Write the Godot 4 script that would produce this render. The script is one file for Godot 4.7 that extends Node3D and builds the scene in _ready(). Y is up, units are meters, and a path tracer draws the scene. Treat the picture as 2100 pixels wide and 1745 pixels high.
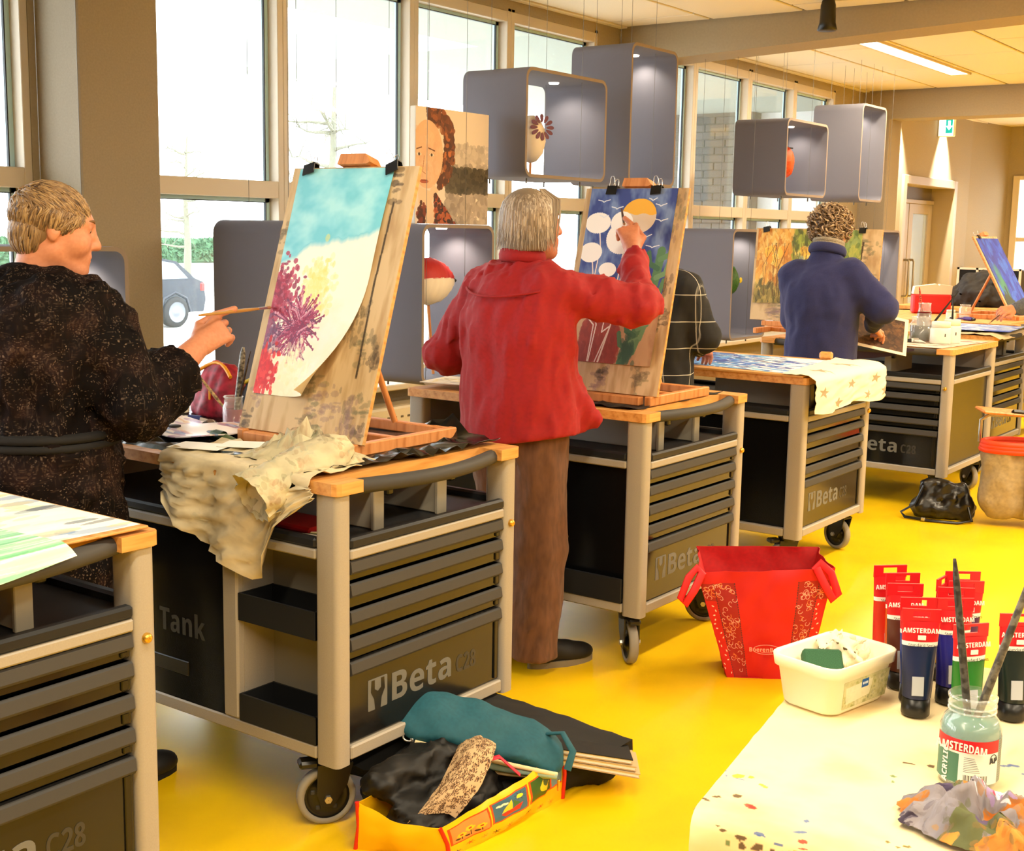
extends Node3D
# A painting class in a bright studio. World: +x runs along the window wall, -z points at the windows, y is up, metres.

var M := {}
var names := {}
var rng := RandomNumberGenerator.new()
const V0 := Vector3.ZERO
const CEIL := 3.005
const WALLZ := -5.2

# ---------------------------------------------------------------- naming
func numbered(n: String) -> String:
	if not names.has(n):
		names[n] = 0
		return n
	names[n] += 1
	return "%s_%03d" % [n, names[n]]

func tag(o, label: String, category := "", group := "", kind := ""):
	if label: o.set_meta("label", label)
	if category: o.set_meta("category", category)
	if group: o.set_meta("group", group)
	if kind: o.set_meta("kind", kind)
	return o

func thing(called: String, label: String, category: String, at := V0, turn := 0.0, group := "") -> Node3D:
	var o := Node3D.new()
	o.name = numbered(called)
	add_child(o)
	o.position = at
	o.rotation.y = turn
	tag(o, label, category, group)
	return o

func obj(called: String, s, m: Material, parent: Node = self, at := V0, rot := V0) -> MeshInstance3D:
	var o := MeshInstance3D.new()
	if s is SurfaceTool:
		s.generate_normals()
		o.mesh = s.commit()
	else:
		o.mesh = s
	o.material_override = m
	o.name = numbered(called) if parent == self else called
	parent.add_child(o, true)
	o.position = at
	o.rotation = rot
	return o

func struct(called: String, s, m: Material, at := V0, label := "") -> MeshInstance3D:
	var o := obj(called, s, m, self, at)
	o.set_meta("kind", "structure")
	if label: o.set_meta("label", label)
	return o

func struct_node(called: String, at := V0, label := "") -> Node3D:
	var o := Node3D.new()
	o.name = numbered(called)
	add_child(o)
	o.position = at
	o.set_meta("kind", "structure")
	if label: o.set_meta("label", label)
	return o

# ---------------------------------------------------------------- geometry
func ST() -> SurfaceTool:
	var s := SurfaceTool.new()
	s.begin(Mesh.PRIMITIVE_TRIANGLES)
	return s

func tri(s: SurfaceTool, a: Vector3, b: Vector3, c: Vector3):
	s.add_vertex(a); s.add_vertex(c); s.add_vertex(b)

func quad(s: SurfaceTool, a: Vector3, b: Vector3, c: Vector3, d: Vector3):
	tri(s, a, b, c); tri(s, a, c, d)

# a flat polygon turned so that it faces away from the point "mid"
func face(s: SurfaceTool, p: Array, mid: Vector3):
	var n: Vector3 = (p[1] - p[0]).cross(p[2] - p[0])
	var flip: bool = n.dot(p[0] - mid) < 0.0
	for i in range(1, p.size() - 1):
		if flip: tri(s, p[0], p[i + 1], p[i])
		else: tri(s, p[0], p[i], p[i + 1])

# chamfered box
func bx(s: SurfaceTool, c: Vector3, size: Vector3, b := 0.0, xf := Transform3D()):
	s.set_smooth_group(-1)
	var h := size * 0.5
	var mid := xf * c
	if b <= 0.0:
		for ax in 3:
			for sg in [-1.0, 1.0]:
				var p := []
				for q in [[-1, -1], [1, -1], [1, 1], [-1, 1]]:
					var v := V0
					v[ax] = sg * h[ax]
					v[(ax + 1) % 3] = q[0] * h[(ax + 1) % 3]
					v[(ax + 2) % 3] = q[1] * h[(ax + 2) % 3]
					p.append(xf * (c + v))
				face(s, p, mid)
		return
	b = minf(b, minf(h.x, minf(h.y, h.z)) * 0.95)
	for ax in 3:
		var a1 := (ax + 1) % 3
		var a2 := (ax + 2) % 3
		for sg in [-1.0, 1.0]:
			var p := []
			for q in [[-1, -1], [1, -1], [1, 1], [-1, 1]]:
				var v := V0
				v[ax] = sg * h[ax]; v[a1] = q[0] * (h[a1] - b); v[a2] = q[1] * (h[a2] - b)
				p.append(xf * (c + v))
			face(s, p, mid)
		for s1 in [-1.0, 1.0]:
			for s2 in [-1.0, 1.0]:
				var p := []
				for q in [[0, -1], [0, 1], [1, 1], [1, -1]]:
					var v := V0
					v[ax] = q[1] * (h[ax] - b)
					v[a1] = s1 * (h[a1] if q[0] == 0 else h[a1] - b)
					v[a2] = s2 * (h[a2] - b if q[0] == 0 else h[a2])
					p.append(xf * (c + v))
				face(s, p, mid)
	for sx in [-1.0, 1.0]:
		for sy in [-1.0, 1.0]:
			for sz in [-1.0, 1.0]:
				face(s, [xf * (c + Vector3(sx * h.x, sy * (h.y - b), sz * (h.z - b))), xf * (c + Vector3(sx * (h.x - b), sy * h.y, sz * (h.z - b))), xf * (c + Vector3(sx * (h.x - b), sy * (h.y - b), sz * h.z))], mid)

# box between two corners
func bb(s: SurfaceTool, a: Vector3, b: Vector3, bev := 0.0):
	bx(s, (a + b) * 0.5, (b - a).abs(), bev)

func BOX(a: Vector3, b: Vector3, bev := 0.0) -> SurfaceTool:
	var s := ST()
	bb(s, a, b, bev)
	return s

# swept round (or oval) tube through points
func tube(s: SurfaceTool, pts: Array, rads, sides := 8, caps := true, flat := 1.0, up := Vector3.UP):
	var n := pts.size()
	var rings := []
	var prev := V0
	for i in n:
		var t: Vector3 = (pts[mini(i + 1, n - 1)] - pts[maxi(i - 1, 0)]).normalized()
		var u: Vector3
		if i == 0:
			u = up - t * up.dot(t)
			if u.length() < 0.05: u = Vector3.RIGHT - t * t.x
			if u.length() < 0.05: u = Vector3.BACK - t * t.z
		else:
			u = prev - t * prev.dot(t)
		u = u.normalized()
		prev = u
		var w := t.cross(u)
		var r: float = rads[i] if rads is Array else rads
		var ring := []
		for k in sides:
			var a := TAU * k / sides
			ring.append(pts[i] + u * cos(a) * r * flat + w * sin(a) * r)
		rings.append(ring)
	s.set_smooth_group(0)
	for i in n - 1:
		for k in sides:
			var k2 := (k + 1) % sides
			quad(s, rings[i][k], rings[i][k2], rings[i + 1][k2], rings[i + 1][k])
	if caps:
		s.set_smooth_group(-1)
		for e in [0, n - 1]:
			var inside: Vector3 = pts[1] if e == 0 else pts[n - 2]
			face(s, rings[e], inside)

# turned shape: profile of (radius, height), round the local y axis
func lathe(s: SurfaceTool, prof: Array, seg := 24, xf := Transform3D(), uv := false, smooth := true):
	s.set_smooth_group(0 if smooth else -1)
	for i in prof.size() - 1:
		for k in seg:
			var q := []
			for e in [[i, k], [i, k + 1], [i + 1, k + 1], [i + 1, k]]:
				var a: float = TAU * e[1] / seg
				var r: Vector2 = prof[e[0]]
				q.append([xf * Vector3(r.x * cos(a), r.y, r.x * sin(a)), Vector2(float(e[1]) / seg, 1.0 - float(e[0]) / (prof.size() - 1))])
			for t in [[0, 2, 1], [0, 3, 2]]:
				if q[t[0]][0].is_equal_approx(q[t[1]][0]) or q[t[1]][0].is_equal_approx(q[t[2]][0]) or q[t[0]][0].is_equal_approx(q[t[2]][0]): continue
				for m in [t[0], t[2], t[1]]:
					if uv: s.set_uv(q[m][1])
					s.add_vertex(q[m][0])

# flat outline (xy) given a thickness along z
func prism(s: SurfaceTool, poly: PackedVector2Array, depth: float, xf := Transform3D(), smooth_side := false):
	if not Geometry2D.is_polygon_clockwise(poly):
		poly = poly.duplicate()
		poly.reverse()
	var ids := Geometry2D.triangulate_polygon(poly)
	var n := poly.size()
	var z := depth * 0.5
	s.set_smooth_group(-1)
	for i in range(0, ids.size(), 3):
		var p := []
		for k in 3: p.append(poly[ids[i + k]])
		var cw: bool = (p[1] - p[0]).cross(p[2] - p[0]) < 0.0
		if cw: p.reverse()
		tri(s, xf * Vector3(p[0].x, p[0].y, z), xf * Vector3(p[1].x, p[1].y, z), xf * Vector3(p[2].x, p[2].y, z))
		tri(s, xf * Vector3(p[0].x, p[0].y, -z), xf * Vector3(p[2].x, p[2].y, -z), xf * Vector3(p[1].x, p[1].y, -z))
	s.set_smooth_group(1 if smooth_side else -1)
	for i in n:
		var a := poly[i]
		var b := poly[(i + 1) % n]
		quad(s, xf * Vector3(a.x, a.y, -z), xf * Vector3(a.x, a.y, z), xf * Vector3(b.x, b.y, z), xf * Vector3(b.x, b.y, -z))

func rrect(w: float, h: float, r: float, n := 5) -> PackedVector2Array:
	var p := PackedVector2Array()
	for c in [[1, 1, 0.0], [-1, 1, 90.0], [-1, -1, 180.0], [1, -1, 270.0]]:
		for i in n + 1:
			var a: float = deg_to_rad(c[2] + 90.0 * i / n)
			p.append(Vector2(c[0] * (w * 0.5 - r) + cos(a) * r, c[1] * (h * 0.5 - r) + sin(a) * r))
	return p

# sheet with thickness: P is an array of rows of points, uv runs 0..1; the upper side faces (row direction) x (column direction)
func sheet(s: SurfaceTool, P: Array, thick: float, uv0 := Vector2.ZERO, uv1 := Vector2.ONE, uv := true):
	var nr := P.size()
	var nc: int = P[0].size()
	var N := []
	for i in nr:
		var row := []
		for j in nc:
			var a: Vector3 = P[mini(i + 1, nr - 1)][j] - P[maxi(i - 1, 0)][j]
			var b: Vector3 = P[i][mini(j + 1, nc - 1)] - P[i][maxi(j - 1, 0)]
			row.append(a.cross(b).normalized() * thick)
		N.append(row)
	var put := func(i: int, j: int, under: bool):
		if uv: s.set_uv(Vector2(lerpf(uv0.x, uv1.x, float(j) / (nc - 1)), lerpf(uv0.y, uv1.y, float(i) / (nr - 1))))
		s.add_vertex(P[i][j] - N[i][j] if under else P[i][j])
	for under in [false, true]:
		s.set_smooth_group(2 if under else 1)
		for i in nr - 1:
			for j in nc - 1:
				var o := [[i, j], [i, j + 1], [i + 1, j], [i, j + 1], [i + 1, j + 1], [i + 1, j]]
				if under: o = [[i, j], [i + 1, j], [i, j + 1], [i, j + 1], [i + 1, j], [i + 1, j + 1]]
				for q in o: put.call(q[0], q[1], under)
	s.set_smooth_group(-1)
	var rim := []
	for j in nc: rim.append([0, j])
	for i in range(1, nr): rim.append([i, nc - 1])
	for j in range(nc - 2, -1, -1): rim.append([nr - 1, j])
	for i in range(nr - 2, 0, -1): rim.append([i, 0])
	for k in rim.size():
		var a: Array = rim[k]
		var b: Array = rim[(k + 1) % rim.size()]
		for q in [[a, false], [b, true], [b, false], [a, false], [a, true], [b, true]]: put.call(q[0][0], q[0][1], q[1])

func basis_y(y: Vector3, hint := Vector3.BACK) -> Basis:
	y = y.normalized()
	var x := y.cross(hint)
	if x.length() < 0.01: x = y.cross(Vector3.RIGHT)
	x = x.normalized()
	return Basis(x, y, x.cross(y))

# ---------------------------------------------------------------- materials
func mat(key: String, c: Color, rough := 0.7, metal := 0.0, spec := 0.5) -> StandardMaterial3D:
	var m := StandardMaterial3D.new()
	m.albedo_color = c
	m.roughness = rough
	m.metallic = metal
	m.metallic_specular = spec
	m.resource_name = key
	M[key] = m
	return m

func noise_tex(freq: float, ramp: Array, size := 256, type := FastNoiseLite.TYPE_SIMPLEX_SMOOTH, octaves := 4, sd := 1) -> NoiseTexture2D:
	var n := FastNoiseLite.new()
	n.seed = sd
	n.noise_type = type
	n.frequency = freq
	n.fractal_octaves = octaves
	var t := NoiseTexture2D.new()
	t.width = size
	t.height = size
	t.seamless = true
	t.noise = n
	if ramp.size():
		var g := Gradient.new()
		var off := PackedFloat32Array()
		var col := PackedColorArray()
		for e in ramp:
			off.append(e[0])
			col.append(e[1])
		g.offsets = off
		g.colors = col
		t.color_ramp = g
	return t

# triplanar colour grain; scale = repeats per metre
func grain(m: StandardMaterial3D, t: Texture2D, scale: Vector3, world := false) -> StandardMaterial3D:
	m.albedo_texture = t
	m.uv1_triplanar = true
	m.uv1_world_triplanar = world
	m.uv1_scale = scale
	return m

func relief(m: StandardMaterial3D, t: Texture2D, cm: float) -> StandardMaterial3D:
	m.heightmap_enabled = true
	m.heightmap_texture = t
	m.heightmap_scale = cm
	return m

func glow(key: String, c: Color, e: float) -> StandardMaterial3D:
	var m := mat(key, c, 0.6)
	m.emission_enabled = true
	m.emission = c
	m.emission_energy_multiplier = e
	return m

func glassy(key: String, c: Color, a: float) -> StandardMaterial3D:
	var m := mat(key, Color(c.r, c.g, c.b, a), 0.03)
	m.transparency = BaseMaterial3D.TRANSPARENCY_ALPHA
	return m

func img_mat(key: String, im: Image, rough := 0.7) -> StandardMaterial3D:
	var m := mat(key, Color.WHITE, rough)
	m.albedo_texture = ImageTexture.create_from_image(im)
	m.texture_repeat = false
	return m

var fonts := {}
func lettering(txt: String, height: float, m: Material, parent: Node, at: Vector3, rot := V0, depth := 0.001, bold := true, called := "lettering", italic := false, squeeze := 1.0) -> MeshInstance3D:
	var key := str(bold) + str(italic)
	if not fonts.has(key):
		var f := SystemFont.new()
		f.font_names = PackedStringArray(["Droid Sans"])
		f.font_weight = 700 if bold else 400
		f.font_italic = italic
		fonts[key] = f
	var t := TextMesh.new()
	t.text = txt
	t.font = fonts[key]
	t.font_size = 64
	t.pixel_size = height / 46.0
	t.depth = depth
	t.curve_step = 4.0
	var o := MeshInstance3D.new()
	o.mesh = t
	o.material_override = m
	o.name = called
	parent.add_child(o, true)
	o.position = at
	o.rotation = rot
	o.scale = Vector3(squeeze, 1, 1)
	return o

func fnoise(freq: float, sd := 3, octaves := 3) -> FastNoiseLite:
	var n := FastNoiseLite.new()
	n.seed = sd
	n.noise_type = FastNoiseLite.TYPE_SIMPLEX_SMOOTH
	n.frequency = freq
	n.fractal_octaves = octaves
	return n

func _ready():
	rng.seed = 7
	# ------------------------------------------------ camera, sky, exposure
	var cam := Camera3D.new()
	cam.name = "camera"
	cam.position = Vector3(0, 1.5, 0)
	cam.rotation_degrees = Vector3(-8.60, -53.96, 1.007)
	cam.fov = 36.69
	cam.near = 0.05
	add_child(cam)
	cam.current = true
	var env := Environment.new()
	env.background_mode = Environment.BG_COLOR
	env.background_color = Color(0.95, 0.98, 1.0)
	env.background_energy_multiplier = 8.5
	env.tonemap_mode = Environment.TONE_MAPPER_LINEAR
	env.tonemap_exposure = 1.3
	env.sdfgi_enabled = true
	env.ssao_enabled = true
	env.ssil_enabled = true
	var we := WorldEnvironment.new()
	we.name = "environment"
	we.environment = env
	add_child(we)
	ceiling_lamps()
	# ------------------------------------------------ place and things
	make_materials()
	build_room()
	build_outside()
	build_display_boxes()
	build_trolleys()
	build_people()
	build_easels()
	build_worktops()
	build_floor_things()
	build_near_table()
	build_far_corner()
	print("built ", Time.get_ticks_msec())

# ---------------------------------------------------------------- lamps of the room
func ceiling_lamps():
	var lit := glow("lamp_diffuser", Color(1.0, 0.93, 0.80), 5.0)
	var rim := mat("lamp_rim", Color(0.80, 0.74, 0.62), 0.5)
	var rows := [-3.85, -1.0, 1.1, 3.2]
	var bays := [[-1.2, 2.6], [4.6, 7.3], [9.45, 12.15], [14.1, 16.8]]
	for b in bays:
		for z in rows:
			if z < -3.0 and not (b[0] > 9.0 and b[0] < 10.0): continue
			var L: float = b[1] - b[0]
			var t := thing("ceiling_luminaire", "long recessed ceiling lamp between the two ceiling beams by the windows" if b[0] > 9 and b[0] < 10 and z < -3 else "long recessed ceiling lamp with bright white diffuser strip", "ceiling lamp", Vector3((b[0] + b[1]) * 0.5, CEIL - 0.012, z), 0, "recessed lamps in the tiled ceiling")
			obj("diffuser", BOX(Vector3(-L * 0.5, -0.004, -0.08), Vector3(L * 0.5, 0.004, 0.08)), lit, t)
			var r := ST()
			for q in [-1.0, 1.0]:
				bb(r, Vector3(-L * 0.5 - 0.02, -0.008, q * 0.09 - 0.01), Vector3(L * 0.5 + 0.02, 0.01, q * 0.09 + 0.01), 0.002)
				bb(r, Vector3(q * (L * 0.5 + 0.01) - 0.01, -0.008, -0.1), Vector3(q * (L * 0.5 + 0.01) + 0.01, 0.01, 0.1), 0.002)
			obj("rim", r, rim, t)
			var a := AreaLight3D.new()
			a.name = "lamp_light"
			a.area_size = Vector2(L, 0.16)
			a.area_normalize_energy = true
			a.light_color = Color(1.0, 0.935, 0.81)
			a.light_energy = LAMP_E
			a.area_range = 14.0
			a.shadow_enabled = true
			a.rotation.x = -PI / 2
			a.position.y = -0.012
			t.add_child(a)

const LAMP_E := 8.0

func spot(parent: Node, at: Vector3, dirn: Vector3, e: float, ang: float, size := 0.03, col := Color(1.0, 0.95, 0.86)):
	var l := SpotLight3D.new()
	l.name = "lamp_light"
	l.light_color = col
	l.light_energy = e
	l.spot_angle = ang
	l.spot_angle_attenuation = 0.7
	l.spot_range = 8.0
	l.light_size = size
	l.shadow_enabled = true
	parent.add_child(l)
	l.position = at
	l.basis = Basis.looking_at(dirn, Vector3.RIGHT if absf(dirn.normalized().y) > 0.9 else Vector3.UP)

# ---------------------------------------------------------------- materials
func make_materials():
	var W := Color.WHITE
	var soft := noise_tex(0.02, [[0.0, Color(0.90, 0.90, 0.90)], [1.0, W]], 256)
	M.floor = grain(mat("yellow_floor", Color(0.97, 0.79, 0.05), 0.34, 0, 0.45), noise_tex(0.012, [[0.0, Color(0.93, 0.92, 0.86)], [0.5, Color(0.98, 0.975, 0.95)], [1.0, W]], 512, FastNoiseLite.TYPE_SIMPLEX_SMOOTH, 5), Vector3.ONE * 0.35, true)
	M.wall = grain(mat("wall_paint", Color(0.63, 0.575, 0.47), 0.85), noise_tex(0.15, [[0.0, Color(0.95, 0.95, 0.95)], [1.0, W]], 256), Vector3.ONE * 1.2, true)
	M.pillar = grain(mat("pillar_paint", Color(0.62, 0.57, 0.49), 0.85), noise_tex(0.2, [[0.0, Color(0.93, 0.93, 0.93)], [1.0, W]], 256, FastNoiseLite.TYPE_SIMPLEX_SMOOTH, 5, 4), Vector3.ONE * 1.5, true)
	M.tile = grain(mat("ceiling_tile", Color(0.93, 0.89, 0.79), 0.95), noise_tex(0.3, [[0.0, Color(0.93, 0.93, 0.93)], [1.0, W]], 256, FastNoiseLite.TYPE_SIMPLEX, 3, 8), Vector3.ONE * 2.0, true)
	mat("seam", Color(0.42, 0.38, 0.31), 0.9)
	mat("frame", Color(0.80, 0.75, 0.67), 0.5)
	mat("gasket", Color(0.10, 0.13, 0.15), 0.6)
	mat("sash_edge", Color(0.72, 0.86, 0.90), 0.4)
	glassy("pane", Color(0.85, 0.95, 0.95), 0.06)
	mat("convector", Color(0.86, 0.81, 0.70), 0.5)
	mat("dark_slot", Color(0.10, 0.09, 0.08), 0.8)
	# trolleys
	M.trolley = grain(mat("trolley_frame", Color(0.645, 0.615, 0.565), 0.55), noise_tex(0.25, [[0.0, Color(0.95, 0.95, 0.95)], [1.0, W]], 256, FastNoiseLite.TYPE_SIMPLEX, 3, 5), Vector3.ONE * 3.0)
	mat("trolley_black", Color(0.10, 0.10, 0.11), 0.5, 0, 0.3)
	mat("drawer_face", Color(0.085, 0.085, 0.085), 0.14, 0.0, 0.5)
	mat("drawer_strip", Color(0.255, 0.25, 0.245), 0.6, 0, 0.35)
	mat("tray_plastic", Color(0.13, 0.135, 0.145), 0.45, 0, 0.35)
	mat("side_panel", Color(0.045, 0.045, 0.05), 0.25, 0, 0.32)
	mat("divider_grey", Color(0.55, 0.525, 0.47), 0.6)
	mat("rubber_grey", Color(0.56, 0.54, 0.50), 0.7)
	mat("plastic_black", Color(0.05, 0.05, 0.052), 0.35)
	mat("steel", Color(0.75, 0.74, 0.72), 0.3, 0.9)
	mat("brass", Color(0.88, 0.70, 0.32), 0.3, 0.9)
	mat("logo_grey", Color(0.40, 0.41, 0.41), 0.5)
	mat("logo_dim", Color(0.20, 0.195, 0.185), 0.5)
	var wood := noise_tex(0.02, [[0.0, Color(0.82, 0.72, 0.58)], [0.45, Color(0.95, 0.90, 0.82)], [1.0, W]], 256, FastNoiseLite.TYPE_SIMPLEX_SMOOTH, 4, 12)
	M.wood_light = grain(mat("beech_wood", Color(0.87, 0.66, 0.40), 0.45), wood, Vector3(0.8, 9, 6))
	M.wood_top = grain(mat("worktop_wood", Color(0.84, 0.66, 0.42), 0.5), wood, Vector3(8, 8, 0.9))
	M.wood_easel = grain(mat("easel_wood", Color(0.86, 0.60, 0.38), 0.45), wood, Vector3(7, 1.0, 7))
	# display boxes
	M.felt = grain(mat("box_felt", Color(0.43, 0.42, 0.455), 0.9), noise_tex(0.4, [[0.0, Color(0.90, 0.90, 0.90)], [1.0, W]], 256, FastNoiseLite.TYPE_SIMPLEX, 2, 21), Vector3.ONE * 4.0, true)
	mat("box_edge", Color(0.54, 0.48, 0.43), 0.8)
	mat("wire", Color(0.42, 0.41, 0.39), 0.4, 0.6)
	# common
	mat("paper", Color(0.95, 0.94, 0.90), 0.85)
	mat("black_clip", Color(0.05, 0.05, 0.05), 0.4)
	mat("wire_clip", Color(0.80, 0.80, 0.80), 0.25, 0.9)
	mat("bag_plastic", Color(0.045, 0.047, 0.05), 0.22)
	mat("white_plastic", Color(0.93, 0.91, 0.84), 0.4)
	mat("skin", Color(0.88, 0.62, 0.47), 0.55)
	mat("black", Color(0.03, 0.03, 0.03), 0.6)
	mat("white", Color(0.95, 0.95, 0.93), 0.6)

# ---------------------------------------------------------------- room
func build_room():
	# floor
	struct("floor", BOX(Vector3(-4, -0.12, -5.35), Vector3(18.3, 0, 5)), M.floor, V0, "seamless yellow studio floor")
	# ceiling: slab plus lay-in tiles with recessed joints
	var c := struct("ceiling", BOX(Vector3(-4, CEIL + 0.012, -5.35), Vector3(18.3, CEIL + 0.16, 5)), M.seam, V0, "cream tiled suspended ceiling")
	var edges_z := []
	var z := -5.13
	while z < 4.6:
		edges_z.append(z)
		z += 0.70
	var spans := [[3.95, 8.41], [8.77, 13.28], [13.66, 18.2]]
	var cache := {}
	for sp in spans:
		for zi in edges_z.size() - 1:
			var za: float = edges_z[zi]
			var zb: float = edges_z[zi + 1]
			var x: float = sp[0]
			# joints measured: a cross joint at x = 11.0 in the middle bay
			var first: float = 11.0 - 1.42 * ceil((11.0 - sp[0]) / 1.42)
			var xs := [sp[0]]
			var xx: float = first + (0.71 if zi % 2 == 1 else 0.0)
			while xx < sp[1] - 0.15:
				if xx > sp[0] + 0.15: xs.append(xx)
				xx += 1.42
			xs.append(sp[1])
			for k in xs.size() - 1:
				if za > 1.3: continue
				var w: float = snappedf(xs[k + 1] - xs[k] - 0.026, 0.001)
				var key := str(w)
				if not cache.has(key):
					var s := ST()
					bx(s, V0, Vector3(w, 0.02, 0.674), 0.004)
					s.generate_normals()
					cache[key] = s.commit()
				obj("ceiling_tile", cache[key], M.tile, c, Vector3((xs[k] + xs[k + 1]) * 0.5, CEIL + 0.012, (za + zb) * 0.5))
	# perimeter ceiling strip by the windows
	struct("trim_1", BOX(Vector3(-4, CEIL - 0.005, -5.2), Vector3(18.2, CEIL + 0.02, -5.135), 0.003), M.tile, V0, "pale ceiling edge strip over the windows")
	# tapering beams across the room (deep at the window wall)
	var k := 0
	for bxs in [[3.50, 3.93, 0.27, 0.2], [8.42, 8.76, 0.262, 0.105], [13.30, 13.65, 0.285, 0.25]]:
		var s := ST()
		var poly := PackedVector2Array([Vector2(5.2, CEIL + 0.02), Vector2(5.2, CEIL - bxs[2]), Vector2(2.2, CEIL - bxs[3] - 0.03), Vector2(-4.6, CEIL - bxs[3] + 0.02), Vector2(-4.6, CEIL + 0.02)])
		prism(s, poly, bxs[1] - bxs[0], Transform3D(Basis(Vector3(0, 0, -1), Vector3.UP, Vector3.RIGHT), Vector3((bxs[0] + bxs[1]) * 0.5, 0, 0)))
		k += 1
		struct("beam_%d" % k, s, M.wall, V0, "taupe plastered ceiling beam running in from the window wall")
	# pillars in front of the window wall
	k = 0
	for px in [[3.50, 3.93], [8.42, 8.76], [13.30, 13.65]]:
		k += 1
		struct("pillar_%d" % k, BOX(Vector3(px[0], 0, -5.21), Vector3(px[1], CEIL - 0.25, -4.9), 0.008), M.pillar, V0, "taupe painted pillar between the window bays")
	# the solid parts of the window wall: parapet, head, piers, door wall
	var ww := ST()
	bb(ww, Vector3(-4, -0.1, -5.35), Vector3(12.62, 0.58, -5.2))
	bb(ww, Vector3(-4, 2.93, -5.35), Vector3(12.62, CEIL + 0.1, -5.2))
	for p in [[3.46, 3.97], [8.12, 8.86], [12.56, 12.62]]:
		bb(ww, Vector3(p[0], 0.58, -5.35), Vector3(p[1], 2.93, -5.2))
	for p in [[12.62, 14.61], [16.55, 17.12]]:
		bb(ww, Vector3(p[0], -0.1, -5.35), Vector3(p[1], CEIL + 0.1, -5.2))
	bb(ww, Vector3(14.61, 2.22, -5.35), Vector3(16.55, CEIL + 0.1, -5.2))
	struct("wall_window_side", ww, M.wall, V0, "beige wall that carries the windows and the double door")
	# slanting end piece and end wall
	var s2 := ST()
	prism(s2, PackedVector2Array([Vector2(17.11, 5.2), Vector2(18.2, 5.02), Vector2(18.3, 5.35), Vector2(17.11, 5.35)]), CEIL + 0.1, Transform3D(Basis(Vector3.RIGHT, Vector3(0, 0, -1), Vector3.UP), Vector3(0, CEIL * 0.5, 0)))
	struct("wall_corner", s2, M.wall, V0, "slightly turned piece of beige wall in the far corner")
	var ew := ST()
	bb(ew, Vector3(18.2, -0.1, -5.3), Vector3(18.35, CEIL + 0.1, -4.90))
	bb(ew, Vector3(18.2, 2.36, -4.90), Vector3(18.35, CEIL + 0.1, 5))
	bb(ew, Vector3(18.2, -0.1, -3.4), Vector3(18.35, 2.36, 5))
	bb(ew, Vector3(18.2, -0.1, -4.90), Vector3(18.35, 0.95, -3.4))
	struct("wall_end", ew, M.wall, V0, "far beige end wall with a window")
	struct("wall_back", BOX(Vector3(-4, -0.1, 5), Vector3(18.3, CEIL + 0.1, 5.15)), M.wall)
	struct("wall_near_end", BOX(Vector3(-4.15, -0.1, -5.35), Vector3(-4, CEIL + 0.1, 5.15)), M.wall)
	# windows: [left, right] of each glazed unit on the wall
	var units := [[-3.9, -2.9], [-2.8, -1.8], [-1.7, -0.7], [-0.6, 0.4], [0.5, 1.47], [1.53, 2.45], [2.51, 3.46], [3.97, 5.0], [5.0, 6.08], [6.08, 7.06], [7.06, 8.12], [8.86, 9.63], [9.63, 10.64], [10.64, 11.60], [11.60, 12.56]]
	k = 0
	for u in units:
		k += 1
		window_unit(k, u[0], u[1])
	# end window, same make
	k += 1
	var e := struct_node("window_%d" % k, Vector3(18.2, 0, -4.15), "tall narrow window in the far end wall")
	var fr := ST()
	for q in [-0.75, -0.28, 0.22, 0.75]: bb(fr, Vector3(-0.03, 0.95, q - 0.045), Vector3(0.08, 2.36, q + 0.045), 0.006)
	for q in [0.97, 1.48, 2.30]: bb(fr, Vector3(-0.025, q, -0.75), Vector3(0.075, q + 0.06, 0.75), 0.006)
	obj("frame", fr, M.frame, e)
	obj("glass", BOX(Vector3(0.03, 0.95, -0.75), Vector3(0.036, 2.36, 0.75)), M.pane, e)
	# convector along the parapet
	var cv := thing("convector", "long cream convector casing with a perforated grille below the windows", "radiator", Vector3(6.0, 0.06, -5.08))
	obj("casing", BOX(Vector3(-2.0, 0, -0.11), Vector3(2.3, 0.40, 0.10), 0.012), M.convector, cv)
	var sl := ST()
	for i in 70: bx(sl, Vector3(-1.95 + i * 0.06, 0.34, 0.1005), Vector3(0.022, 0.012, 0.004))
	obj("grille_holes", sl, M.seam, cv)
	for i in 4: obj("foot", BOX(Vector3(-1.9 + i * 1.35, -0.06, -0.06), Vector3(-1.86 + i * 1.35, 0, 0.04)), M.dark_slot, cv)
	struct("window_sill", BOX(Vector3(3.97, 0.56, -5.22), Vector3(8.1, 0.595, -4.98), 0.006), M.frame, V0, "cream window sill board")
	struct("window_sill", BOX(Vector3(8.86, 0.56, -5.22), Vector3(12.56, 0.595, -4.98), 0.006), M.frame, V0, "cream window sill board")
	# double door in a deep recess
	var d := struct_node("door_1", Vector3(15.58, 0, -5.2), "double glazed door in a deep taupe frame")
	mat("door_paint", Color(0.62, 0.56, 0.46), 0.5)
	mat("door_dark", Color(0.40, 0.36, 0.30), 0.6)
	var fs := ST()
	bb(fs, Vector3(-0.97, 0, -0.35), Vector3(-0.86, 2.22, 0.03), 0.006)
	bb(fs, Vector3(0.86, 0, -0.35), Vector3(0.97, 2.22, 0.03), 0.006)
	bb(fs, Vector3(-0.86, 2.12, -0.35), Vector3(0.86, 2.22, 0.03), 0.006)
	obj("door_frame", fs, M.door_paint, d)
	obj("transom_panel", BOX(Vector3(-0.86, 1.95, -0.30), Vector3(0.86, 2.12, -0.26)), M.door_dark, d)
	obj("transom_bar", BOX(Vector3(-0.86, 1.921, -0.30), Vector3(0.86, 1.97, -0.22), 0.004), M.door_paint, d)
	glassy("door_glass", Color(0.75, 0.82, 0.86), 0.35)
	mat("handle_steel", Color(0.62, 0.58, 0.50), 0.3, 0.8)
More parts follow.
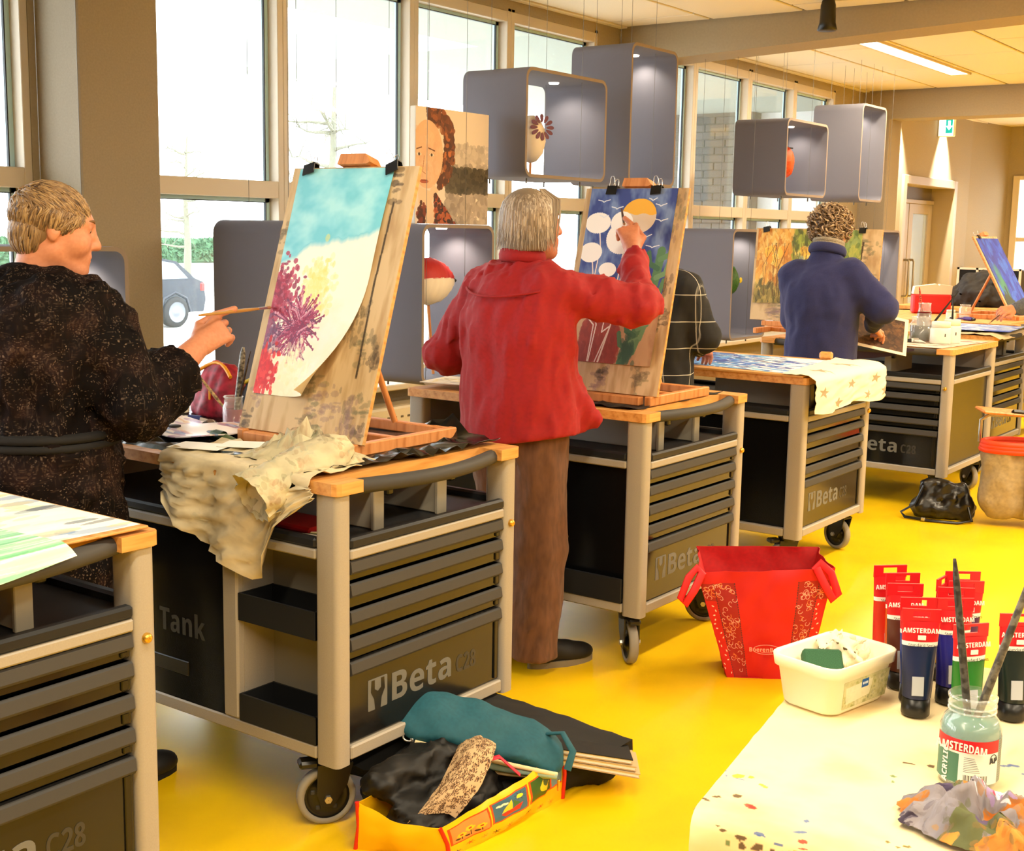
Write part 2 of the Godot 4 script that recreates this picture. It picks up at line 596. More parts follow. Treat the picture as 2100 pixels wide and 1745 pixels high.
	for q in [-1.0, 1.0]:
		var lf := ST()
		var a0: float = 0.01 if q > 0 else -0.85
		for vx in [a0, a0 + 0.70]: bb(lf, Vector3(vx, 0.02, -0.281), Vector3(vx + 0.14, 1.92, -0.234), 0.004)
		bb(lf, Vector3(a0, 0.02, -0.28), Vector3(a0 + 0.84, 0.28, -0.235), 0.004)
		bb(lf, Vector3(a0, 1.80, -0.28), Vector3(a0 + 0.84, 1.92, -0.235), 0.004)
		var leaf := obj("door_leaf", lf, M.door_paint, d)
		obj("glass", BOX(Vector3(a0 + 0.14, 0.28, -0.262), Vector3(a0 + 0.70, 1.80, -0.256)), M.door_glass, leaf)
		var hs := ST()
		var hx: float = q * 0.085
		tube(hs, [Vector3(hx, 0.80, -0.235), Vector3(hx, 0.80, -0.18), Vector3(hx, 0.83, -0.165), Vector3(hx, 1.21, -0.165), Vector3(hx, 1.24, -0.18), Vector3(hx, 1.24, -0.235)], 0.014, 8)
		obj("door_handle", hs, M.handle_steel, leaf)
	# corridor behind the door
	var cr := ST()
	bb(cr, Vector3(14.45, -0.1, -8.1), Vector3(16.75, CEIL, -8.0))
	bb(cr, Vector3(14.45, -0.1, -8.0), Vector3(14.55, CEIL, -5.35))
	bb(cr, Vector3(16.65, -0.1, -8.0), Vector3(16.75, CEIL, -5.35))
	bb(cr, Vector3(14.55, -0.1, -8.0), Vector3(16.65, 0, -5.35))
	bb(cr, Vector3(14.55, 2.6, -8.0), Vector3(16.65, 2.7, -5.35))
	struct("wall_corridor", cr, mat("corridor_paint", Color(0.80, 0.82, 0.84), 0.8), V0, "pale corridor behind the glazed door")
	var cl := thing("corridor_lamp", "flat round lamp on the corridor ceiling behind the door", "ceiling lamp", Vector3(15.6, 2.58, -6.6))
	var cs := ST()
	lathe(cs, [Vector2(0, -0.04), Vector2(0.12, -0.04), Vector2(0.14, -0.02), Vector2(0.14, 0.02), Vector2(0, 0.02)], 20)
	obj("shade", cs, glow("corridor_glow", Color(0.95, 0.97, 1.0), 3.0), cl)
	var co := OmniLight3D.new()
	co.name = "lamp_light"
	co.light_energy = 1.2
	co.light_size = 0.12
	co.omni_range = 8
	co.shadow_enabled = true
	co.position.y = -0.2
	cl.add_child(co)
	# exit sign
	var ex := thing("exit_sign", "small lit white and turquoise emergency exit sign box above the double door", "exit sign", Vector3(15.75, 2.72, -5.2), 0)
	obj("housing", BOX(Vector3(-0.03, -0.01, 0), Vector3(0.03, 0.25, 0.20), 0.01), M.white, ex)
	var es := ST()
	bb(es, Vector3(-0.036, 0.0, 0.02), Vector3(-0.030, 0.24, 0.19))
	obj("sign_face", es, glow("exit_sign_glow", Color(0.93, 1.0, 0.98), 1.6), ex)
	var em := glow("exit_sign_print", Color(0.05, 0.70, 0.68), 0.8)
	var ep := ST()
	bb(ep, Vector3(-0.038, 0.03, 0.10), Vector3(-0.036, 0.21, 0.18))
	obj("sign_print", ep, em, ex)
	var ar := ST()
	prism(ar, PackedVector2Array([Vector2(-0.04, 0.07), Vector2(0.0, 0.02), Vector2(0.04, 0.07), Vector2(0.015, 0.07), Vector2(0.015, 0.13), Vector2(-0.015, 0.13), Vector2(-0.015, 0.07)]), 0.003, Transform3D(Basis(Vector3(0, 0, 1), Vector3.UP, Vector3(-1, 0, 0)), Vector3(-0.0385, 0.045, 0.14)))
	obj("arrow", ar, M.exit_sign_glow, ex)
	# wall washers over the door and the round downlight beyond the far beam
	var dl_m := glow("downlight_glow", Color(1.0, 0.93, 0.80), 4.0)
	for p in [[14.35, "first"], [15.95, "second"]]:
		var t := thing("downlight", "small round ceiling downlight washing the wall " + ("left of the double door" if p[1] == "first" else "above the double door"), "ceiling lamp", Vector3(p[0], CEIL - 0.004, -5.07), 0, "downlights by the door wall")
		var r := ST()
		lathe(r, [Vector2(0.045, -0.002), Vector2(0.065, -0.008), Vector2(0.07, 0.004)], 20)
		obj("ring", r, M.white, t)
		var b := ST()
		lathe(b, [Vector2(0.001, 0.0), Vector2(0.045, 0.0), Vector2(0.045, 0.006), Vector2(0.001, 0.006)], 20)
		obj("bulb", b, dl_m, t)
		spot(t, Vector3(0, -0.02, 0), Vector3(0, -1, -0.03), 16.0, 33.0, 0.03)
	var t2 := thing("downlight", "round flush downlight in the pale ceiling beyond the last beam", "ceiling lamp", Vector3(16.58, CEIL - 0.004, -4.30))
	var r2 := ST()
	lathe(r2, [Vector2(0.001, -0.012), Vector2(0.15, -0.012), Vector2(0.15, 0.0)], 24)
	obj("lamp_disc", r2, dl_m, t2)
	var r3 := ST()
	lathe(r3, [Vector2(0.15, -0.012), Vector2(0.175, -0.014), Vector2(0.185, 0.0)], 24)
	obj("ring", r3, M.white, t2)
	spot(t2, Vector3(0, -0.03, 0), Vector3(0, -1, 0), 2.0, 60.0, 0.14)
	# black track spot that hangs down from the ceiling in front of the beam
	var tk := thing("track_spotlight", "black cylindrical spotlight hanging from the ceiling before the beam", "spotlight", Vector3(8.11, CEIL, -3.44))
	var ts := ST()
	lathe(ts, [Vector2(0.001, -0.19), Vector2(0.055, -0.19), Vector2(0.065, -0.185), Vector2(0.052, -0.14), Vector2(0.048, -0.03), Vector2(0.04, 0.0)], 20)
	obj("housing", ts, M.plastic_black, tk)
	var ts2 := ST()
	lathe(ts2, [Vector2(0.02, -0.02), Vector2(0.02, 0.01)], 10)
	obj("stem", ts2, M.plastic_black, tk)

func window_unit(k: int, x0: float, x1: float):
	var w := struct_node("window_%d" % k, Vector3(x0, 0, WALLZ), "tall aluminium framed window with a fixed upper and a lower light")
	var L := x1 - x0
	var s := ST()
	bb(s, Vector3(0.0005, 0.58, -0.12), Vector3(0.04, 2.95, 0.0), 0.003)
	bb(s, Vector3(L - 0.04, 0.58, -0.12), Vector3(L - 0.0005, 2.95, 0.0), 0.003)
	bb(s, Vector3(0, 2.865, -0.11), Vector3(L, 2.95, -0.004), 0.004)
	bb(s, Vector3(0, 1.655, -0.11), Vector3(L, 1.745, -0.004), 0.004)
	bb(s, Vector3(0, 0.58, -0.11), Vector3(L, 0.66, -0.004), 0.004)
	obj("frame", s, M.frame, w)
	# recessed sash edges: pale aluminium lip and dark seal
	var a := ST()
	var g := ST()
	for y in [[0.66, 1.655], [1.745, 2.865]]:
		for q in [0.04, L - 0.07]:
			bb(a, Vector3(q, y[0], -0.10), Vector3(q + 0.03, y[1], -0.075))
		for q in [0.066, L - 0.072]:
			bb(g, Vector3(q, y[0], -0.086), Vector3(q + 0.006, y[1], -0.072))
		bb(a, Vector3(0.04, y[1] - 0.02, -0.10), Vector3(L - 0.04, y[1], -0.075))
		bb(g, Vector3(0.05, y[1] - 0.024, -0.086), Vector3(L - 0.05, y[1] - 0.02, -0.072))
	obj("sash", a, M.sash_edge, w)
	obj("seal", g, M.gasket, w)
	for y in [[0.66, 1.655], [1.745, 2.865]]:
		obj("glass", BOX(Vector3(0.04, y[0], -0.092), Vector3(L - 0.04, y[1], -0.086)), M.pane, w)

# ---------------------------------------------------------------- workshop trolleys
# local frame: drawers face +z, w along x, d along z, origin on the floor under the middle
func trolley(label: String, x0: float, x1: float, zb: float, zf: float, o := {}) -> Node3D:
	var turned: bool = o.get("turned", false)
	var w: float = (zf - zb) if turned else (x1 - x0)
	var d: float = (x1 - x0) if turned else (zf - zb)
	var t := thing("tool_trolley", label, "trolley", Vector3((x0 + x1) * 0.5, 0, (zb + zf) * 0.5), -PI / 2 if turned else 0.0, "grey workshop trolleys used as painting tables")
	var hx := w * 0.5
	var hz := d * 0.5
	var pw := 0.053
	var pd := 0.075
	# corner posts with rounded outer edges
	for sx in [-1.0, 1.0]:
		for sz in [-1.0, 1.0]:
			var s := ST()
			prism(s, rrect(pw, pd, 0.014, 3), 0.69, Transform3D(Basis(Vector3.RIGHT, Vector3(0, 0, 1), Vector3(0, -1, 0)), Vector3(sx * (hx - pw * 0.5), 0.53, sz * (hz - pd * 0.5))), true)
			var post := obj("post", s, M.trolley, t)
			if sx > 0 and sz > 0:
				var lk := ST()
				lathe(lk, [Vector2(0.001, 0.012), Vector2(0.006, 0.012), Vector2(0.009, 0.009), Vector2(0.011, 0.004), Vector2(0.011, 0.0)], 12, Transform3D(Basis(Vector3.RIGHT, Vector3(0, 0, 1), Vector3(0, -1, 0)), Vector3(hx - 0.027, 0.684, hz)))
				obj("lock", lk, M.brass, post)
	# rails
	for y in [[0.193, 0.228], [0.703, 0.729]]:
		for sz in [-1.0, 1.0]:
			obj("rail", BOX(Vector3(-hx + pw, y[0], sz * (hz - 0.02) - 0.018), Vector3(hx - pw, y[1], sz * (hz - 0.02) + 0.018), 0.004), M.trolley, t)
		for sx in [-1.0, 1.0]:
			obj("rail", BOX(Vector3(sx * (hx - 0.02) - 0.018, y[0], -hz + pd), Vector3(sx * (hx - 0.02) + 0.018, y[1], hz - pd), 0.004), M.trolley, t)
	obj("bottom_plate", BOX(Vector3(-hx + 0.02, 0.196, -hz + 0.02), Vector3(hx - 0.02, 0.206, hz - 0.02)), M.trolley_black, t)
	# moulded top tray
	var tr := ST()
	bb(tr, Vector3(-hx + 0.012, 0.729, -hz + 0.012), Vector3(hx - 0.012, 0.737, hz - 0.012))
	for sz in [-1.0, 1.0]: bb(tr, Vector3(-hx + pw, 0.730, sz * (hz - 0.014) - 0.013), Vector3(hx - pw, 0.757, sz * (hz - 0.014) + 0.013), 0.006)
	for sx in [-1.0, 1.0]: bb(tr, Vector3(sx * (hx - 0.014) - 0.013, 0.730, -hz + pd), Vector3(sx * (hx - 0.014) + 0.013, 0.757, hz - pd), 0.006)
	obj("tray", tr, M.tray_plastic, t)
	# dividers of the open compartment with their black brackets
	for i in 2:
		var dx: float = -hx + [0.23, 0.485][i] * w / 0.73
		var dv := ST()
		bb(dv, Vector3(dx - 0.012, 0.738, hz - 0.09 - d * 0.42), Vector3(dx + 0.012, 0.867, hz - 0.083), 0.003)
		bb(dv, Vector3(dx - 0.02, 0.7375, hz - 0.083), Vector3(dx + 0.02, 0.868, hz - 0.072), 0.002)
		var dd := obj("divider", dv, M.divider_grey, t)
		obj("bracket", BOX(Vector3(dx + 0.021, 0.825, hz - 0.085), Vector3(dx + 0.044, 0.868, hz - 0.06), 0.004), M.plastic_black, dd)
	# worktop with two corner blocks reaching to the front
	var wt := ST()
	var poly := PackedVector2Array()
	var rb := 0.018
	for c in [[-hx - 0.008, -hz - 0.008], [hx + 0.008, -hz - 0.008], [hx + 0.008, hz + 0.008], [hx - 0.085, hz + 0.008], [hx - 0.085, hz - 0.07], [-hx + 0.085, hz - 0.07], [-hx + 0.085, hz + 0.008], [-hx - 0.008, hz + 0.008]]:
		poly.append(Vector2(c[0], c[1]))
	var cut := PackedVector2Array()
	for i in poly.size():
		var p := poly[i]
		var a := (poly[(i + poly.size() - 1) % poly.size()] - p).normalized()
		var b := (poly[(i + 1) % poly.size()] - p).normalized()
		if absf(p.x) > hx - 0.01:
			cut.append(p + a * rb); cut.append(p + (a + b) * rb * 0.3); cut.append(p + b * rb)
		else:
			cut.append(p)
	prism(wt, cut, 0.03, Transform3D(Basis(Vector3.RIGHT, Vector3(0, 0, 1), Vector3(0, -1, 0)), Vector3(0, 0.885, 0)))
	obj("worktop", wt, M.wood_light, t)
	# curved black pull bar between the blocks
	var hb := ST()
	var pts := []
	for i in 17:
		var f := i / 16.0
		pts.append(Vector3(lerpf(-hx + 0.078, hx - 0.078, f), 0.878, hz - 0.03 + sin(f * PI) * 0.055))
	tube(hb, pts, 0.021, 10, true, 0.95)
	obj("pull_bar", hb, M.drawer_strip, t)
	# drawers
	var ys := [0.703, 0.6445, 0.576, 0.5065, 0.445, 0.228]
	for i in 5:
		var y1: float = ys[i]
		var y0: float = ys[i + 1]
		var s := ST()
		bb(s, Vector3(-hx + pw + 0.003, y0 + 0.004, hz - 0.10), Vector3(hx - pw - 0.003, y1 - 0.004, hz - 0.014), 0.002)
		var dr := obj("drawer", s, M.drawer_face, t)
		# moulded grip strip: a lip that curls out over the drawer
		var g := ST()
		var prof := PackedVector2Array([Vector2(-0.022, 0.0), Vector2(-0.006, 0.0), Vector2(-0.001, -0.003), Vector2(0.003, -0.027), Vector2(-0.001, -0.033), Vector2(-0.022, -0.034)])
		var L := w - 2 * pw - 0.006
		prism(g, prof, L, Transform3D(Basis(Vector3(0, 0, 1), Vector3.UP, Vector3(-1, 0, 0)), Vector3(0, y1 - 0.004, hz - 0.005)), false)
		obj("grip_strip", g, M.drawer_strip, dr)
		obj("catch", BOX(Vector3(hx - pw - 0.028, y0 + 0.008, hz - 0.016), Vector3(hx - pw - 0.012, y1 - 0.038, hz - 0.009), 0.002), M.plastic_black, dr)
		if i == 4 and o.get("logo", true):
			var zf2 := hz - 0.0135
			var lx: float = o.get("logo_x", -hx + 0.131)
			var lg := ST()
			prism(lg, rrect(0.072, 0.082, 0.003, 2), 0.001, Transform3D(Basis(), Vector3(lx + 0.03, 0.335, zf2)))
			obj("emblem", lg, M.logo_grey, dr)
			var l2 := ST()
			# dark spanner-jaw shape on the plate
			var jaw := PackedVector2Array([Vector2(-0.024, 0.036), Vector2(-0.012, 0.036), Vector2(-0.012, 0.012), Vector2(0.0, 0.004), Vector2(0.012, 0.012), Vector2(0.012, 0.036), Vector2(0.024, 0.036), Vector2(0.026, 0.006), Vector2(0.014, -0.014), Vector2(0.010, -0.042), Vector2(-0.010, -0.042), Vector2(-0.014, -0.014), Vector2(-0.026, 0.006)])
			prism(l2, jaw, 0.0012, Transform3D(Basis(), Vector3(lx + 0.03, 0.336, zf2 + 0.0006)))
			obj("emblem", l2, M.drawer_face, dr)
			lettering("Beta", 0.074, M.logo_grey, dr, Vector3(lx + 0.205, 0.333, zf2), V0, 0.001, true, "lettering", false, 1.15)
			lettering("C28", 0.048, M.logo_dim, dr, Vector3(lx + 0.392, 0.322, zf2), V0, 0.001, true, "lettering", true, 0.8)
	# sides: inner dark walls, panels, open bins
	var variant: String = o.get("side", "panel")
	var sp := ST()
	bb(sp, Vector3(hx - 0.03, 0.228, -hz + pd), Vector3(hx - 0.022, 0.703, hz - pd))
	obj("side_panel", sp, M.side_panel, t)
	obj("back_panel", BOX(Vector3(-hx + pw, 0.228, -hz + 0.02), Vector3(hx - pw, 0.703, -hz + 0.028)), M.side_panel, t)
	if variant == "bins":
		var zm := hz - 0.354
		obj("middle_post", BOX(Vector3(-hx, 0.228, zm - 0.058), Vector3(-hx + 0.05, 0.703, zm), 0.006), M.trolley, t)
		obj("side_panel", BOX(Vector3(-hx + 0.006, 0.228, -hz + pd), Vector3(-hx + 0.014, 0.703, zm - 0.056)), M.side_panel, t)
		lettering("Tank", 0.062, M.logo_dim, t, Vector3(-hx + 0.0055, 0.442, zm - 0.225), Vector3(0, -PI / 2, 0), 0.001, true, "lettering", false, 0.92)
		obj("vent", BOX(Vector3(-hx + 0.003, 0.30, zm - 0.36), Vector3(-hx + 0.012, 0.34, zm - 0.20), 0.002), M.plastic_black, t)
		obj("bin_wall", BOX(Vector3(-hx + 0.125, 0.228, zm), Vector3(-hx + 0.135, 0.703, hz - pd)), M.divider_grey, t)
		obj("bin_wall", BOX(Vector3(-hx + 0.02, 0.228, zm - 0.004), Vector3(-hx + 0.135, 0.703, zm + 0.003)), M.trolley, t)
		for yb in [0.498, 0.228]:
			var b := ST()
			bb(b, Vector3(-hx + 0.004, yb, zm + 0.002), Vector3(-hx + 0.122, yb + 0.006, hz - pd - 0.001))
			bb(b, Vector3(-hx + 0.002, yb, zm + 0.002), Vector3(-hx + 0.008, yb + 0.072, hz - pd - 0.001))
			bb(b, Vector3(-hx + 0.116, yb, zm + 0.002), Vector3(-hx + 0.122, yb + 0.072, hz - pd - 0.001))
			bb(b, Vector3(-hx + 0.004, yb, zm + 0.002), Vector3(-hx + 0.122, yb + 0.072, zm + 0.008))
			bb(b, Vector3(-hx + 0.004, yb, hz - pd - 0.008), Vector3(-hx + 0.122, yb + 0.072, hz - pd - 0.001))
			obj("bin", b, M.tray_plastic, t)
	else:
		obj("side_panel", BOX(Vector3(-hx + 0.028, 0.228, -hz + pd), Vector3(-hx + 0.036, 0.703, hz - pd)), M.side_panel, t)
		if variant == "bin":
			var b2 := ST()
			bb(b2, Vector3(-hx - 0.004, 0.228, -hz + pd + 0.3), Vector3(-hx + 0.006, 0.315, hz - pd), 0.002)
			bb(b2, Vector3(-hx - 0.002, 0.228, -hz + pd + 0.3), Vector3(-hx + 0.028, 0.234, hz - pd))
			obj("bin", b2, M.tray_plastic, t)
	# upper compartment: back board
	obj("compartment_board", BOX(Vector3(-hx + 0.04, 0.737, -hz + 0.05), Vector3(hx - 0.04, 0.868, -hz + 0.06)), M.divider_grey, t)
	# casters
	var yaws: Array = o.get("yaw", [0.6, 0.3, -0.2, 0.9])
	var k := 0
	for p in [[-1.0, 1.0], [1.0, 1.0], [-1.0, -1.0], [1.0, -1.0]]:
		caster(t, Vector3(p[0] * (hx - 0.075), 0, p[1] * (hz - 0.085)), yaws[k])
		k += 1
	return t

# wheel axle points along local x after turning by yaw
func caster(t: Node3D, at: Vector3, yaw: float):
	var c := Node3D.new()
	c.name = "caster"
	t.add_child(c, true)
	c.position = at
	c.rotation.y = yaw
	var f := ST()
	bx(f, Vector3(0, 0.188, 0.0), Vector3(0.085, 0.012, 0.085), 0.003)
	lathe(f, [Vector2(0.038, 0.160), Vector2(0.040, 0.183)], 14)
	for q in [-1.0, 1.0]:
		prism(f, PackedVector2Array([Vector2(-0.045, 0.165), Vector2(0.045, 0.165), Vector2(0.030, 0.11), Vector2(-0.005, 0.055), Vector2(-0.035, 0.055), Vector2(-0.048, 0.09)]), 0.005, Transform3D(Basis(Vector3(0, 0, 1), Vector3.UP, Vector3(-1, 0, 0)), Vector3(q * 0.026, 0, 0)))
	bx(f, Vector3(0, 0.162, 0), Vector3(0.055, 0.012, 0.088), 0.003)
	bx(f, Vector3(0, 0.165, -0.065), Vector3(0.045, 0.02, 0.05), 0.006)
	obj("fork", f, M.plastic_black, c)
	var wx := Transform3D(Basis(Vector3(0, 0, 1), Vector3.RIGHT, Vector3(0, 1, 0)), Vector3(0, 0.075, -0.02))
	var w := ST()
	lathe(w, [Vector2(0.058, -0.016), Vector2(0.070, -0.016), Vector2(0.075, -0.010), Vector2(0.075, 0.010), Vector2(0.070, 0.016), Vector2(0.058, 0.016), Vector2(0.058, -0.016)], 32, wx)
	obj("tyre", w, M.rubber_grey, c)
	var h := ST()
	lathe(h, [Vector2(0.001, -0.018), Vector2(0.018, -0.018), Vector2(0.022, -0.010), Vector2(0.050, -0.006), Vector2(0.058, -0.013), Vector2(0.058, 0.013), Vector2(0.050, 0.006), Vector2(0.022, 0.010), Vector2(0.018, 0.018), Vector2(0.001, 0.018)], 28, wx)
	obj("wheel_hub", h, M.plastic_black, c)
	for i in 5:
		var a := TAU * i / 5.0 + 0.3
		obj("spoke_rib", BOX(Vector3(-0.0105, 0.069 + sin(a) * 0.037, -0.026 + cos(a) * 0.037), Vector3(0.0105, 0.081 + sin(a) * 0.037, -0.014 + cos(a) * 0.037), 0.002), M.drawer_strip, c)
	var b := ST()
	for q in [-1.0, 1.0]:
		lathe(b, [Vector2(0.001, 0.008), Vector2(0.010, 0.008), Vector2(0.011, 0.0)], 6, Transform3D(Basis(Vector3(0, 0, 1), Vector3.RIGHT * q, Vector3(0, q, 0)), Vector3(q * 0.029, 0.075, -0.02)), false, false)
	obj("bolt", b, M.steel, c)

var TR := []
func build_trolleys():
	TR.append(trolley("grey workshop trolley carrying the sheet with mint green wash", 0.86, 1.60, -3.1, -2.04, {"logo": true}))
	TR.append(trolley("grey workshop trolley with two open side bins under the coral reef painting", 2.17, 2.90, -3.32, -2.09, {"side": "bins", "yaw": [0.95, 0.15, 0.2, 0.5]}))
	TR.append(trolley("grey workshop trolley beneath the jellyfish painting beside the red shopping bag", 3.72, 4.48, -3.2, -2.15, {"side": "bin", "yaw": [2.35, 0.4, 0.2, 0.5]}))
	TR.append(trolley("grey workshop trolley with star-print cloth over its corner", 5.16, 5.94, -3.3, -2.20, {"yaw": [0.9, -0.35, 0.2, 0.5]}))
	TR.append(trolley("grey workshop trolley turned sideways with drawers beside the black leather handbag", 7.08, 7.93, -3.32, -2.18, {"turned": true, "logo_x": -0.037, "yaw": [0.6, 0.3, -0.2, 0.9]}))
	TR.append(trolley("grey workshop trolley with crumpled cloth and blue-white picture behind the khaki bag", 8.30, 9.10, -3.4, -2.30, {}))
	TR.append(trolley("grey workshop trolley under the blue canvas easel and the red gift bag", 9.55, 10.75, -3.75, -2.5, {}))
	TR.append(trolley("grey workshop trolley under the heap of dark jacket and black crate", 11.5, 13.2, -4.1, -3.0, {}))

# ---------------------------------------------------------------- soft bodies: distance field -> surface nets
class Field:
	var o: Vector3
	var n: Vector3i
	var h: float
	var d: PackedFloat32Array
	var B := Basis()
	var S := 1.0
	func _init(lo: Vector3, hi: Vector3, cell: float, basis := Basis()):
		o = lo
		h = cell
		n = Vector3i(((hi - lo) / cell).ceil()) + Vector3i.ONE
		d = PackedFloat32Array()
		d.resize(n.x * n.y * n.z)
		d.fill(0.5)
		B = basis
	func _span(lo: Vector3, hi: Vector3) -> Array:
		var a := Vector3i(((lo - o) / h).floor()).clamp(Vector3i.ZERO, n - Vector3i.ONE)
		var b := Vector3i(((hi - o) / h).ceil()).clamp(Vector3i.ZERO, n - Vector3i.ONE)
		return [a, b]
	# tapered capsule, joined smoothly (k); fl > 1 flattens along the body axes of B
	func caps(a: Vector3, b: Vector3, ra: float, rb: float, k := 0.02, fl := Vector3.ONE):
		ra *= S
		rb *= S
		var inv := B.transposed()
		var m := maxf(ra, rb) / minf(fl.x, minf(fl.y, fl.z)) + k + h * 2.0
		var sp := _span(a.min(b) - Vector3.ONE * m, a.max(b) + Vector3.ONE * m)
		var lo: Vector3i = sp[0]
		var hi: Vector3i = sp[1]
		var ba := (inv * (b - a)) * fl
		var L := maxf(ba.length_squared(), 1e-9)
		for z in range(lo.z, hi.z + 1):
			for y in range(lo.y, hi.y + 1):
				var i := (z * n.y + y) * n.x + lo.x
				for x in range(lo.x, hi.x + 1):
					var q := (inv * (o + Vector3(x, y, z) * h - a)) * fl
					var t := clampf(q.dot(ba) / L, 0.0, 1.0)
					var e := (q - ba * t).length() - lerpf(ra, rb, t)
					var c := d[i]
					var w := k - absf(c - e)
					if w > 0.0: d[i] = minf(c, e) - w * w / (4.0 * k)
					elif e < c: d[i] = e
					i += 1
	func ell(c0: Vector3, r: Vector3, k := 0.02, basis = null):
		r *= S
		var inv: Basis = (B if basis == null else basis).transposed()
		var m := maxf(r.x, maxf(r.y, r.z)) + k + h * 2.0
		var sp := _span(c0 - Vector3.ONE * m, c0 + Vector3.ONE * m)
		var lo: Vector3i = sp[0]
		var hi: Vector3i = sp[1]
		var mr := minf(r.x, minf(r.y, r.z))
		for z in range(lo.z, hi.z + 1):
			for y in range(lo.y, hi.y + 1):
				var i := (z * n.y + y) * n.x + lo.x
				for x in range(lo.x, hi.x + 1):
					var q := (inv * (o + Vector3(x, y, z) * h - c0))
					var l := (q / r).length()
					var l2 := (q / (r * r)).length()
					var e := l * (l - 1.0) / maxf(l2, 1e-6) if l > 0.05 else -mr
					var c := d[i]
					var w := k - absf(c - e)
					if w > 0.0: d[i] = minf(c, e) - w * w / (4.0 * k)
					elif e < c: d[i] = e
					i += 1
	# carve an ellipsoid out
	func carve(c0: Vector3, r: Vector3, k := 0.01):
		r *= S
		var inv := B.transposed()
		var m := maxf(r.x, maxf(r.y, r.z)) + k + h * 2.0
		var sp := _span(c0 - Vector3.ONE * m, c0 + Vector3.ONE * m)
		var lo: Vector3i = sp[0]
		var hi: Vector3i = sp[1]
		for z in range(lo.z, hi.z + 1):
			for y in range(lo.y, hi.y + 1):
				var i := (z * n.y + y) * n.x + lo.x
				for x in range(lo.x, hi.x + 1):
					var q := (inv * (o + Vector3(x, y, z) * h - c0))
					var l := (q / r).length()
					var l2 := (q / (r * r)).length()
					var e := -(l * (l - 1.0) / maxf(l2, 1e-6)) if l > 0.05 else minf(r.x, minf(r.y, r.z))
					var c := d[i]
					var w := k - absf(c - e)
					if w > 0.0: d[i] = maxf(c, e) + w * w / (4.0 * k)
					elif e > c: d[i] = e
					i += 1
	# cut away everything below / above a height
	func cut(p: Vector3, nrm: Vector3):
		for z in n.z:
			for y in n.y:
				var i := (z * n.y + y) * n.x
				for x in n.x:
					var e := (o + Vector3(x, y, z) * h - p).dot(nrm)
					if e > d[i]: d[i] = e
					i += 1
	func ripple(noise: FastNoiseLite, amp: float, sc: Vector3, lo := Vector3(-99, -99, -99), hi := Vector3(99, 99, 99)):
		for z in n.z:
			for y in n.y:
				var i := (z * n.y + y) * n.x
				for x in n.x:
					if absf(d[i]) < amp * 2.5 + h * 1.5:
						var p := o + Vector3(x, y, z) * h
						if p.x > lo.x and p.y > lo.y and p.z > lo.z and p.x < hi.x and p.y < hi.y and p.z < hi.z:
							d[i] += amp * noise.get_noise_3dv(p * sc)
					i += 1
	func nets(s: SurfaceTool, off := Vector3.ZERO):
		s.set_smooth_group(0)
		var sx := 1
		var sy := n.x
		var sz := n.x * n.y
		var corner := [0, sx, sy, sx + sy, sz, sx + sz, sy + sz, sx + sy + sz]
		var cp := [Vector3(0, 0, 0), Vector3(1, 0, 0), Vector3(0, 1, 0), Vector3(1, 1, 0), Vector3(0, 0, 1), Vector3(1, 0, 1), Vector3(0, 1, 1), Vector3(1, 1, 1)]
		var ed := [[0, 1], [2, 3], [4, 5], [6, 7], [0, 2], [1, 3], [4, 6], [5, 7], [0, 4], [1, 5], [2, 6], [3, 7]]
		var vert := {}
		var lim := h * 3.2
		for z in n.z - 1:
			for y in n.y - 1:
				var i := (z * n.y + y) * n.x
				for x in n.x - 1:
					if absf(d[i]) < lim:
						var neg := 0
						for k in 8:
							if d[i + corner[k]] < 0.0: neg += 1
						if neg > 0 and neg < 8:
							var sum := Vector3.ZERO
							var cnt := 0
							for e in ed:
								var a := d[i + corner[e[0]]]
								var b := d[i + corner[e[1]]]
								if (a < 0.0) != (b < 0.0):
									sum += cp[e[0]].lerp(cp[e[1]], a / (a - b))
									cnt += 1
							vert[i] = off + o + (Vector3(x, y, z) + sum / cnt) * h
					i += 1
		var steps := [[sx, sy, sz], [sy, sz, sx], [sz, sx, sy]]
		for i in vert:
			for st in steps:
				var a: float = d[i]
				var b: float = d[i + st[0]]
				if (a < 0.0) == (b < 0.0): continue
				var i1: int = i - st[1]
				var i2: int = i - st[1] - st[2]
				var i3: int = i - st[2]
				if not (vert.has(i1) and vert.has(i2) and vert.has(i3)): continue
				var q := [vert[i], vert[i1], vert[i2], vert[i3]]
				# emitted clockwise seen from outside
				if a < 0.0: q = [vert[i], vert[i3], vert[i2], vert[i1]]
				s.add_vertex(q[0]); s.add_vertex(q[1]); s.add_vertex(q[2])
				s.add_vertex(q[0]); s.add_vertex(q[2]); s.add_vertex(q[3])

# ---------------------------------------------------------------- people
# frame of a body: x forward, y up, z to its right
func facing(f: Vector3) -> Basis:
	f = f.normalized()
	var r := f.cross(Vector3.UP).normalized()
	return Basis(f, r.cross(f), r)

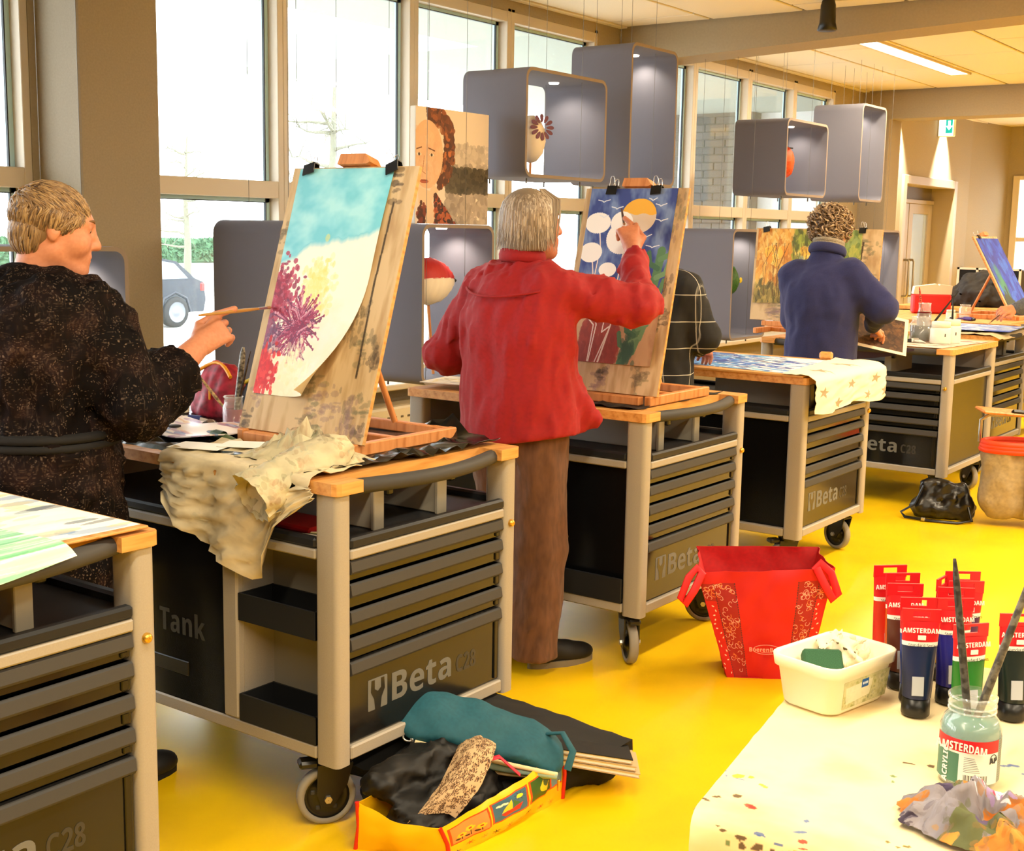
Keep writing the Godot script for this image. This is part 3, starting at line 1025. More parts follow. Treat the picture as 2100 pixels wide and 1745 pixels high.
# a hand on its own fine grid; thumb = +1 when the thumb lies on the fd x nb side
func hand(s: SurfaceTool, w: Vector3, fd: Vector3, nb: Vector3, thumb: float, curl: Array, grip: Vector3, fore: Vector3, rw := 0.026) -> Array:
	var ringp := []
	fd = fd.normalized()
	nb = (nb - fd * nb.dot(fd)).normalized()
	var side := fd.cross(nb) * thumb
	var F := Field.new(w - Vector3.ONE * 0.17, w + Vector3.ONE * 0.19, 0.0034)
	F.caps(fore, w, rw * 1.25, rw, 0.01)
	F.caps(w, w + fd * 0.03, rw, 0.027, 0.015)
	var lens := [0.068, 0.077, 0.070, 0.054]
	for j in 4:
		var k := w + fd * (0.086 - 0.004 * absf(j - 1.0)) + side * (0.030 - j * 0.020)
		F.caps(w + fd * 0.012 + side * (0.014 - j * 0.010), k, 0.015, 0.0115, 0.014)
		var a := 0.0
		var p := k
		var r := 0.0098
		var parts := [0.45, 0.31, 0.24]
		for e in 3:
			a += curl[j][e]
			var dirn := (fd * cos(a) - nb * sin(a) + side * (0.10 - j * 0.06)).normalized()
			var q: Vector3 = p + dirn * lens[j] * parts[e]
			if j == 2 and e == 0: ringp = [p.lerp(q, 0.45), q - p]
			F.caps(p, q, r, r - 0.0009, 0.004)
			p = q
			r -= 0.0009
	var tb := w + fd * 0.022 + side * 0.026 - nb * 0.006
	var tm := tb + (side * 0.55 + fd * 0.75 - nb * 0.35).normalized() * 0.042
	F.caps(tb, tm, 0.017, 0.0115, 0.012)
	var tt := grip
	var tk := tm.lerp(tt, 0.5) + side * 0.006
	F.caps(tm, tk, 0.0112, 0.0105, 0.004)
	F.caps(tk, tt, 0.0105, 0.0088, 0.004)
	F.nets(s)
	return ringp

# head: c is the point between the ears, Bh its frame
const HS := 0.90
func head(s: SurfaceTool, c: Vector3, Bh: Basis, plump := 1.0, neck_to := V0, cell := 0.0042):
	var F := Field.new(c - Vector3(0.17, 0.24, 0.17), c + Vector3(0.17, 0.16, 0.17), cell, Bh)
	F.S = HS
	var P := func(x: float, y: float, z: float) -> Vector3: return c + Bh * HS * Vector3(x, y, z)
	F.ell(P.call(-0.012, 0.030, 0), Vector3(0.096, 0.082, 0.074), 0.02)
	F.ell(P.call(0.035, -0.015, 0), Vector3(0.062, 0.085, 0.060), 0.03)
	F.caps(P.call(0.0, -0.062, 0.038), P.call(0.062, -0.098, 0.012), 0.027, 0.022, 0.025)
	F.caps(P.call(0.0, -0.062, -0.038), P.call(0.062, -0.098, -0.012), 0.027, 0.022, 0.025)
	for q in [-1.0, 1.0]:
		F.ell(P.call(0.054, -0.032, q * 0.034), Vector3(0.032, 0.030, 0.028) * plump, 0.018)
		F.caps(P.call(0.084, 0.030, q * 0.010), P.call(0.068, 0.031, q * 0.044), 0.012, 0.010, 0.012)
		F.ell(P.call(0.0985, -0.033, q * 0.010), Vector3(0.010, 0.008, 0.008), 0.006)
		F.carve(P.call(0.090, 0.012, q * 0.031), Vector3(0.013, 0.011, 0.016), 0.012)
		F.ell(P.call(0.074, 0.0115, q * 0.031), Vector3(0.0135, 0.0125, 0.0135), 0.004)
		F.caps(P.call(0.087, 0.020, q * 0.022), P.call(0.080, 0.018, q * 0.044), 0.0045, 0.004, 0.004)
		F.ell(P.call(-0.012, -0.002, q * 0.077), Vector3(0.019, 0.031, 0.009), 0.006)
		F.carve(P.call(-0.006, 0.004, q * 0.086), Vector3(0.010, 0.017, 0.005), 0.004)
		F.ell(P.call(-0.010, -0.027, q * 0.074), Vector3(0.009, 0.010, 0.007), 0.004)
	F.caps(P.call(0.088, 0.022, 0), P.call(0.113, -0.022, 0), 0.009, 0.0105, 0.012)
	F.ell(P.call(0.112, -0.029, 0), Vector3(0.014, 0.0115, 0.0125), 0.006)
	F.ell(P.call(0.080, -0.066, 0), Vector3(0.022, 0.028, 0.030), 0.015)
	F.caps(P.call(0.094, -0.060, -0.013), P.call(0.094, -0.060, 0.013), 0.008, 0.008, 0.010)
	F.caps(P.call(0.091, -0.073, -0.011), P.call(0.091, -0.073, 0.011), 0.008, 0.008, 0.010)
	F.carve(P.call(0.1035, -0.0665, 0), Vector3(0.004, 0.0016, 0.020), 0.003)
	F.ell(P.call(0.080, -0.102, 0), Vector3(0.022, 0.020, 0.024), 0.018)
	F.ell(P.call(0.038, -0.108, 0), Vector3(0.040, 0.024 * plump, 0.034), 0.03)
	F.caps(P.call(-0.028, -0.03, 0), neck_to, 0.056, 0.066, 0.03)
	F.nets(s)

func eyes_and_mouth(p: Node3D, c: Vector3, Bh: Basis):
	var P := func(x: float, y: float, z: float) -> Vector3: return c + Bh * HS * Vector3(x, y, z)
	for q in [-1.0, 1.0]:
		var e := ST()
		lathe(e, [Vector2(0.001, -0.0122), Vector2(0.008, -0.009), Vector2(0.0122, 0.0), Vector2(0.008, 0.009), Vector2(0.001, 0.0122)], 14, Transform3D(Bh * HS, P.call(0.0755, 0.0110, q * 0.031)))
		var eo := obj("eye", e, M.eye_white, p)
		var i := ST()
		lathe(i, [Vector2(0.001, 0.0015), Vector2(0.0048, 0.0008), Vector2(0.0055, -0.001)], 12, Transform3D(Bh * HS * Basis(Vector3(0, 0, 1), Vector3(1, 0, 0), Vector3(0, 1, 0)), P.call(0.0868, 0.0095, q * 0.031)))
		obj("iris", i, M.iris, eo)
		var b := ST()
		tube(b, [P.call(0.095, 0.034, q * 0.014), P.call(0.090, 0.0385, q * 0.030), P.call(0.076, 0.036, q * 0.050)], [0.003, 0.0036, 0.0015], 6)
		obj("eyebrow", b, M.brow, p)
	var l := ST()
	tube(l, [P.call(0.092, -0.062, -0.020), P.call(0.1005, -0.0605, -0.008), P.call(0.1005, -0.0605, 0.008), P.call(0.092, -0.062, 0.020)], [0.001, 0.0042, 0.0042, 0.001], 6)
	tube(l, [P.call(0.091, -0.070, -0.018), P.call(0.0975, -0.0735, -0.006), P.call(0.0975, -0.0735, 0.006), P.call(0.091, -0.070, 0.018)], [0.001, 0.0048, 0.0048, 0.001], 6)
	obj("lips", l, M.lip, p)

# hair made of many tapering locks over a cap; paths(i) gives points, vertex colours vary lock by lock
func locks(s: SurfaceTool, paths: Array, r: float, cols: Array, sides := 5):
	for i in paths.size():
		var c: Color = cols[rng.randi() % cols.size()]
		c = c.lerp(cols[rng.randi() % cols.size()], rng.randf())
		s.set_color(c)
		var n: int = paths[i].size()
		var rr := []
		for k in n:
			var f := float(k) / (n - 1)
			rr.append(r * (0.55 + 0.45 * sin(PI * minf(f * 1.3, 1.0))) * (1.0 if f < 0.6 else 1.0 - (f - 0.6) * 2.1))
		tube(s, paths[i], rr, sides, false, 0.55)

func shoe(p: Node3D, heel: Vector3, toe: Vector3, m: Material, sole: Material, hgt := 0.06):
	var f := (toe - heel)
	var L := f.length()
	var B := facing(f)
	var mid := (heel + toe) * 0.5
	var F := Field.new(mid - Vector3(0.19, 0.02, 0.19), mid + Vector3(0.19, 0.16, 0.19), 0.006, B)
	F.ell(heel + B * Vector3(0.045, 0.045, 0), Vector3(0.05, 0.055, 0.036), 0.02)
	F.ell(heel + B * Vector3(L - 0.075, 0.035, 0), Vector3(0.078, 0.036, 0.047), 0.03)
	F.caps(heel + B * Vector3(0.06, 0.06, 0), heel + B * Vector3(L * 0.55, 0.045, 0), 0.042, 0.038, 0.03)
	F.cut(mid + Vector3(0, 0.018 - mid.y, 0), Vector3(0, -1, 0))
	var s := ST()
	F.nets(s)
	var sh := obj("shoe", s, m, p)
	var sl := ST()
	var poly := PackedVector2Array()
	for i in 20:
		var a := TAU * i / 20.0
		var wv := 0.046 if cos(a) > 0 else 0.039
		poly.append(Vector2(cos(a) * (L * 0.5 + 0.004), sin(a) * wv))
	prism(sl, poly, 0.022, Transform3D(B * Basis(Vector3.RIGHT, Vector3(0, 0, 1), Vector3(0, -1, 0)), mid + Vector3(0, 0.011 - mid.y, 0)), true)
	obj("sole", sl, sole, sh)

func build_people():
	mat("eye_white", Color(0.85, 0.80, 0.76), 0.3)
	mat("iris", Color(0.16, 0.12, 0.10), 0.25)
	mat("brow", Color(0.50, 0.36, 0.22), 0.8)
	mat("lip", Color(0.76, 0.42, 0.36), 0.5)
	M.skin_a = grain(mat("skin_warm", Color(0.85, 0.585, 0.45), 0.5), noise_tex(0.05, [[0.0, Color(0.93, 0.86, 0.83)], [1.0, Color.WHITE]], 256, FastNoiseLite.TYPE_SIMPLEX_SMOOTH, 4, 31), Vector3.ONE * 6.0)
	M.skin_b = grain(mat("skin_ruddy", Color(0.80, 0.53, 0.41), 0.5), noise_tex(0.05, [[0.0, Color(0.90, 0.82, 0.78)], [1.0, Color.WHITE]], 256, FastNoiseLite.TYPE_SIMPLEX_SMOOTH, 4, 32), Vector3.ONE * 6.0)
	M.hair = mat("hair", Color.WHITE, 0.42)
	M.hair.vertex_color_use_as_albedo = true
	mat("shoe_black", Color(0.05, 0.045, 0.045), 0.6)
	mat("sole_grey", Color(0.50, 0.46, 0.38), 0.8)
	mat("trousers_dark", Color(0.07, 0.065, 0.07), 0.85)
	person_black()
	person_red()
	person_blue()
	person_plaid()
	person_edge()

# ---- woman in the dark patterned tunic
func person_black():
	var R := Vector3(1.90, 0, -2.86)
	var p := thing("person", "person with short blond hair in a black patterned tunic holding a paintbrush", "person", R)
	var Bt := facing(Vector3(0.93, 0, 0.30))
	var Bh := facing(Vector3(0.90, -0.10, 0.50))
	Bh = Bh.rotated(Bh.z.normalized(), -0.10).orthonormalized()
	var T := func(f: float, y: float, r: float) -> Vector3: return Bt * Vector3(f, 0, r) + Vector3(0, y, 0)
	var hc := Vector3(1.930, 1.488, -2.812) - R   # between the ears
	var nb := Vector3(1.885, 1.332, -2.85) - R
	# skin: head, neck, right forearm and hand
	var body := ST()
	head(body, hc, Bh, 1.12, nb)
	var sh := Vector3(1.935, 1.285, -2.71) - R
	var el := Vector3(2.015, 1.068, -2.60) - R
	var wr := Vector3(2.238, 1.190, -2.650) - R
	var kn := Vector3(2.385, 1.272, -2.640) - R
	var grip := Vector3(2.365, 1.280, -2.655) - R
	var F := Field.new(Vector3(-0.45, 0.0, -0.45), Vector3(0.5, 1.4, 0.5), 0.014, Bt)
	F.ell(T.call(0, 1.16, 0), Vector3(0.12, 0.20, 0.17), 0.05)
	F.ell(T.call(0, 0.90, 0), Vector3(0.13, 0.22, 0.17), 0.08)
	F.caps(sh, el, 0.045, 0.040, 0.03)
	for q in [-1.0, 1.0]:
		F.caps(T.call(0, 0.82, q * 0.09), T.call(0.02, 0.45, q * 0.10), 0.08, 0.05, 0.03)
		F.caps(T.call(0.02, 0.45, q * 0.10), T.call(0.0, 0.09, q * 0.10), 0.05, 0.035, 0.02)
	F.caps(T.call(0, 1.28, 0), nb, 0.07, 0.055, 0.04)
	F.nets(body)
	var Fa := Field.new(el.min(wr) - Vector3.ONE * 0.09, el.max(wr) + Vector3.ONE * 0.09, 0.006)
	Fa.caps(el, el.lerp(wr, 0.45), 0.046, 0.043, 0.02)
	Fa.caps(el.lerp(wr, 0.45), wr, 0.043, 0.030, 0.02)
	Fa.nets(body)
	var rgp := hand(body, wr, kn - wr, Vector3(-0.60, 0.35, 0.72), -1.0, [[0.55, 0.75, 0.35], [0.62, 0.80, 0.45], [0.72, 0.85, 0.5], [0.80, 0.85, 0.5]], grip, wr.lerp(el, 0.25), 0.027)
	obj("body", body, M.skin_a, p)
	eyes_and_mouth(p, hc, Bh)
	# ring
	var rg := ST()
	lathe(rg, [Vector2(0.0105, -0.003), Vector2(0.0118, 0.0), Vector2(0.0105, 0.003)], 16, Transform3D(basis_y(rgp[1]), rgp[0]))
	obj("ring", rg, M.steel, p)
	# tunic
	var C := Field.new(Vector3(-0.46, 0.50, -0.46), Vector3(0.48, 1.46, 0.46), 0.0115, Bt)
	C.ell(T.call(-0.035, 1.17, 0), Vector3(0.165, 0.215, 0.220), 0.05)
	C.ell(T.call(0.02, 1.12, 0), Vector3(0.165, 0.16, 0.19), 0.06)
	C.ell(T.call(-0.01, 0.92, 0), Vector3(0.185, 0.20, 0.222), 0.08)
	C.caps(T.call(-0.03, 1.29, -0.13), T.call(-0.03, 1.29, 0.13), 0.085, 0.085, 0.06)
	C.caps(T.call(-0.01, 0.88, 0), T.call(0.0, 0.56, 0), 0.245, 0.27, 0.05, Vector3(1.28, 1, 1.05))
	C.caps(T.call(-0.03, 1.30, 0), nb + Vector3(0.0, -0.005, 0), 0.10, 0.072, 0.05)
	C.caps(sh - Bt * Vector3(0.03, 0, 0.03), sh + Vector3(0.01, -0.04, 0.0), 0.092, 0.09, 0.05)
	C.caps(sh, el + Vector3(-0.015, -0.01, 0), 0.088, 0.083, 0.04)
	C.caps(el + Vector3(-0.015, -0.01, 0), el.lerp(wr, 0.46), 0.084, 0.074, 0.03)
	C.caps(el.lerp(wr, 0.40), el.lerp(wr, 0.50), 0.078, 0.074, 0.012)
	C.caps(T.call(-0.02, 1.28, -0.17), T.call(0.02, 1.06, -0.24), 0.085, 0.075, 0.04)
	C.caps(T.call(0.02, 1.06, -0.24), T.call(0.20, 1.0, -0.17), 0.072, 0.06, 0.03)
	C.ripple(fnoise(1.0, 5, 3), 0.022, Vector3(7, 5, 7))
	C.ripple(fnoise(1.0, 9, 2), 0.014, Vector3(22, 9, 22))
	C.cut(Vector3(0, 0.56, 0), Vector3(0, -1, 0))
	C.cut(el.lerp(wr, 0.56), (wr - el).normalized())
	var ts := ST()
	C.nets(ts)
	var tim := tunic_image()
	M.tunic = mat("tunic_cloth", Color.WHITE, 0.75, 0, 0.2)
	grain(M.tunic, ImageTexture.create_from_image(tim), Vector3(1.5, 1.5, 1.5))
	obj("tunic", ts, M.tunic, p)
	# collar band and belt
	var cb := ST()
	tube(cb, ring_pts(nb + Vector3(0.004, 0.0, 0.004), 0.073, 0.068, Bt.rotated(Bt.z, -0.22), 20), 0.014, 8, false)
	obj("collar", cb, M.trousers_dark, p)
	var bl := ST()
	for e in [0.0, 0.022]:
		tube(bl, ring_pts(T.call(-0.01, 0.965 + e, 0), 0.184, 0.223, Bt, 40), 0.018, 8, false, 0.7)
	obj("belt", bl, M.trousers_dark, p)
	# trousers and shoes
	var L := Field.new(Vector3(-0.35, 0.03, -0.35), Vector3(0.35, 0.75, 0.35), 0.013, Bt)
	for q in [-1.0, 1.0]:
		L.caps(T.call(0, 0.75, q * 0.09), T.call(0.02, 0.42, q * 0.10), 0.105, 0.075, 0.02)
		L.caps(T.call(0.02, 0.42, q * 0.10), T.call(0.0, 0.07, q * 0.10), 0.075, 0.065, 0.02)
	var lt := ST()
	L.nets(lt)
	obj("trousers", lt, M.trousers_dark, p)
	shoe(p, T.call(-0.07, 0, 0.10), Vector3(2.205, 0, -2.745) - R, M.shoe_black, M.trousers_dark)
	shoe(p, T.call(-0.07, 0, -0.11), T.call(0.17, 0, -0.13), M.shoe_black, M.trousers_dark)
	# hair: cap, then combed locks
	var H := Field.new(hc - Vector3.ONE * 0.17, hc + Vector3.ONE * 0.17, 0.006, Bh)
	H.S = HS
	H.ell(hc + Bh * HS * Vector3(-0.022, 0.034, 0), Vector3(0.101, 0.086, 0.085), 0.02)
	H.ell(hc + Bh * HS * Vector3(-0.055, -0.02, 0), Vector3(0.060, 0.075, 0.066), 0.03)
	H.carve(hc + Bh * HS * Vector3(0.085, -0.04, 0), Vector3(0.085, 0.072, 0.10), 0.01)
	for q in [-1.0, 1.0]: H.carve(hc + Bh * HS * Vector3(-0.004, -0.012, q * 0.085), Vector3(0.024, 0.034, 0.024), 0.006)
	var hs := ST()
	hs.set_color(Color(0.22, 0.13, 0.065))
	H.nets(hs)
	var cols := [Color(0.10, 0.055, 0.028), Color(0.25, 0.145, 0.065), Color(0.46, 0.30, 0.14), Color(0.33, 0.20, 0.09)]
	var paths := []
	var hcen := Vector3(-0.022, 0.032, 0)
	for i in 2600:
		var dv := Vector3(rng.randfn(), rng.randfn(), rng.randfn()).normalized()
		var pt := hcen + dv * Vector3(0.104, 0.090, 0.087)
		if pt.y < -0.07: continue
		if pt.x > 0.02 and pt.y < 0.045 - (0.03 if pt.x < 0.04 else 0.0): continue
		var nearear := Vector2(pt.x + 0.004, pt.y + 0.010).length() < 0.034 and absf(pt.z) > 0.04
		if nearear: continue
		var pts := []
		var step := rng.randf_range(0.011, 0.017)
		for k in 5:
			pts.append(hc + Bh * HS * pt)
			var nrm := ((pt - hcen) / Vector3(0.104, 0.090, 0.087)).normalized()
			var comb := Vector3(0.75 if pt.y > 0.05 else -0.25, -0.55, 0) + Vector3(rng.randf_range(-0.35, 0.35), rng.randf_range(-0.2, 0.2), rng.randf_range(-0.35, 0.35))
			if pt.y < 0.03 and pt.x < 0.0: comb = Vector3(-0.05, -1.0, -pt.z * 2.0)
			comb = (comb - nrm * comb.dot(nrm)).normalized()
			pt += comb * step
			var q := (pt - hcen) / Vector3(0.104, 0.090, 0.087)
			var shrink := 1.0 - clampf((0.0 - pt.y) * 2.2, 0.0, 0.28)
			pt = hcen + q.normalized() * Vector3(0.104, 0.090, 0.087) * (shrink * (1.0 + 0.035 * sin(k * 0.9) + rng.randf_range(-0.008, 0.012)))
		paths.append(pts)
	for i in 420:
		var a := rng.randf_range(-1.75, 1.75)
		var pts := []
		var y0 := rng.randf_range(-0.045, 0.045)
		for k in 5:
			var y := y0 - k * 0.0125
			var ra := sqrt(maxf(0.08, 1.0 - pow((y + 0.02) / 0.080, 2)))
			pts.append(hc + Bh * HS * Vector3(-0.055 - cos(a) * 0.066 * ra, y, sin(a) * 0.073 * ra))
		paths.append(pts)
	locks(hs, paths, 0.0046, cols)
	obj("hair", hs, M.hair, p)
	# the brush in her hand
	var b0 := Vector3(2.20, 1.272, -2.605)
	var b1 := Vector3(2.560, 1.274, -2.718)
	var br := thing("paintbrush", "long thin brush held by the person in the black tunic against the coral painting", "paintbrush", b0)
	var dv := b1 - b0
	var s1 := ST()
	tube(s1, [V0, dv * 0.1, dv * 0.6, dv * 0.82], [0.0025, 0.0042, 0.0052, 0.0035], 8)
	obj("handle", s1, mat("brush_ochre", Color(0.72, 0.52, 0.22), 0.35), br)
	var s2 := ST()
	tube(s2, [dv * 0.80, dv * 0.93], [0.0042, 0.0038], 8)
	obj("ferrule", s2, M.steel, br)
	var s3 := ST()
	tube(s3, [dv * 0.92, dv * 0.97, dv * 0.997], [0.0038, 0.0045, 0.001], 8)
	obj("bristles", s3, mat("bristle", Color(0.70, 0.52, 0.38), 0.8), br)

func ring_pts(c: Vector3, rx: float, rz: float, B: Basis, n: int) -> Array:
	var a := []
	for i in n + 1:
		var t := TAU * i / n
		a.append(c + B * Vector3(cos(t) * rx, 0, sin(t) * rz))
	return a

func tunic_image() -> Image:
	var N := 384
	var im := Image.create(N, N, false, Image.FORMAT_RGB8)
	im.fill(Color(0.085, 0.066, 0.062))
	var n1 := fnoise(0.012, 11, 3)
	var n2 := fnoise(0.03, 12, 2)
	for y in N:
		for x in N:
			var a := n1.get_noise_2d(x, y)
			var b := n2.get_noise_2d(x + 500, y)
			var c := Color(0.055, 0.042, 0.04).lerp(Color(0.15, 0.10, 0.095), clampf(a * 1.6 + 0.25, 0, 1))
			# swirling bands of small scales
			var band := absf(sin((a * 9.0 + b * 2.0) * PI))
			var cell := Vector2(fmod(x * 0.17 + a * 5.0, 1.0), fmod(y * 0.17 + b * 4.0, 1.0))
			if cell.x < 0: cell.x += 1.0
			if cell.y < 0: cell.y += 1.0
			var scale_spot := cell.x > 0.28 and cell.x < 0.78 and cell.y > 0.28 and cell.y < 0.74
			if band > 0.88 and b > -0.05 and scale_spot: c = c.lerp(Color(0.62, 0.53, 0.46), 0.8)
			elif a > 0.22 and scale_spot: c = c.lerp(Color(0.42, 0.33, 0.26), 0.55)
			im.set_pixel(x, y, c)
	return im

# ---- woman in the red shirt, seen from behind
func person_red():
	var R := Vector3(3.52, 0, -2.53)
	var p := thing("person", "person with grey bob in a red shirt and brown velvet trousers painting", "person", R)
	var Bt := facing(Vector3(0.99, 0, 0.10))
	var T := func(f: float, y: float, r: float) -> Vector3: return Bt * Vector3(f, 0, r) + Vector3(0, y, 0)
	var hc: Vector3 = T.call(0.035, 1.525, 0.015)
	var Bh := facing(Vector3(0.88, 0, 0.40))
	var nk: Vector3 = T.call(0.0, 1.40, 0.0)
	var sh: Vector3 = T.call(-0.01, 1.325, 0.165)
	var el := Vector3(3.715, 1.262, -2.185) - R
	var wr := Vector3(3.880, 1.452, -2.318) - R
	var kn := Vector3(3.925, 1.535, -2.372) - R
	var grip := Vector3(3.965, 1.553, -2.405) - R
	var body := ST()
	head(body, hc, Bh, 0.95, nk)
	var F := Field.new(Vector3(-0.4, 0.05, -0.4), Vector3(0.4, 1.42, 0.4), 0.014, Bt)
	F.ell(T.call(0, 1.16, 0), Vector3(0.10, 0.20, 0.15), 0.05)
	F.ell(T.call(0, 0.93, 0), Vector3(0.11, 0.2, 0.15), 0.08)
	F.caps(T.call(0, 1.3, 0), nk, 0.06, 0.05, 0.04)
	for q in [-1.0, 1.0]:
		F.caps(T.call(0, 0.86, q * 0.085), T.call(0.02, 0.47, q * 0.10), 0.075, 0.05, 0.03)
		F.caps(T.call(0.02, 0.47, q * 0.10), T.call(0.0, 0.09, q * 0.10), 0.05, 0.035, 0.02)
	F.caps(sh, el, 0.045, 0.036, 0.02)
	F.nets(body)
	hand(body, wr, kn - wr, Vector3(-0.75, 0.05, 0.65), 1.0, [[0.5, 0.9, 0.5], [0.6, 1.0, 0.6], [0.75, 1.1, 0.6], [0.9, 1.1, 0.6]], grip, wr.lerp(el, 0.3), 0.027)
	obj("body", body, M.skin_b, p)
	eyes_and_mouth(p, hc, Bh)
	# shirt
	var C := Field.new(Vector3(-0.42, 0.70, -0.50), Vector3(0.46, 1.50, 0.46), 0.0115, Bt)
	C.ell(T.call(-0.02, 1.20, 0), Vector3(0.150, 0.185, 0.205), 0.05)
	C.caps(T.call(-0.015, 1.325, -0.105), T.call(-0.015, 1.325, 0.105), 0.062, 0.062, 0.06)
	C.caps(T.call(-0.01, 1.10, 0), T.call(-0.01, 0.78, 0.01), 0.225, 0.243, 0.06, Vector3(1.38, 1, 1.04))
	C.caps(T.call(0, 1.36, 0), T.call(0.005, 1.412, 0), 0.066, 0.064, 0.035)
	C.caps(sh - Vector3(0, 0.01, 0.04), el + Vector3(-0.01, 0, 0.005), 0.082, 0.069, 0.04)
	C.caps(el + Vector3(-0.01, 0, 0.005), el.lerp(wr, 0.82), 0.066, 0.046, 0.03)
	var el2: Vector3 = T.call(-0.06, 1.07, -0.305)
	C.caps(T.call(-0.01, 1.30, -0.165), el2, 0.078, 0.068, 0.04)
	C.caps(el2, T.call(0.16, 1.03, -0.22), 0.066, 0.05, 0.03)
	# side vent corner that hangs out at the right
	C.caps(T.call(0.06, 0.98, 0.17), T.call(0.13, 0.88, 0.215), 0.04, 0.03, 0.04)
	C.ripple(fnoise(1.0, 25, 3), 0.018, Vector3(9, 3.2, 9))
	C.ripple(fnoise(1.0, 29, 2), 0.010, Vector3(26, 7, 26))
	C.ripple(fnoise(1.0, 31, 2), 0.007, Vector3(12, 22, 12), Vector3(0.05, 1.0, 0.1))
	C.cut(T.call(0, 0.795, 0), Vector3(0.0, -1, 0.18).normalized())
	C.cut(el.lerp(wr, 0.86), (wr - el).normalized())
	var cs := ST()
	C.nets(cs)
	var weave := noise_tex(0.09, [[0.0, Color(0.86, 0.82, 0.82)], [0.5, Color(0.95, 0.94, 0.94)], [1.0, Color.WHITE]], 256, FastNoiseLite.TYPE_SIMPLEX_SMOOTH, 5, 40)
	M.red_shirt = grain(mat("red_cotton", Color(0.63, 0.05, 0.085), 0.8), weave, Vector3.ONE * 2.5)
	M.red_shirt.rim_enabled = true
	M.red_shirt.rim = 0.25
	var so := obj("shirt", cs, M.red_shirt, p)
	# collar and yoke seam
	var cb := ST()
	var cp := ring_pts(T.call(0.0, 1.418, 0), 0.069, 0.068, Bt.rotated(Bt.z, -0.1), 24)
	tube(cb, cp, 0.012, 8, false, 2.0)
	obj("collar", cb, M.red_shirt, so)
	var ys := ST()
	var yp := []
	for i in 13:
		var t := -1.0 + i / 6.0
		yp.append(T.call(-0.172 + 0.075 * t * t, 1.288 + 0.022 * t * t, t * 0.165))
	tube(ys, yp, 0.004, 6)
	obj("yoke_seam", ys, M.red_shirt, so)
	# trousers
	var L := Field.new(Vector3(-0.33, 0.04, -0.35), Vector3(0.33, 0.92, 0.35), 0.011, Bt)
	L.ell(T.call(0, 0.82, 0), Vector3(0.135, 0.14, 0.175), 0.03)
	for q in [[1.0, 0.055, -0.07], [-1.0, 0.09, 0.03]]:
		var kx: float = 0.035 + q[2] * 0.3
		L.caps(T.call(-0.005, 0.80, q[0] * 0.085), T.call(kx, 0.44, q[0] * 0.095), 0.108, 0.086, 0.025)
		L.caps(T.call(kx, 0.44, q[0] * 0.095), T.call(q[2] + 0.045, 0.06, q[0] * 0.105), 0.086, 0.080, 0.03)
	L.ripple(fnoise(1.0, 45, 3), 0.014, Vector3(12, 4, 12))
	L.cut(Vector3(0, 0.052, 0), Vector3(0, -1, 0))
	var ls := ST()
	L.nets(ls)
	M.velvet = grain(mat("brown_velvet", Color(0.43, 0.285, 0.195), 0.85), noise_tex(0.04, [[0.0, Color(0.72, 0.70, 0.68)], [0.6, Color(0.92, 0.91, 0.9)], [1.0, Color.WHITE]], 256, FastNoiseLite.TYPE_SIMPLEX_SMOOTH, 3, 44), Vector3(4, 1.2, 4))
	M.velvet.rim_enabled = true
	M.velvet.rim = 0.6
	obj("trousers", ls, M.velvet, p)
	shoe(p, Vector3(3.505, 0, -2.462) - R, Vector3(3.735, 0, -2.352) - R, M.shoe_black, M.sole_grey)
	shoe(p, Vector3(3.50, 0, -2.66) - R, Vector3(3.73, 0, -2.60) - R, M.shoe_black, M.sole_grey)
	# hair: straight chin-length bob
	var H := Field.new(hc - Vector3.ONE * 0.19, hc + Vector3.ONE * 0.17, 0.006, Bh)
	H.S = HS
	H.ell(hc + Bh * HS * Vector3(-0.018, 0.036, 0), Vector3(0.104, 0.090, 0.092), 0.02)
	H.caps(hc + Bh * HS * Vector3(-0.035, 0.03, 0), hc + Bh * HS * Vector3(-0.035, -0.062, 0), 0.094, 0.098, 0.03, Vector3(1.1, 1, 1))
	H.carve(hc + Bh * HS * Vector3(0.085, -0.055, 0), Vector3(0.08, 0.115, 0.13), 0.01)
	H.cut(hc + Vector3(0, -0.088, 0), Vector3(0, -1, 0))
	var hs := ST()
	hs.set_color(Color(0.23, 0.18, 0.13))
	H.nets(hs)
	var cols := [Color(0.20, 0.15, 0.105), Color(0.34, 0.27, 0.20), Color(0.52, 0.44, 0.35), Color(0.30, 0.23, 0.165)]
	var paths := []
	for i in 800:
		var a := rng.randf_range(-PI, PI)
		if absf(a) < 0.75: continue
		var top := rng.randf_range(0.1, 1.2)
		var pts := []
		var flip := rng.randf_range(-0.004, 0.010)
		for k in 8:
			var t := k / 7.0
			var y: float
			var rad: float
			var th := top + t * 2.2
			if th < 1.5:
				y = 0.040 + 0.090 * cos(th)
				rad = sin(th)
			else:
				y = 0.052 - (th - 1.5) * 0.083
				rad = 1.0 + 0.05 * (th - 1.5)
			var e := rng.randf_range(-0.0015, 0.0015) + (flip if k == 7 else 0.0)
			pts.append(hc + Bh * HS * Vector3(-0.024 + cos(a) * (0.103 * rad + e), maxf(y, -0.098), sin(a) * (0.098 * rad + e)))
		paths.append(pts)
	# fringe side wisps framing the cheek
	for i in 60:
		var q := 1.0 if i % 2 == 0 else -1.0
		var x0 := rng.randf_range(0.01, 0.07)
		paths.append([hc + Bh * HS * Vector3(x0 * 0.4, 0.13, q * 0.03), hc + Bh * HS * Vector3(x0, 0.09, q * 0.075), hc + Bh * HS * Vector3(x0 * 0.9, 0.03, q * 0.089), hc + Bh * HS * Vector3(x0 * 0.75, -0.05, q * 0.090)])
	locks(hs, paths, 0.0044, cols)
	obj("hair", hs, M.hair, p)
	# short stick of paint held against the sheet
	var b0 := Vector3(3.925, 1.585, -2.395)
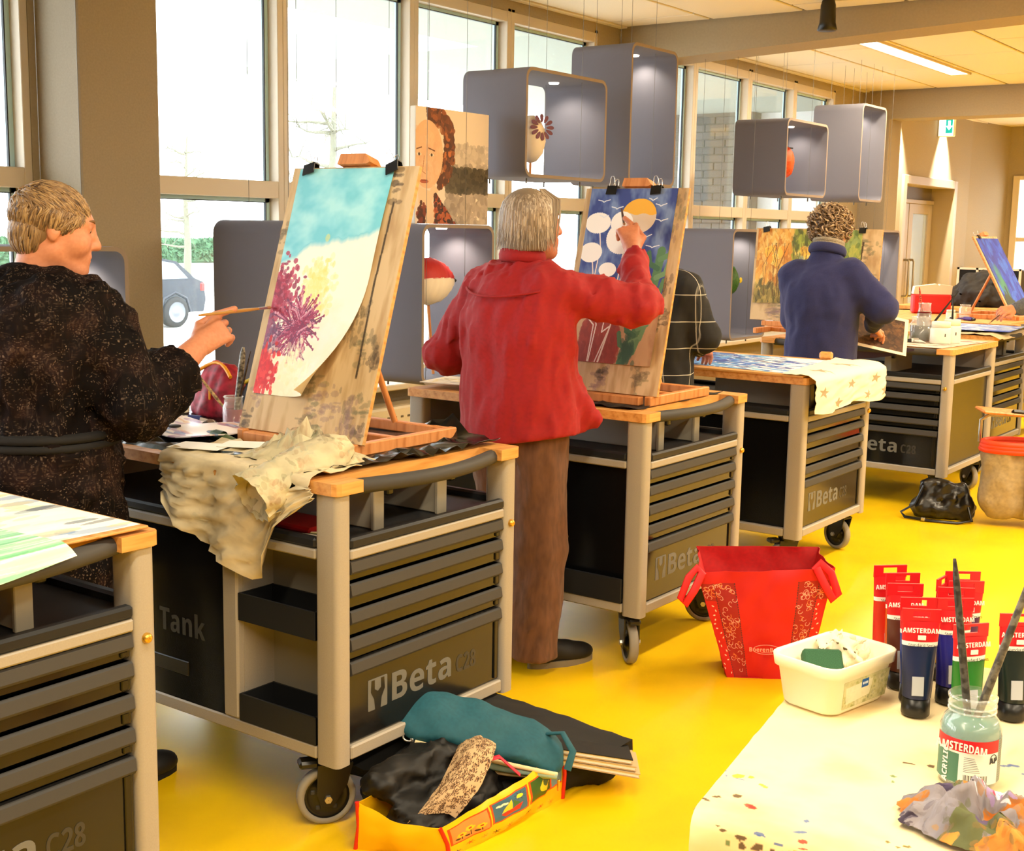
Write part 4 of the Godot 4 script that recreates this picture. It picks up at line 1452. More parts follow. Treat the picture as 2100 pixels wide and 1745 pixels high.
	var b1 := Vector3(4.040, 1.528, -2.452)
	var br := thing("paintbrush", "short brush held by the person in the red shirt at the yellow disc", "paintbrush", b0)
	var dv := b1 - b0
	var s1 := ST()
	tube(s1, [V0, dv * 0.5, dv * 0.8], [0.003, 0.005, 0.004], 8)
	obj("handle", s1, mat("brush_brown", Color(0.30, 0.18, 0.10), 0.4), br)
	var s2 := ST()
	tube(s2, [dv * 0.78, dv * 0.9, dv], [0.0042, 0.005, 0.001], 8)
	obj("bristles", s2, M.bristle, br)

# ---- person in the blue fleece with curly hair
func person_blue():
	var R := Vector3(6.62, 0, -2.75)
	var p := thing("person", "person with curly brown hair in a dark blue fleece bending over the table", "person", R)
	var Bt := facing(Vector3(0.98, 0, 0.08))
	var T := func(f: float, y: float, r: float) -> Vector3: return Bt * Vector3(f, 0, r) + Vector3(0, y, 0)
	var hc: Vector3 = T.call(0.10, 1.525, -0.02)
	var Bh := facing(Vector3(0.95, -0.3, 0.2))
	var nk: Vector3 = T.call(0.03, 1.40, -0.01)
	var sh: Vector3 = T.call(0, 1.30, 0.17)
	var el := Vector3(6.62, 1.135, -2.42) - R
	var wr := Vector3(6.85, 1.02, -2.56) - R
	var body := ST()
	head(body, hc, Bh, 1.0, nk, 0.006)
	var F := Field.new(Vector3(-0.3, 0.05, -0.35), Vector3(0.3, 1.4, 0.35), 0.016, Bt)
	F.ell(T.call(0, 1.1, 0), Vector3(0.10, 0.25, 0.14), 0.05)
	for q in [-1.0, 1.0]:
		F.caps(T.call(0, 0.86, q * 0.085), T.call(0.02, 0.47, q * 0.10), 0.075, 0.05, 0.03)
		F.caps(T.call(0.02, 0.47, q * 0.10), T.call(0.0, 0.09, q * 0.10), 0.05, 0.035, 0.02)
	F.caps(T.call(0, 1.28, 0), nk, 0.06, 0.05, 0.04)
	F.nets(body)
	hand(body, wr, Vector3(0.9, -0.35, 0.1), Vector3(0.1, 1, 0.3), 1.0, [[0.4, 0.5, 0.3], [0.4, 0.5, 0.3], [0.5, 0.6, 0.3], [0.5, 0.6, 0.3]], wr + Vector3(0.10, -0.06, -0.03), wr.lerp(el, 0.25), 0.027)
	obj("body", body, M.skin_a, p)
	eyes_and_mouth(p, hc, Bh)
	var C := Field.new(Vector3(-0.40, 0.72, -0.46), Vector3(0.42, 1.50, 0.46), 0.012, Bt)
	C.ell(T.call(-0.02, 1.17, 0), Vector3(0.155, 0.20, 0.205), 0.05)
	C.caps(T.call(-0.01, 1.31, -0.12), T.call(-0.01, 1.31, 0.12), 0.066, 0.066, 0.06)
	C.caps(T.call(-0.01, 1.05, 0), T.call(-0.02, 0.80, 0.01), 0.195, 0.205, 0.06, Vector3(1.2, 1, 1.0))
	C.caps(T.call(0.0, 1.34, 0), T.call(0.02, 1.425, 0), 0.085, 0.080, 0.03)
	C.caps(sh, el, 0.085, 0.078, 0.04)
	C.caps(el, wr.lerp(el, 0.1), 0.074, 0.048, 0.03)
	C.caps(T.call(-0.01, 1.29, -0.17), T.call(0.03, 1.06, -0.19), 0.085, 0.072, 0.04)
	C.caps(T.call(0.03, 1.06, -0.19), T.call(0.24, 1.0, -0.06), 0.066, 0.045, 0.03)
	C.ripple(fnoise(1.0, 55, 2), 0.014, Vector3(6, 3, 6))
	C.ripple(fnoise(1.0, 57, 2), 0.006, Vector3(14, 12, 14))
	C.cut(T.call(0, 0.775, 0), Vector3(0, -1, 0))
	C.cut(T.call(0, 1.455, 0), Vector3(-0.1, 1, 0))
	var cs := ST()
	C.nets(cs)
	M.fleece = grain(mat("blue_fleece", Color(0.155, 0.175, 0.37), 0.95), noise_tex(0.12, [[0.0, Color(0.85, 0.85, 0.85)], [1.0, Color.WHITE]], 256, FastNoiseLite.TYPE_SIMPLEX, 4, 58), Vector3.ONE * 3.0)
	M.fleece.rim_enabled = true
	M.fleece.rim = 0.4
	var so := obj("fleece", cs, M.fleece, p)
	var cb := ST()
	tube(cb, ring_pts(T.call(0.02, 1.43, 0), 0.088, 0.086, Bt.rotated(Bt.z, -0.25), 24), 0.016, 8, false, 1.7)
	obj("collar", cb, M.fleece, so)
	var sc := ST()
	for e in 3: tube(sc, ring_pts(T.call(0.03, 1.442 + e * 0.014, 0), 0.076, 0.073, Bt.rotated(Bt.z, -0.25), 20), 0.014, 7, false)
	M.scarf = grain(mat("grey_scarf", Color(0.72, 0.69, 0.64), 0.9), noise_tex(0.2, [[0.0, Color(0.45, 0.42, 0.38)], [0.5, Color(0.8, 0.78, 0.74)], [1.0, Color.WHITE]], 128, FastNoiseLite.TYPE_CELLULAR, 2, 60), Vector3.ONE * 8.0)
	obj("scarf", sc, M.scarf, p)
	var L := Field.new(Vector3(-0.3, 0.04, -0.35), Vector3(0.3, 0.9, 0.35), 0.014, Bt)
	L.ell(T.call(0, 0.80, 0), Vector3(0.14, 0.12, 0.18), 0.03)
	for q in [-1.0, 1.0]:
		L.caps(T.call(0, 0.78, q * 0.085), T.call(0.02, 0.44, q * 0.095), 0.10, 0.075, 0.025)
		L.caps(T.call(0.02, 0.44, q * 0.095), T.call(0.0, 0.07, q * 0.10), 0.075, 0.07, 0.03)
	var ls := ST()
	L.nets(ls)
	obj("trousers", ls, M.trousers_dark, p)
	shoe(p, T.call(-0.07, 0, 0.10), T.call(0.18, 0, 0.11), M.shoe_black, M.sole_grey)
	shoe(p, T.call(-0.07, 0, -0.10), T.call(0.18, 0, -0.11), M.shoe_black, M.sole_grey)
	# curls
	var hs := ST()
	var H := Field.new(hc - Vector3.ONE * 0.17, hc + Vector3.ONE * 0.17, 0.008, Bh)
	H.S = HS
	H.ell(hc + Bh * HS * Vector3(-0.025, 0.04, 0), Vector3(0.108, 0.10, 0.10), 0.02)
	H.ell(hc + Bh * HS * Vector3(-0.05, -0.03, 0), Vector3(0.075, 0.06, 0.085), 0.03)
	H.carve(hc + Bh * HS * Vector3(0.09, -0.05, 0), Vector3(0.08, 0.08, 0.12), 0.01)
	hs.set_color(Color(0.14, 0.085, 0.05))
	H.nets(hs)
	var cols := [Color(0.16, 0.10, 0.06), Color(0.34, 0.23, 0.14), Color(0.55, 0.41, 0.27)]
	var paths := []
	for i in 620:
		var dv := Vector3(rng.randfn(), rng.randfn(), rng.randfn()).normalized()
		if dv.x > 0.45 and dv.y < 0.45: continue
		if dv.y < -0.75: continue
		var c0: Vector3 = hc + Bh * HS * (Vector3(-0.028, 0.028, 0) + dv * Vector3(0.128, 0.122, 0.126))
		var ax := (Vector3.DOWN + Vector3(rng.randfn(), rng.randfn(), rng.randfn()) * 0.5).normalized()
		var bs := basis_y(ax)
		var pts := []
		var tw := rng.randf() * TAU
		for k in 10:
			var t := k / 9.0
			var a := tw + t * 9.0
			pts.append(c0 + bs * Vector3(cos(a) * 0.012, (t - 0.5) * 0.045, sin(a) * 0.012))
		paths.append(pts)
	locks(hs, paths, 0.0055, cols, 5)
	obj("hair", hs, M.hair, p)

# ---- person in the plaid shirt, mostly behind the jellyfish board
func person_plaid():
	var R := Vector3(4.86, 0, -2.80)
	var p := thing("person", "person in a dark plaid shirt partly hidden behind the jellyfish board", "person", R)
	var Bt := facing(Vector3(0.98, 0, -0.1))
	var T := func(f: float, y: float, r: float) -> Vector3: return Bt * Vector3(f, 0, r) + Vector3(0, y, 0)
	var hc: Vector3 = T.call(0.08, 1.50, -0.06)
	var Bh := facing(Vector3(0.95, -0.3, -0.2))
	var nk: Vector3 = T.call(0.02, 1.38, -0.04)
	var body := ST()
	head(body, hc, Bh, 1.0, nk, 0.008)
	var F := Field.new(Vector3(-0.3, 0.05, -0.35), Vector3(0.3, 1.4, 0.35), 0.018, Bt)
	F.ell(T.call(0, 1.1, 0), Vector3(0.10, 0.25, 0.14), 0.05)
	for q in [-1.0, 1.0]:
		F.caps(T.call(0, 0.86, q * 0.085), T.call(0.02, 0.47, q * 0.10), 0.075, 0.05, 0.03)
		F.caps(T.call(0.02, 0.47, q * 0.10), T.call(0.0, 0.09, q * 0.10), 0.05, 0.035, 0.02)
	F.caps(T.call(0, 1.28, 0), nk, 0.06, 0.05, 0.04)
	F.nets(body)
	var sh: Vector3 = T.call(0, 1.27, 0.15)
	var el := Vector3(4.93, 1.07, -2.585) - R
	var wr := Vector3(5.16, 1.00, -2.72) - R
	hand(body, wr, Vector3(0.9, -0.3, -0.1), Vector3(0.1, 1, 0.3), -1.0, [[0.4, 0.5, 0.3], [0.4, 0.5, 0.3], [0.5, 0.6, 0.3], [0.5, 0.6, 0.3]], wr + Vector3(0.10, -0.05, -0.03), wr.lerp(el, 0.25), 0.027)
	obj("body", body, M.skin_b, p)
	var C := Field.new(Vector3(-0.36, 0.68, -0.40), Vector3(0.40, 1.45, 0.40), 0.012, Bt)
	C.ell(T.call(0, 1.14, 0), Vector3(0.14, 0.2, 0.19), 0.05)
	C.caps(T.call(0, 1.28, -0.12), T.call(0, 1.28, 0.12), 0.065, 0.065, 0.06)
	C.caps(T.call(0, 1.05, 0), T.call(0, 0.74, 0), 0.19, 0.20, 0.06, Vector3(1.2, 1, 1.0))
	C.caps(T.call(0, 1.34, -0.03), nk, 0.07, 0.062, 0.03)
	C.caps(sh, el, 0.078, 0.072, 0.04)
	C.caps(el, wr.lerp(el, 0.12), 0.070, 0.048, 0.03)
	C.caps(T.call(0, 1.27, -0.16), T.call(0.03, 1.04, -0.2), 0.08, 0.068, 0.04)
	C.ripple(fnoise(1.0, 65, 3), 0.016, Vector3(9, 5, 9))
	C.cut(T.call(0, 0.72, 0), Vector3(0, -1, 0))
	var cs := ST()
	C.nets(cs)
	var N := 128
	var im := Image.create(N, N, false, Image.FORMAT_RGB8)
	for y in N:
		for x in N:
			var c := Color(0.055, 0.062, 0.085)
			if (x / 32) % 2 == 0 and (y / 32) % 2 == 0: c = Color(0.035, 0.038, 0.05)
			if x % 64 < 2 or y % 64 < 2: c = Color(0.80, 0.79, 0.75)
			im.set_pixel(x, y, c)
	M.plaid = grain(mat("plaid_cloth", Color.WHITE, 0.85), ImageTexture.create_from_image(im), Vector3.ONE * 4.4)
	obj("shirt", cs, M.plaid, p)
	var L := Field.new(Vector3(-0.3, 0.04, -0.35), Vector3(0.3, 0.9, 0.35), 0.016, Bt)
	L.ell(T.call(0, 0.78, 0), Vector3(0.14, 0.12, 0.18), 0.03)
	for q in [-1.0, 1.0]:
		L.caps(T.call(0, 0.78, q * 0.085), T.call(0.02, 0.44, q * 0.095), 0.10, 0.075, 0.025)
		L.caps(T.call(0.02, 0.44, q * 0.095), T.call(0.0, 0.07, q * 0.10), 0.075, 0.07, 0.03)
	var ls := ST()
	L.nets(ls)
	obj("trousers", ls, M.trousers_dark, p)
	shoe(p, T.call(-0.07, 0, 0.10), T.call(0.18, 0, 0.11), M.shoe_black, M.sole_grey)
	shoe(p, T.call(-0.07, 0, -0.10), T.call(0.18, 0, -0.11), M.shoe_black, M.sole_grey)
	var H := Field.new(hc - Vector3.ONE * 0.17, hc + Vector3.ONE * 0.17, 0.009, Bh)
	H.S = HS
	H.ell(hc + Bh * HS * Vector3(-0.022, 0.042, 0), Vector3(0.101, 0.098, 0.085), 0.02)
	H.carve(hc + Bh * HS * Vector3(0.085, -0.04, 0), Vector3(0.085, 0.072, 0.10), 0.01)
	var hs := ST()
	hs.set_color(Color(0.12, 0.08, 0.05))
	H.nets(hs)
	obj("hair", hs, M.hair, p)

# ---- painter whose sleeve and hand reach in beside the blue canvas
func person_edge():
	var R := Vector3(9.02, 0, -2.02)
	var p := thing("person", "person whose grey-blue sleeve and hand reach over the blue-white picture", "person", R)
	var Bt := facing(Vector3(-0.3, 0, -0.95))
	var T := func(f: float, y: float, r: float) -> Vector3: return Bt * Vector3(f, 0, r) + Vector3(0, y, 0)
	var hc: Vector3 = T.call(0.06, 1.50, 0)
	var nk: Vector3 = T.call(0.0, 1.38, 0)
	var body := ST()
	head(body, hc, Bt, 1.0, nk, 0.009)
	var F := Field.new(Vector3(-0.3, 0.05, -0.35), Vector3(0.3, 1.4, 0.35), 0.018, Bt)
	F.ell(T.call(0, 1.1, 0), Vector3(0.10, 0.25, 0.14), 0.05)
	for q in [-1.0, 1.0]:
		F.caps(T.call(0, 0.86, q * 0.085), T.call(0.02, 0.47, q * 0.10), 0.075, 0.05, 0.03)
		F.caps(T.call(0.02, 0.47, q * 0.10), T.call(0.0, 0.09, q * 0.10), 0.05, 0.035, 0.02)
	F.caps(T.call(0, 1.28, 0), nk, 0.06, 0.05, 0.04)
	F.nets(body)
	var sh: Vector3 = T.call(0, 1.29, -0.16)
	var el := Vector3(8.86, 1.09, -2.21) - R
	var wr := Vector3(8.74, 1.055, -2.315) - R
	hand(body, wr, Vector3(-0.75, -0.1, -0.45), Vector3(-0.3, 0.8, 0.4), -1.0, [[0.6, 0.7, 0.4], [0.6, 0.7, 0.4], [0.7, 0.8, 0.4], [0.8, 0.8, 0.4]], wr + Vector3(-0.07, -0.04, -0.06), wr.lerp(el, 0.25), 0.027)
	obj("body", body, M.skin_a, p)
	var C := Field.new(Vector3(-0.40, 0.70, -0.45), Vector3(0.40, 1.45, 0.40), 0.014, Bt)
	C.ell(T.call(0, 1.14, 0), Vector3(0.14, 0.2, 0.18), 0.05)
	C.caps(T.call(0, 1.28, -0.12), T.call(0, 1.28, 0.12), 0.065, 0.065, 0.06)
	C.caps(T.call(0, 1.05, 0), T.call(0, 0.74, 0), 0.18, 0.19, 0.06, Vector3(1.2, 1, 1.0))
	C.caps(sh, el, 0.08, 0.07, 0.04)
	C.caps(el, wr.lerp(el, 0.1), 0.064, 0.046, 0.03)
	C.caps(T.call(0, 1.28, 0.16), T.call(0.05, 1.0, 0.2), 0.08, 0.06, 0.04)
	C.ripple(fnoise(1.0, 75, 3), 0.012, Vector3(14, 14, 14))
	C.cut(T.call(0, 0.74, 0), Vector3(0, -1, 0))
	var cs := ST()
	C.nets(cs)
	M.knit = grain(mat("grey_blue_knit", Color(0.42, 0.45, 0.50), 0.95), noise_tex(0.1, [[0.0, Color(0.6, 0.6, 0.62)], [1.0, Color.WHITE]], 128, FastNoiseLite.TYPE_SIMPLEX, 3, 78), Vector3.ONE * 6.0)
	obj("sweater", cs, M.knit, p)
	var L := Field.new(Vector3(-0.3, 0.04, -0.35), Vector3(0.3, 0.9, 0.35), 0.018, Bt)
	L.ell(T.call(0, 0.78, 0), Vector3(0.14, 0.12, 0.18), 0.03)
	for q in [-1.0, 1.0]:
		L.caps(T.call(0, 0.78, q * 0.085), T.call(0.02, 0.44, q * 0.095), 0.10, 0.075, 0.025)
		L.caps(T.call(0.02, 0.44, q * 0.095), T.call(0.0, 0.07, q * 0.10), 0.075, 0.07, 0.03)
	var ls := ST()
	L.nets(ls)
	obj("trousers", ls, M.trousers_dark, p)
	shoe(p, T.call(-0.07, 0, 0.10), T.call(0.18, 0, 0.11), M.shoe_black, M.sole_grey)
	shoe(p, T.call(-0.07, 0, -0.10), T.call(0.18, 0, -0.11), M.shoe_black, M.sole_grey)
	var H := Field.new(hc - Vector3.ONE * 0.17, hc + Vector3.ONE * 0.17, 0.01, Bt)
	H.ell(hc + Bt * Vector3(-0.022, 0.042, 0), Vector3(0.101, 0.098, 0.085), 0.02)
	H.carve(hc + Bt * Vector3(0.085, -0.04, 0), Vector3(0.085, 0.072, 0.10), 0.01)
	var hs := ST()
	hs.set_color(Color(0.12, 0.08, 0.05))
	H.nets(hs)
	obj("hair", hs, M.hair, p)
	var b0 := Vector3(8.72, 1.075, -2.33)
	var b1 := Vector3(8.55, 0.955, -2.42)
	var br := thing("paintbrush", "fine brush held by the grey-blue sleeved person over the blue-white picture", "paintbrush", b0)
	var dv := b1 - b0
	var s1 := ST()
	tube(s1, [V0, dv * 0.85], [0.003, 0.004], 8)
	obj("handle", s1, M.brush_brown, br)
	var s2 := ST()
	tube(s2, [dv * 0.85, dv], [0.004, 0.001], 8)
	obj("bristles", s2, M.bristle, br)

# ---------------------------------------------------------------- painting on Image
func canvas(w: int, h: int, c: Color) -> Image:
	var im := Image.create(w, h, false, Image.FORMAT_RGB8)
	im.fill(c)
	return im

func dab(im: Image, cx: float, cy: float, rx: float, ry: float, c: Color, a := 1.0, ang := 0.0):
	var m := maxf(rx, ry) + 1.0
	var ca := cos(ang)
	var sa := sin(ang)
	for y in range(maxi(0, int(cy - m)), mini(im.get_height(), int(cy + m) + 1)):
		for x in range(maxi(0, int(cx - m)), mini(im.get_width(), int(cx + m) + 1)):
			var dx := x - cx
			var dy := y - cy
			var u := (dx * ca + dy * sa) / rx
			var v := (-dx * sa + dy * ca) / ry
			if u * u + v * v <= 1.0:
				im.set_pixel(x, y, c if a >= 1.0 else im.get_pixel(x, y).lerp(c, a))

func stroke(im: Image, p: Array, w: float, c: Color, a := 1.0):
	for i in p.size() - 1:
		var d: float = (p[i + 1] - p[i]).length()
		var n := maxi(1, int(d / maxf(w * 0.4, 0.7)))
		for k in n + 1:
			var q: Vector2 = p[i].lerp(p[i + 1], float(k) / n)
			dab(im, q.x, q.y, w * 0.5, w * 0.5, c, a)

func fillpoly(im: Image, p: PackedVector2Array, c: Color, a := 1.0):
	var lo := p[0]
	var hi := p[0]
	for q in p:
		lo = lo.min(q)
		hi = hi.max(q)
	for y in range(maxi(0, int(lo.y)), mini(im.get_height(), int(hi.y) + 1)):
		for x in range(maxi(0, int(lo.x)), mini(im.get_width(), int(hi.x) + 1)):
			if Geometry2D.is_point_in_polygon(Vector2(x, y), p):
				im.set_pixel(x, y, c if a >= 1.0 else im.get_pixel(x, y).lerp(c, a))

func wash(im: Image, fn: Callable):
	for y in im.get_height():
		for x in im.get_width():
			im.set_pixel(x, y, fn.call(float(x) / im.get_width(), float(y) / im.get_height(), im.get_pixel(x, y)))

# ---------------------------------------------------------------- hanging display boxes
func ring_loop(s: SurfaceTool, a: PackedVector2Array, b: PackedVector2Array, za: float, zb: float):
	var n := a.size()
	for i in n:
		var j := (i + 1) % n
		quad(s, Vector3(a[i].x, a[i].y, za), Vector3(a[j].x, a[j].y, za), Vector3(b[j].x, b[j].y, zb), Vector3(b[i].x, b[i].y, zb))

func display_box(label: String, x0: float, x1: float, y0: float, y1: float, zf := -4.2, zb := -4.64, lamp := 0.2) -> Node3D:
	var w := x1 - x0
	var h := y1 - y0
	var t := thing("display_box", label, "display box", Vector3((x0 + x1) * 0.5, y0, (zf + zb) * 0.5), 0, "grey felt display boxes hung before the windows")
	var hz := (zf - zb) * 0.5
	var th := 0.018
	var outer := rrect(w, h, 0.06, 6)
	var inner := rrect(w - 2 * th, h - 2 * th, 0.045, 6)
	for k in outer.size():
		outer[k].y += h * 0.5
		inner[k].y += h * 0.5
	var s := ST()
	s.set_smooth_group(0)
	ring_loop(s, outer, outer, hz, -hz)
	obj("shell", s, M.felt, t)
	var s2 := ST()
	s2.set_smooth_group(0)
	ring_loop(s2, inner, inner, -hz, hz)
	obj("lining", s2, M.felt, t)
	for q in [1.0, -1.0]:
		var e := ST()
		e.set_smooth_group(-1)
		ring_loop(e, inner if q > 0 else outer, outer if q > 0 else inner, q * hz, q * hz)
		obj("front_edge" if q > 0 else "back_edge", e, M.box_edge, t)
	# four suspension wires with end stops
	for q in [[-1, 1], [1, 1], [-1, -1], [1, -1]]:
		var ws := ST()
		var px: float = q[0] * (w * 0.5 - 0.14)
		var pz: float = q[1] * (hz - 0.09)
		var wx := t.position.x + px
		var top := CEIL - 0.002
		if wx > 8.40 and wx < 8.78: top = 2.76
		tube(ws, [Vector3(px, -0.015, pz), Vector3(px, top - y0, pz)], 0.0013, 5)
		tube(ws, [Vector3(px, -0.03, pz), Vector3(px, -0.002, pz)], 0.005, 6)
		obj("wire", ws, M.wire, t)
	if lamp > 0.0:
		var L := Node3D.new()
		L.name = "box_lamp"
		t.add_child(L, true)
		L.position = Vector3(w * 0.24, h - th, -0.02)
		var r := ST()
		lathe(r, [Vector2(0.001, -0.008), Vector2(0.028, -0.008), Vector2(0.032, 0.0)], 16)
		obj("lamp_lens", r, M.box_lamp_glow, L)
		spot(L, Vector3(0, -0.015, 0), Vector3(0.35, -1, 0), lamp, 62.0, 0.025)
	return t

func build_display_boxes():
	glow("box_lamp_glow", Color(1.0, 0.94, 0.85), 6.0)
	display_box("grey felt display box hung high in the window bay before the pillar", 2.05, 2.67, 1.81, 2.62)
	display_box("pale lined display box hung behind the person in the black tunic", 2.555, 3.20, 0.79, 1.415)
	display_box("grey felt display box hung low between the pillar and the coral painting", 4.01, 4.60, 0.71, 1.53, -4.2, -4.64, 0.1)
	display_box("grey felt display box holding the red and white paper fish", 4.98, 5.58, 0.71, 1.53)
	display_box("wide grey felt display box holding the white lollipop with a purple flower", 5.85, 6.68, 1.80, 2.395)
	display_box("tall grey felt display box hung above the jellyfish painting", 6.95, 7.53, 1.80, 2.66)
	display_box("wide grey felt display box holding the orange fish", 9.25, 10.04, 1.81, 2.39)
	display_box("tall grey felt display box hung beside the wall with the double door", 10.75, 11.32, 1.81, 2.63)
	display_box("grey felt display box holding the green fish", 8.42, 9.02, 0.74, 1.545)
	display_box("grey felt display box partly hidden behind the landscape painting board", 11.25, 11.84, 0.74, 1.57)
	# red and white papier-mache fish on a stick
	var f := thing("paper_fish", "big red and white papier-mache fish on a thin stick inside a display box", "sculpture", Vector3(5.31, 0.73, -4.42))
	var n := fnoise(22.0, 91, 3)
	var parts := [ST(), ST()]
	for half in 2:
		var s: SurfaceTool = parts[half]
		s.set_smooth_group(0)
		for i in 28:
			for j in 10:
				var q := []
				for e in [[i, j], [i + 1, j], [i + 1, j + 1], [i, j + 1]]:
					var u: float = e[0] / 28.0
					var a: float = (0.16 if half == 0 else -0.16) * PI * 0 + lerpf(0.06, 0.94, e[1] / 10.0) * PI if half == 0 else PI + lerpf(-0.06, 1.06, e[1] / 10.0) * PI
					if half == 0: a = lerpf(0.05, 0.95, e[1] / 10.0) * PI
					var r := pow(sin(PI * pow(u, 0.82)), 0.75) + 0.001
					var px := lerpf(-0.20, 0.20, u)
					var pt := Vector3(px, sin(a) * r * 0.125, cos(a) * r * 0.105)
					pt += pt.normalized() * n.get_noise_3dv(pt * 1.6) * 0.010
					q.append(pt + Vector3(0, 0.50, 0))
				quad(s, q[0], q[1], q[2], q[3])
	obj("back", parts[0], mat("fish_red", Color(0.72, 0.12, 0.09), 0.6), f)
	obj("belly", parts[1], mat("fish_white", Color(0.93, 0.88, 0.80), 0.7), f)
	var st := ST()
	tube(st, [Vector3(0.03, 0.0, 0.0), Vector3(-0.02, 0.40, 0)], 0.008, 8)
	obj("stick", st, M.wood_easel, f)
	var ey := ST()
	lathe(ey, [Vector2(0.001, -0.012), Vector2(0.011, -0.004), Vector2(0.011, 0.004), Vector2(0.001, 0.012)], 10, Transform3D(Basis(), Vector3(0.192, 0.50, 0.012)))
	obj("nose", ey, M.black, f)
	# lollipop with flower
	var l := thing("lollipop_sculpture", "white egg-shaped lollipop sculpture with a purple petal flower", "sculpture", Vector3(6.21, 1.82, -4.42))
	var ls := ST()
	lathe(ls, [Vector2(0.001, 0.075), Vector2(0.035, 0.085), Vector2(0.072, 0.13), Vector2(0.088, 0.20), Vector2(0.080, 0.27), Vector2(0.055, 0.32), Vector2(0.02, 0.345), Vector2(0.001, 0.347)], 24)
	obj("egg", ls, M.fish_white, l)
	var sk := ST()
	tube(sk, [Vector3(0, 0, 0), Vector3(0, 0.09, 0)], 0.008, 8)
	obj("stick", sk, M.wood_easel, l)
	mat("petal_purple", Color(0.45, 0.25, 0.34), 0.6)
	for i in 12:
		var a := TAU * i / 12.0
		var ps := ST()
		var pet := PackedVector2Array()
		for k in 14:
			var b := TAU * k / 14.0
			pet.append(Vector2(cos(b) * 0.0105 * (1.0 + 0.3 * sin(b)), 0.052 + sin(b) * 0.024))
		prism(ps, pet, 0.004, Transform3D(Basis(Vector3(0, 0, 1), a), V0))
		obj("petal", ps, M.petal_purple, l, Vector3(-0.01, 0.275, 0.086), Vector3(-0.12, -0.5, 0))
	# orange fish hung in the box
	var o := thing("orange_fish", "bright orange paper fish hanging in a display box", "sculpture", Vector3(9.62, 2.08, -4.38))
	fish_body(o, Color(0.95, 0.33, 0.06), 0.15, 0.30)
	var ob := ST()
	bx(ob, Vector3(0.06, 0.115, 0), Vector3(0.16, 0.008, 0.012))
	tube(ob, [Vector3(0.06, 0.10, 0), Vector3(0.06, 0.27, 0)], 0.0015, 5)
	obj("hanger", ob, M.drawer_strip, o)
	var g := thing("green_fish", "green paper fish with a yellow eye patch inside a low display box", "sculpture", Vector3(8.70, 1.17, -4.36))
	fish_body(g, Color(0.20, 0.42, 0.14), 0.13, 0.26)
	var gs := ST()
	tube(gs, [Vector3(-0.02, -0.42, 0), Vector3(-0.02, -0.08, 0)], 0.006, 7)
	obj("stick", gs, M.wood_easel, g)
	var gy := ST()
	lathe(gy, [Vector2(0.001, 0.006), Vector2(0.018, 0.004), Vector2(0.022, 0.0)], 12, Transform3D(Basis(Vector3.RIGHT, Vector3(0.5, 0, 0.85).normalized(), Vector3(0, 1, 0)), Vector3(0.085, 0.0, 0.055)))
	obj("eye_patch", gy, mat("eye_yellow", Color(0.85, 0.75, 0.1), 0.6), g)
	# portrait leaning on the low box
	var c := thing("portrait_canvas", "square canvas portrait of a woman with brown hair before grey foliage", "painting", Vector3(5.47, 1.532, -4.42))
	obj("canvas_block", BOX(Vector3(-0.31, 0.0, -0.02), Vector3(0.31, 0.60, 0.018), 0.003), M.paper, c)
	var pr := ST()
	sheet(pr, [[Vector3(-0.31, 0.60, 0.0195), Vector3(0.31, 0.60, 0.0195)], [Vector3(-0.31, 0.0, 0.0195), Vector3(0.31, 0.0, 0.0195)]], 0.001)
	obj("picture", pr, img_mat("portrait_paint", portrait_image(), 0.55), c)

func fish_body(t: Node3D, c: Color, rx: float, ry: float):
	var s := ST()
	s.set_smooth_group(0)
	var n := fnoise(18.0, int(rx * 1000), 2)
	for i in 20:
		for j in 16:
			var q := []
			for e in [[i, j], [i + 1, j], [i + 1, j + 1], [i, j + 1]]:
				var u: float = e[0] / 20.0
				var a: float = TAU * e[1] / 16.0
				var r := sin(PI * u) + 0.001
				var pt := Vector3(lerpf(-rx, rx * 0.95, u), sin(a) * r * ry * 0.42, cos(a) * r * 0.075)
				pt += pt.normalized() * n.get_noise_3dv(pt) * 0.012
				q.append(pt)
			quad(s, q[0], q[1], q[2], q[3])
	var m := grain(mat("fish_%d" % int(rx * 1000), c, 0.55), noise_tex(0.06, [[0.0, Color(0.55, 0.6, 0.5)], [0.5, Color(0.95, 0.95, 0.9)], [1.0, Color.WHITE]], 128, FastNoiseLite.TYPE_SIMPLEX, 3, 95), Vector3.ONE * 8.0)
	obj("body", s, m, t)
	var f := ST()
	prism(f, PackedVector2Array([Vector2(-rx * 0.85, 0), Vector2(-rx * 1.5, ry * 0.35), Vector2(-rx * 1.35, 0), Vector2(-rx * 1.5, -ry * 0.35)]), 0.012)
	obj("tail", f, m, t)
	var d := ST()
	prism(d, PackedVector2Array([Vector2(rx * 0.2, -ry * 0.35), Vector2(-rx * 0.3, -ry * 0.38), Vector2(-rx * 0.1, -ry * 0.62)]), 0.012)
	obj("fin", d, m, t)

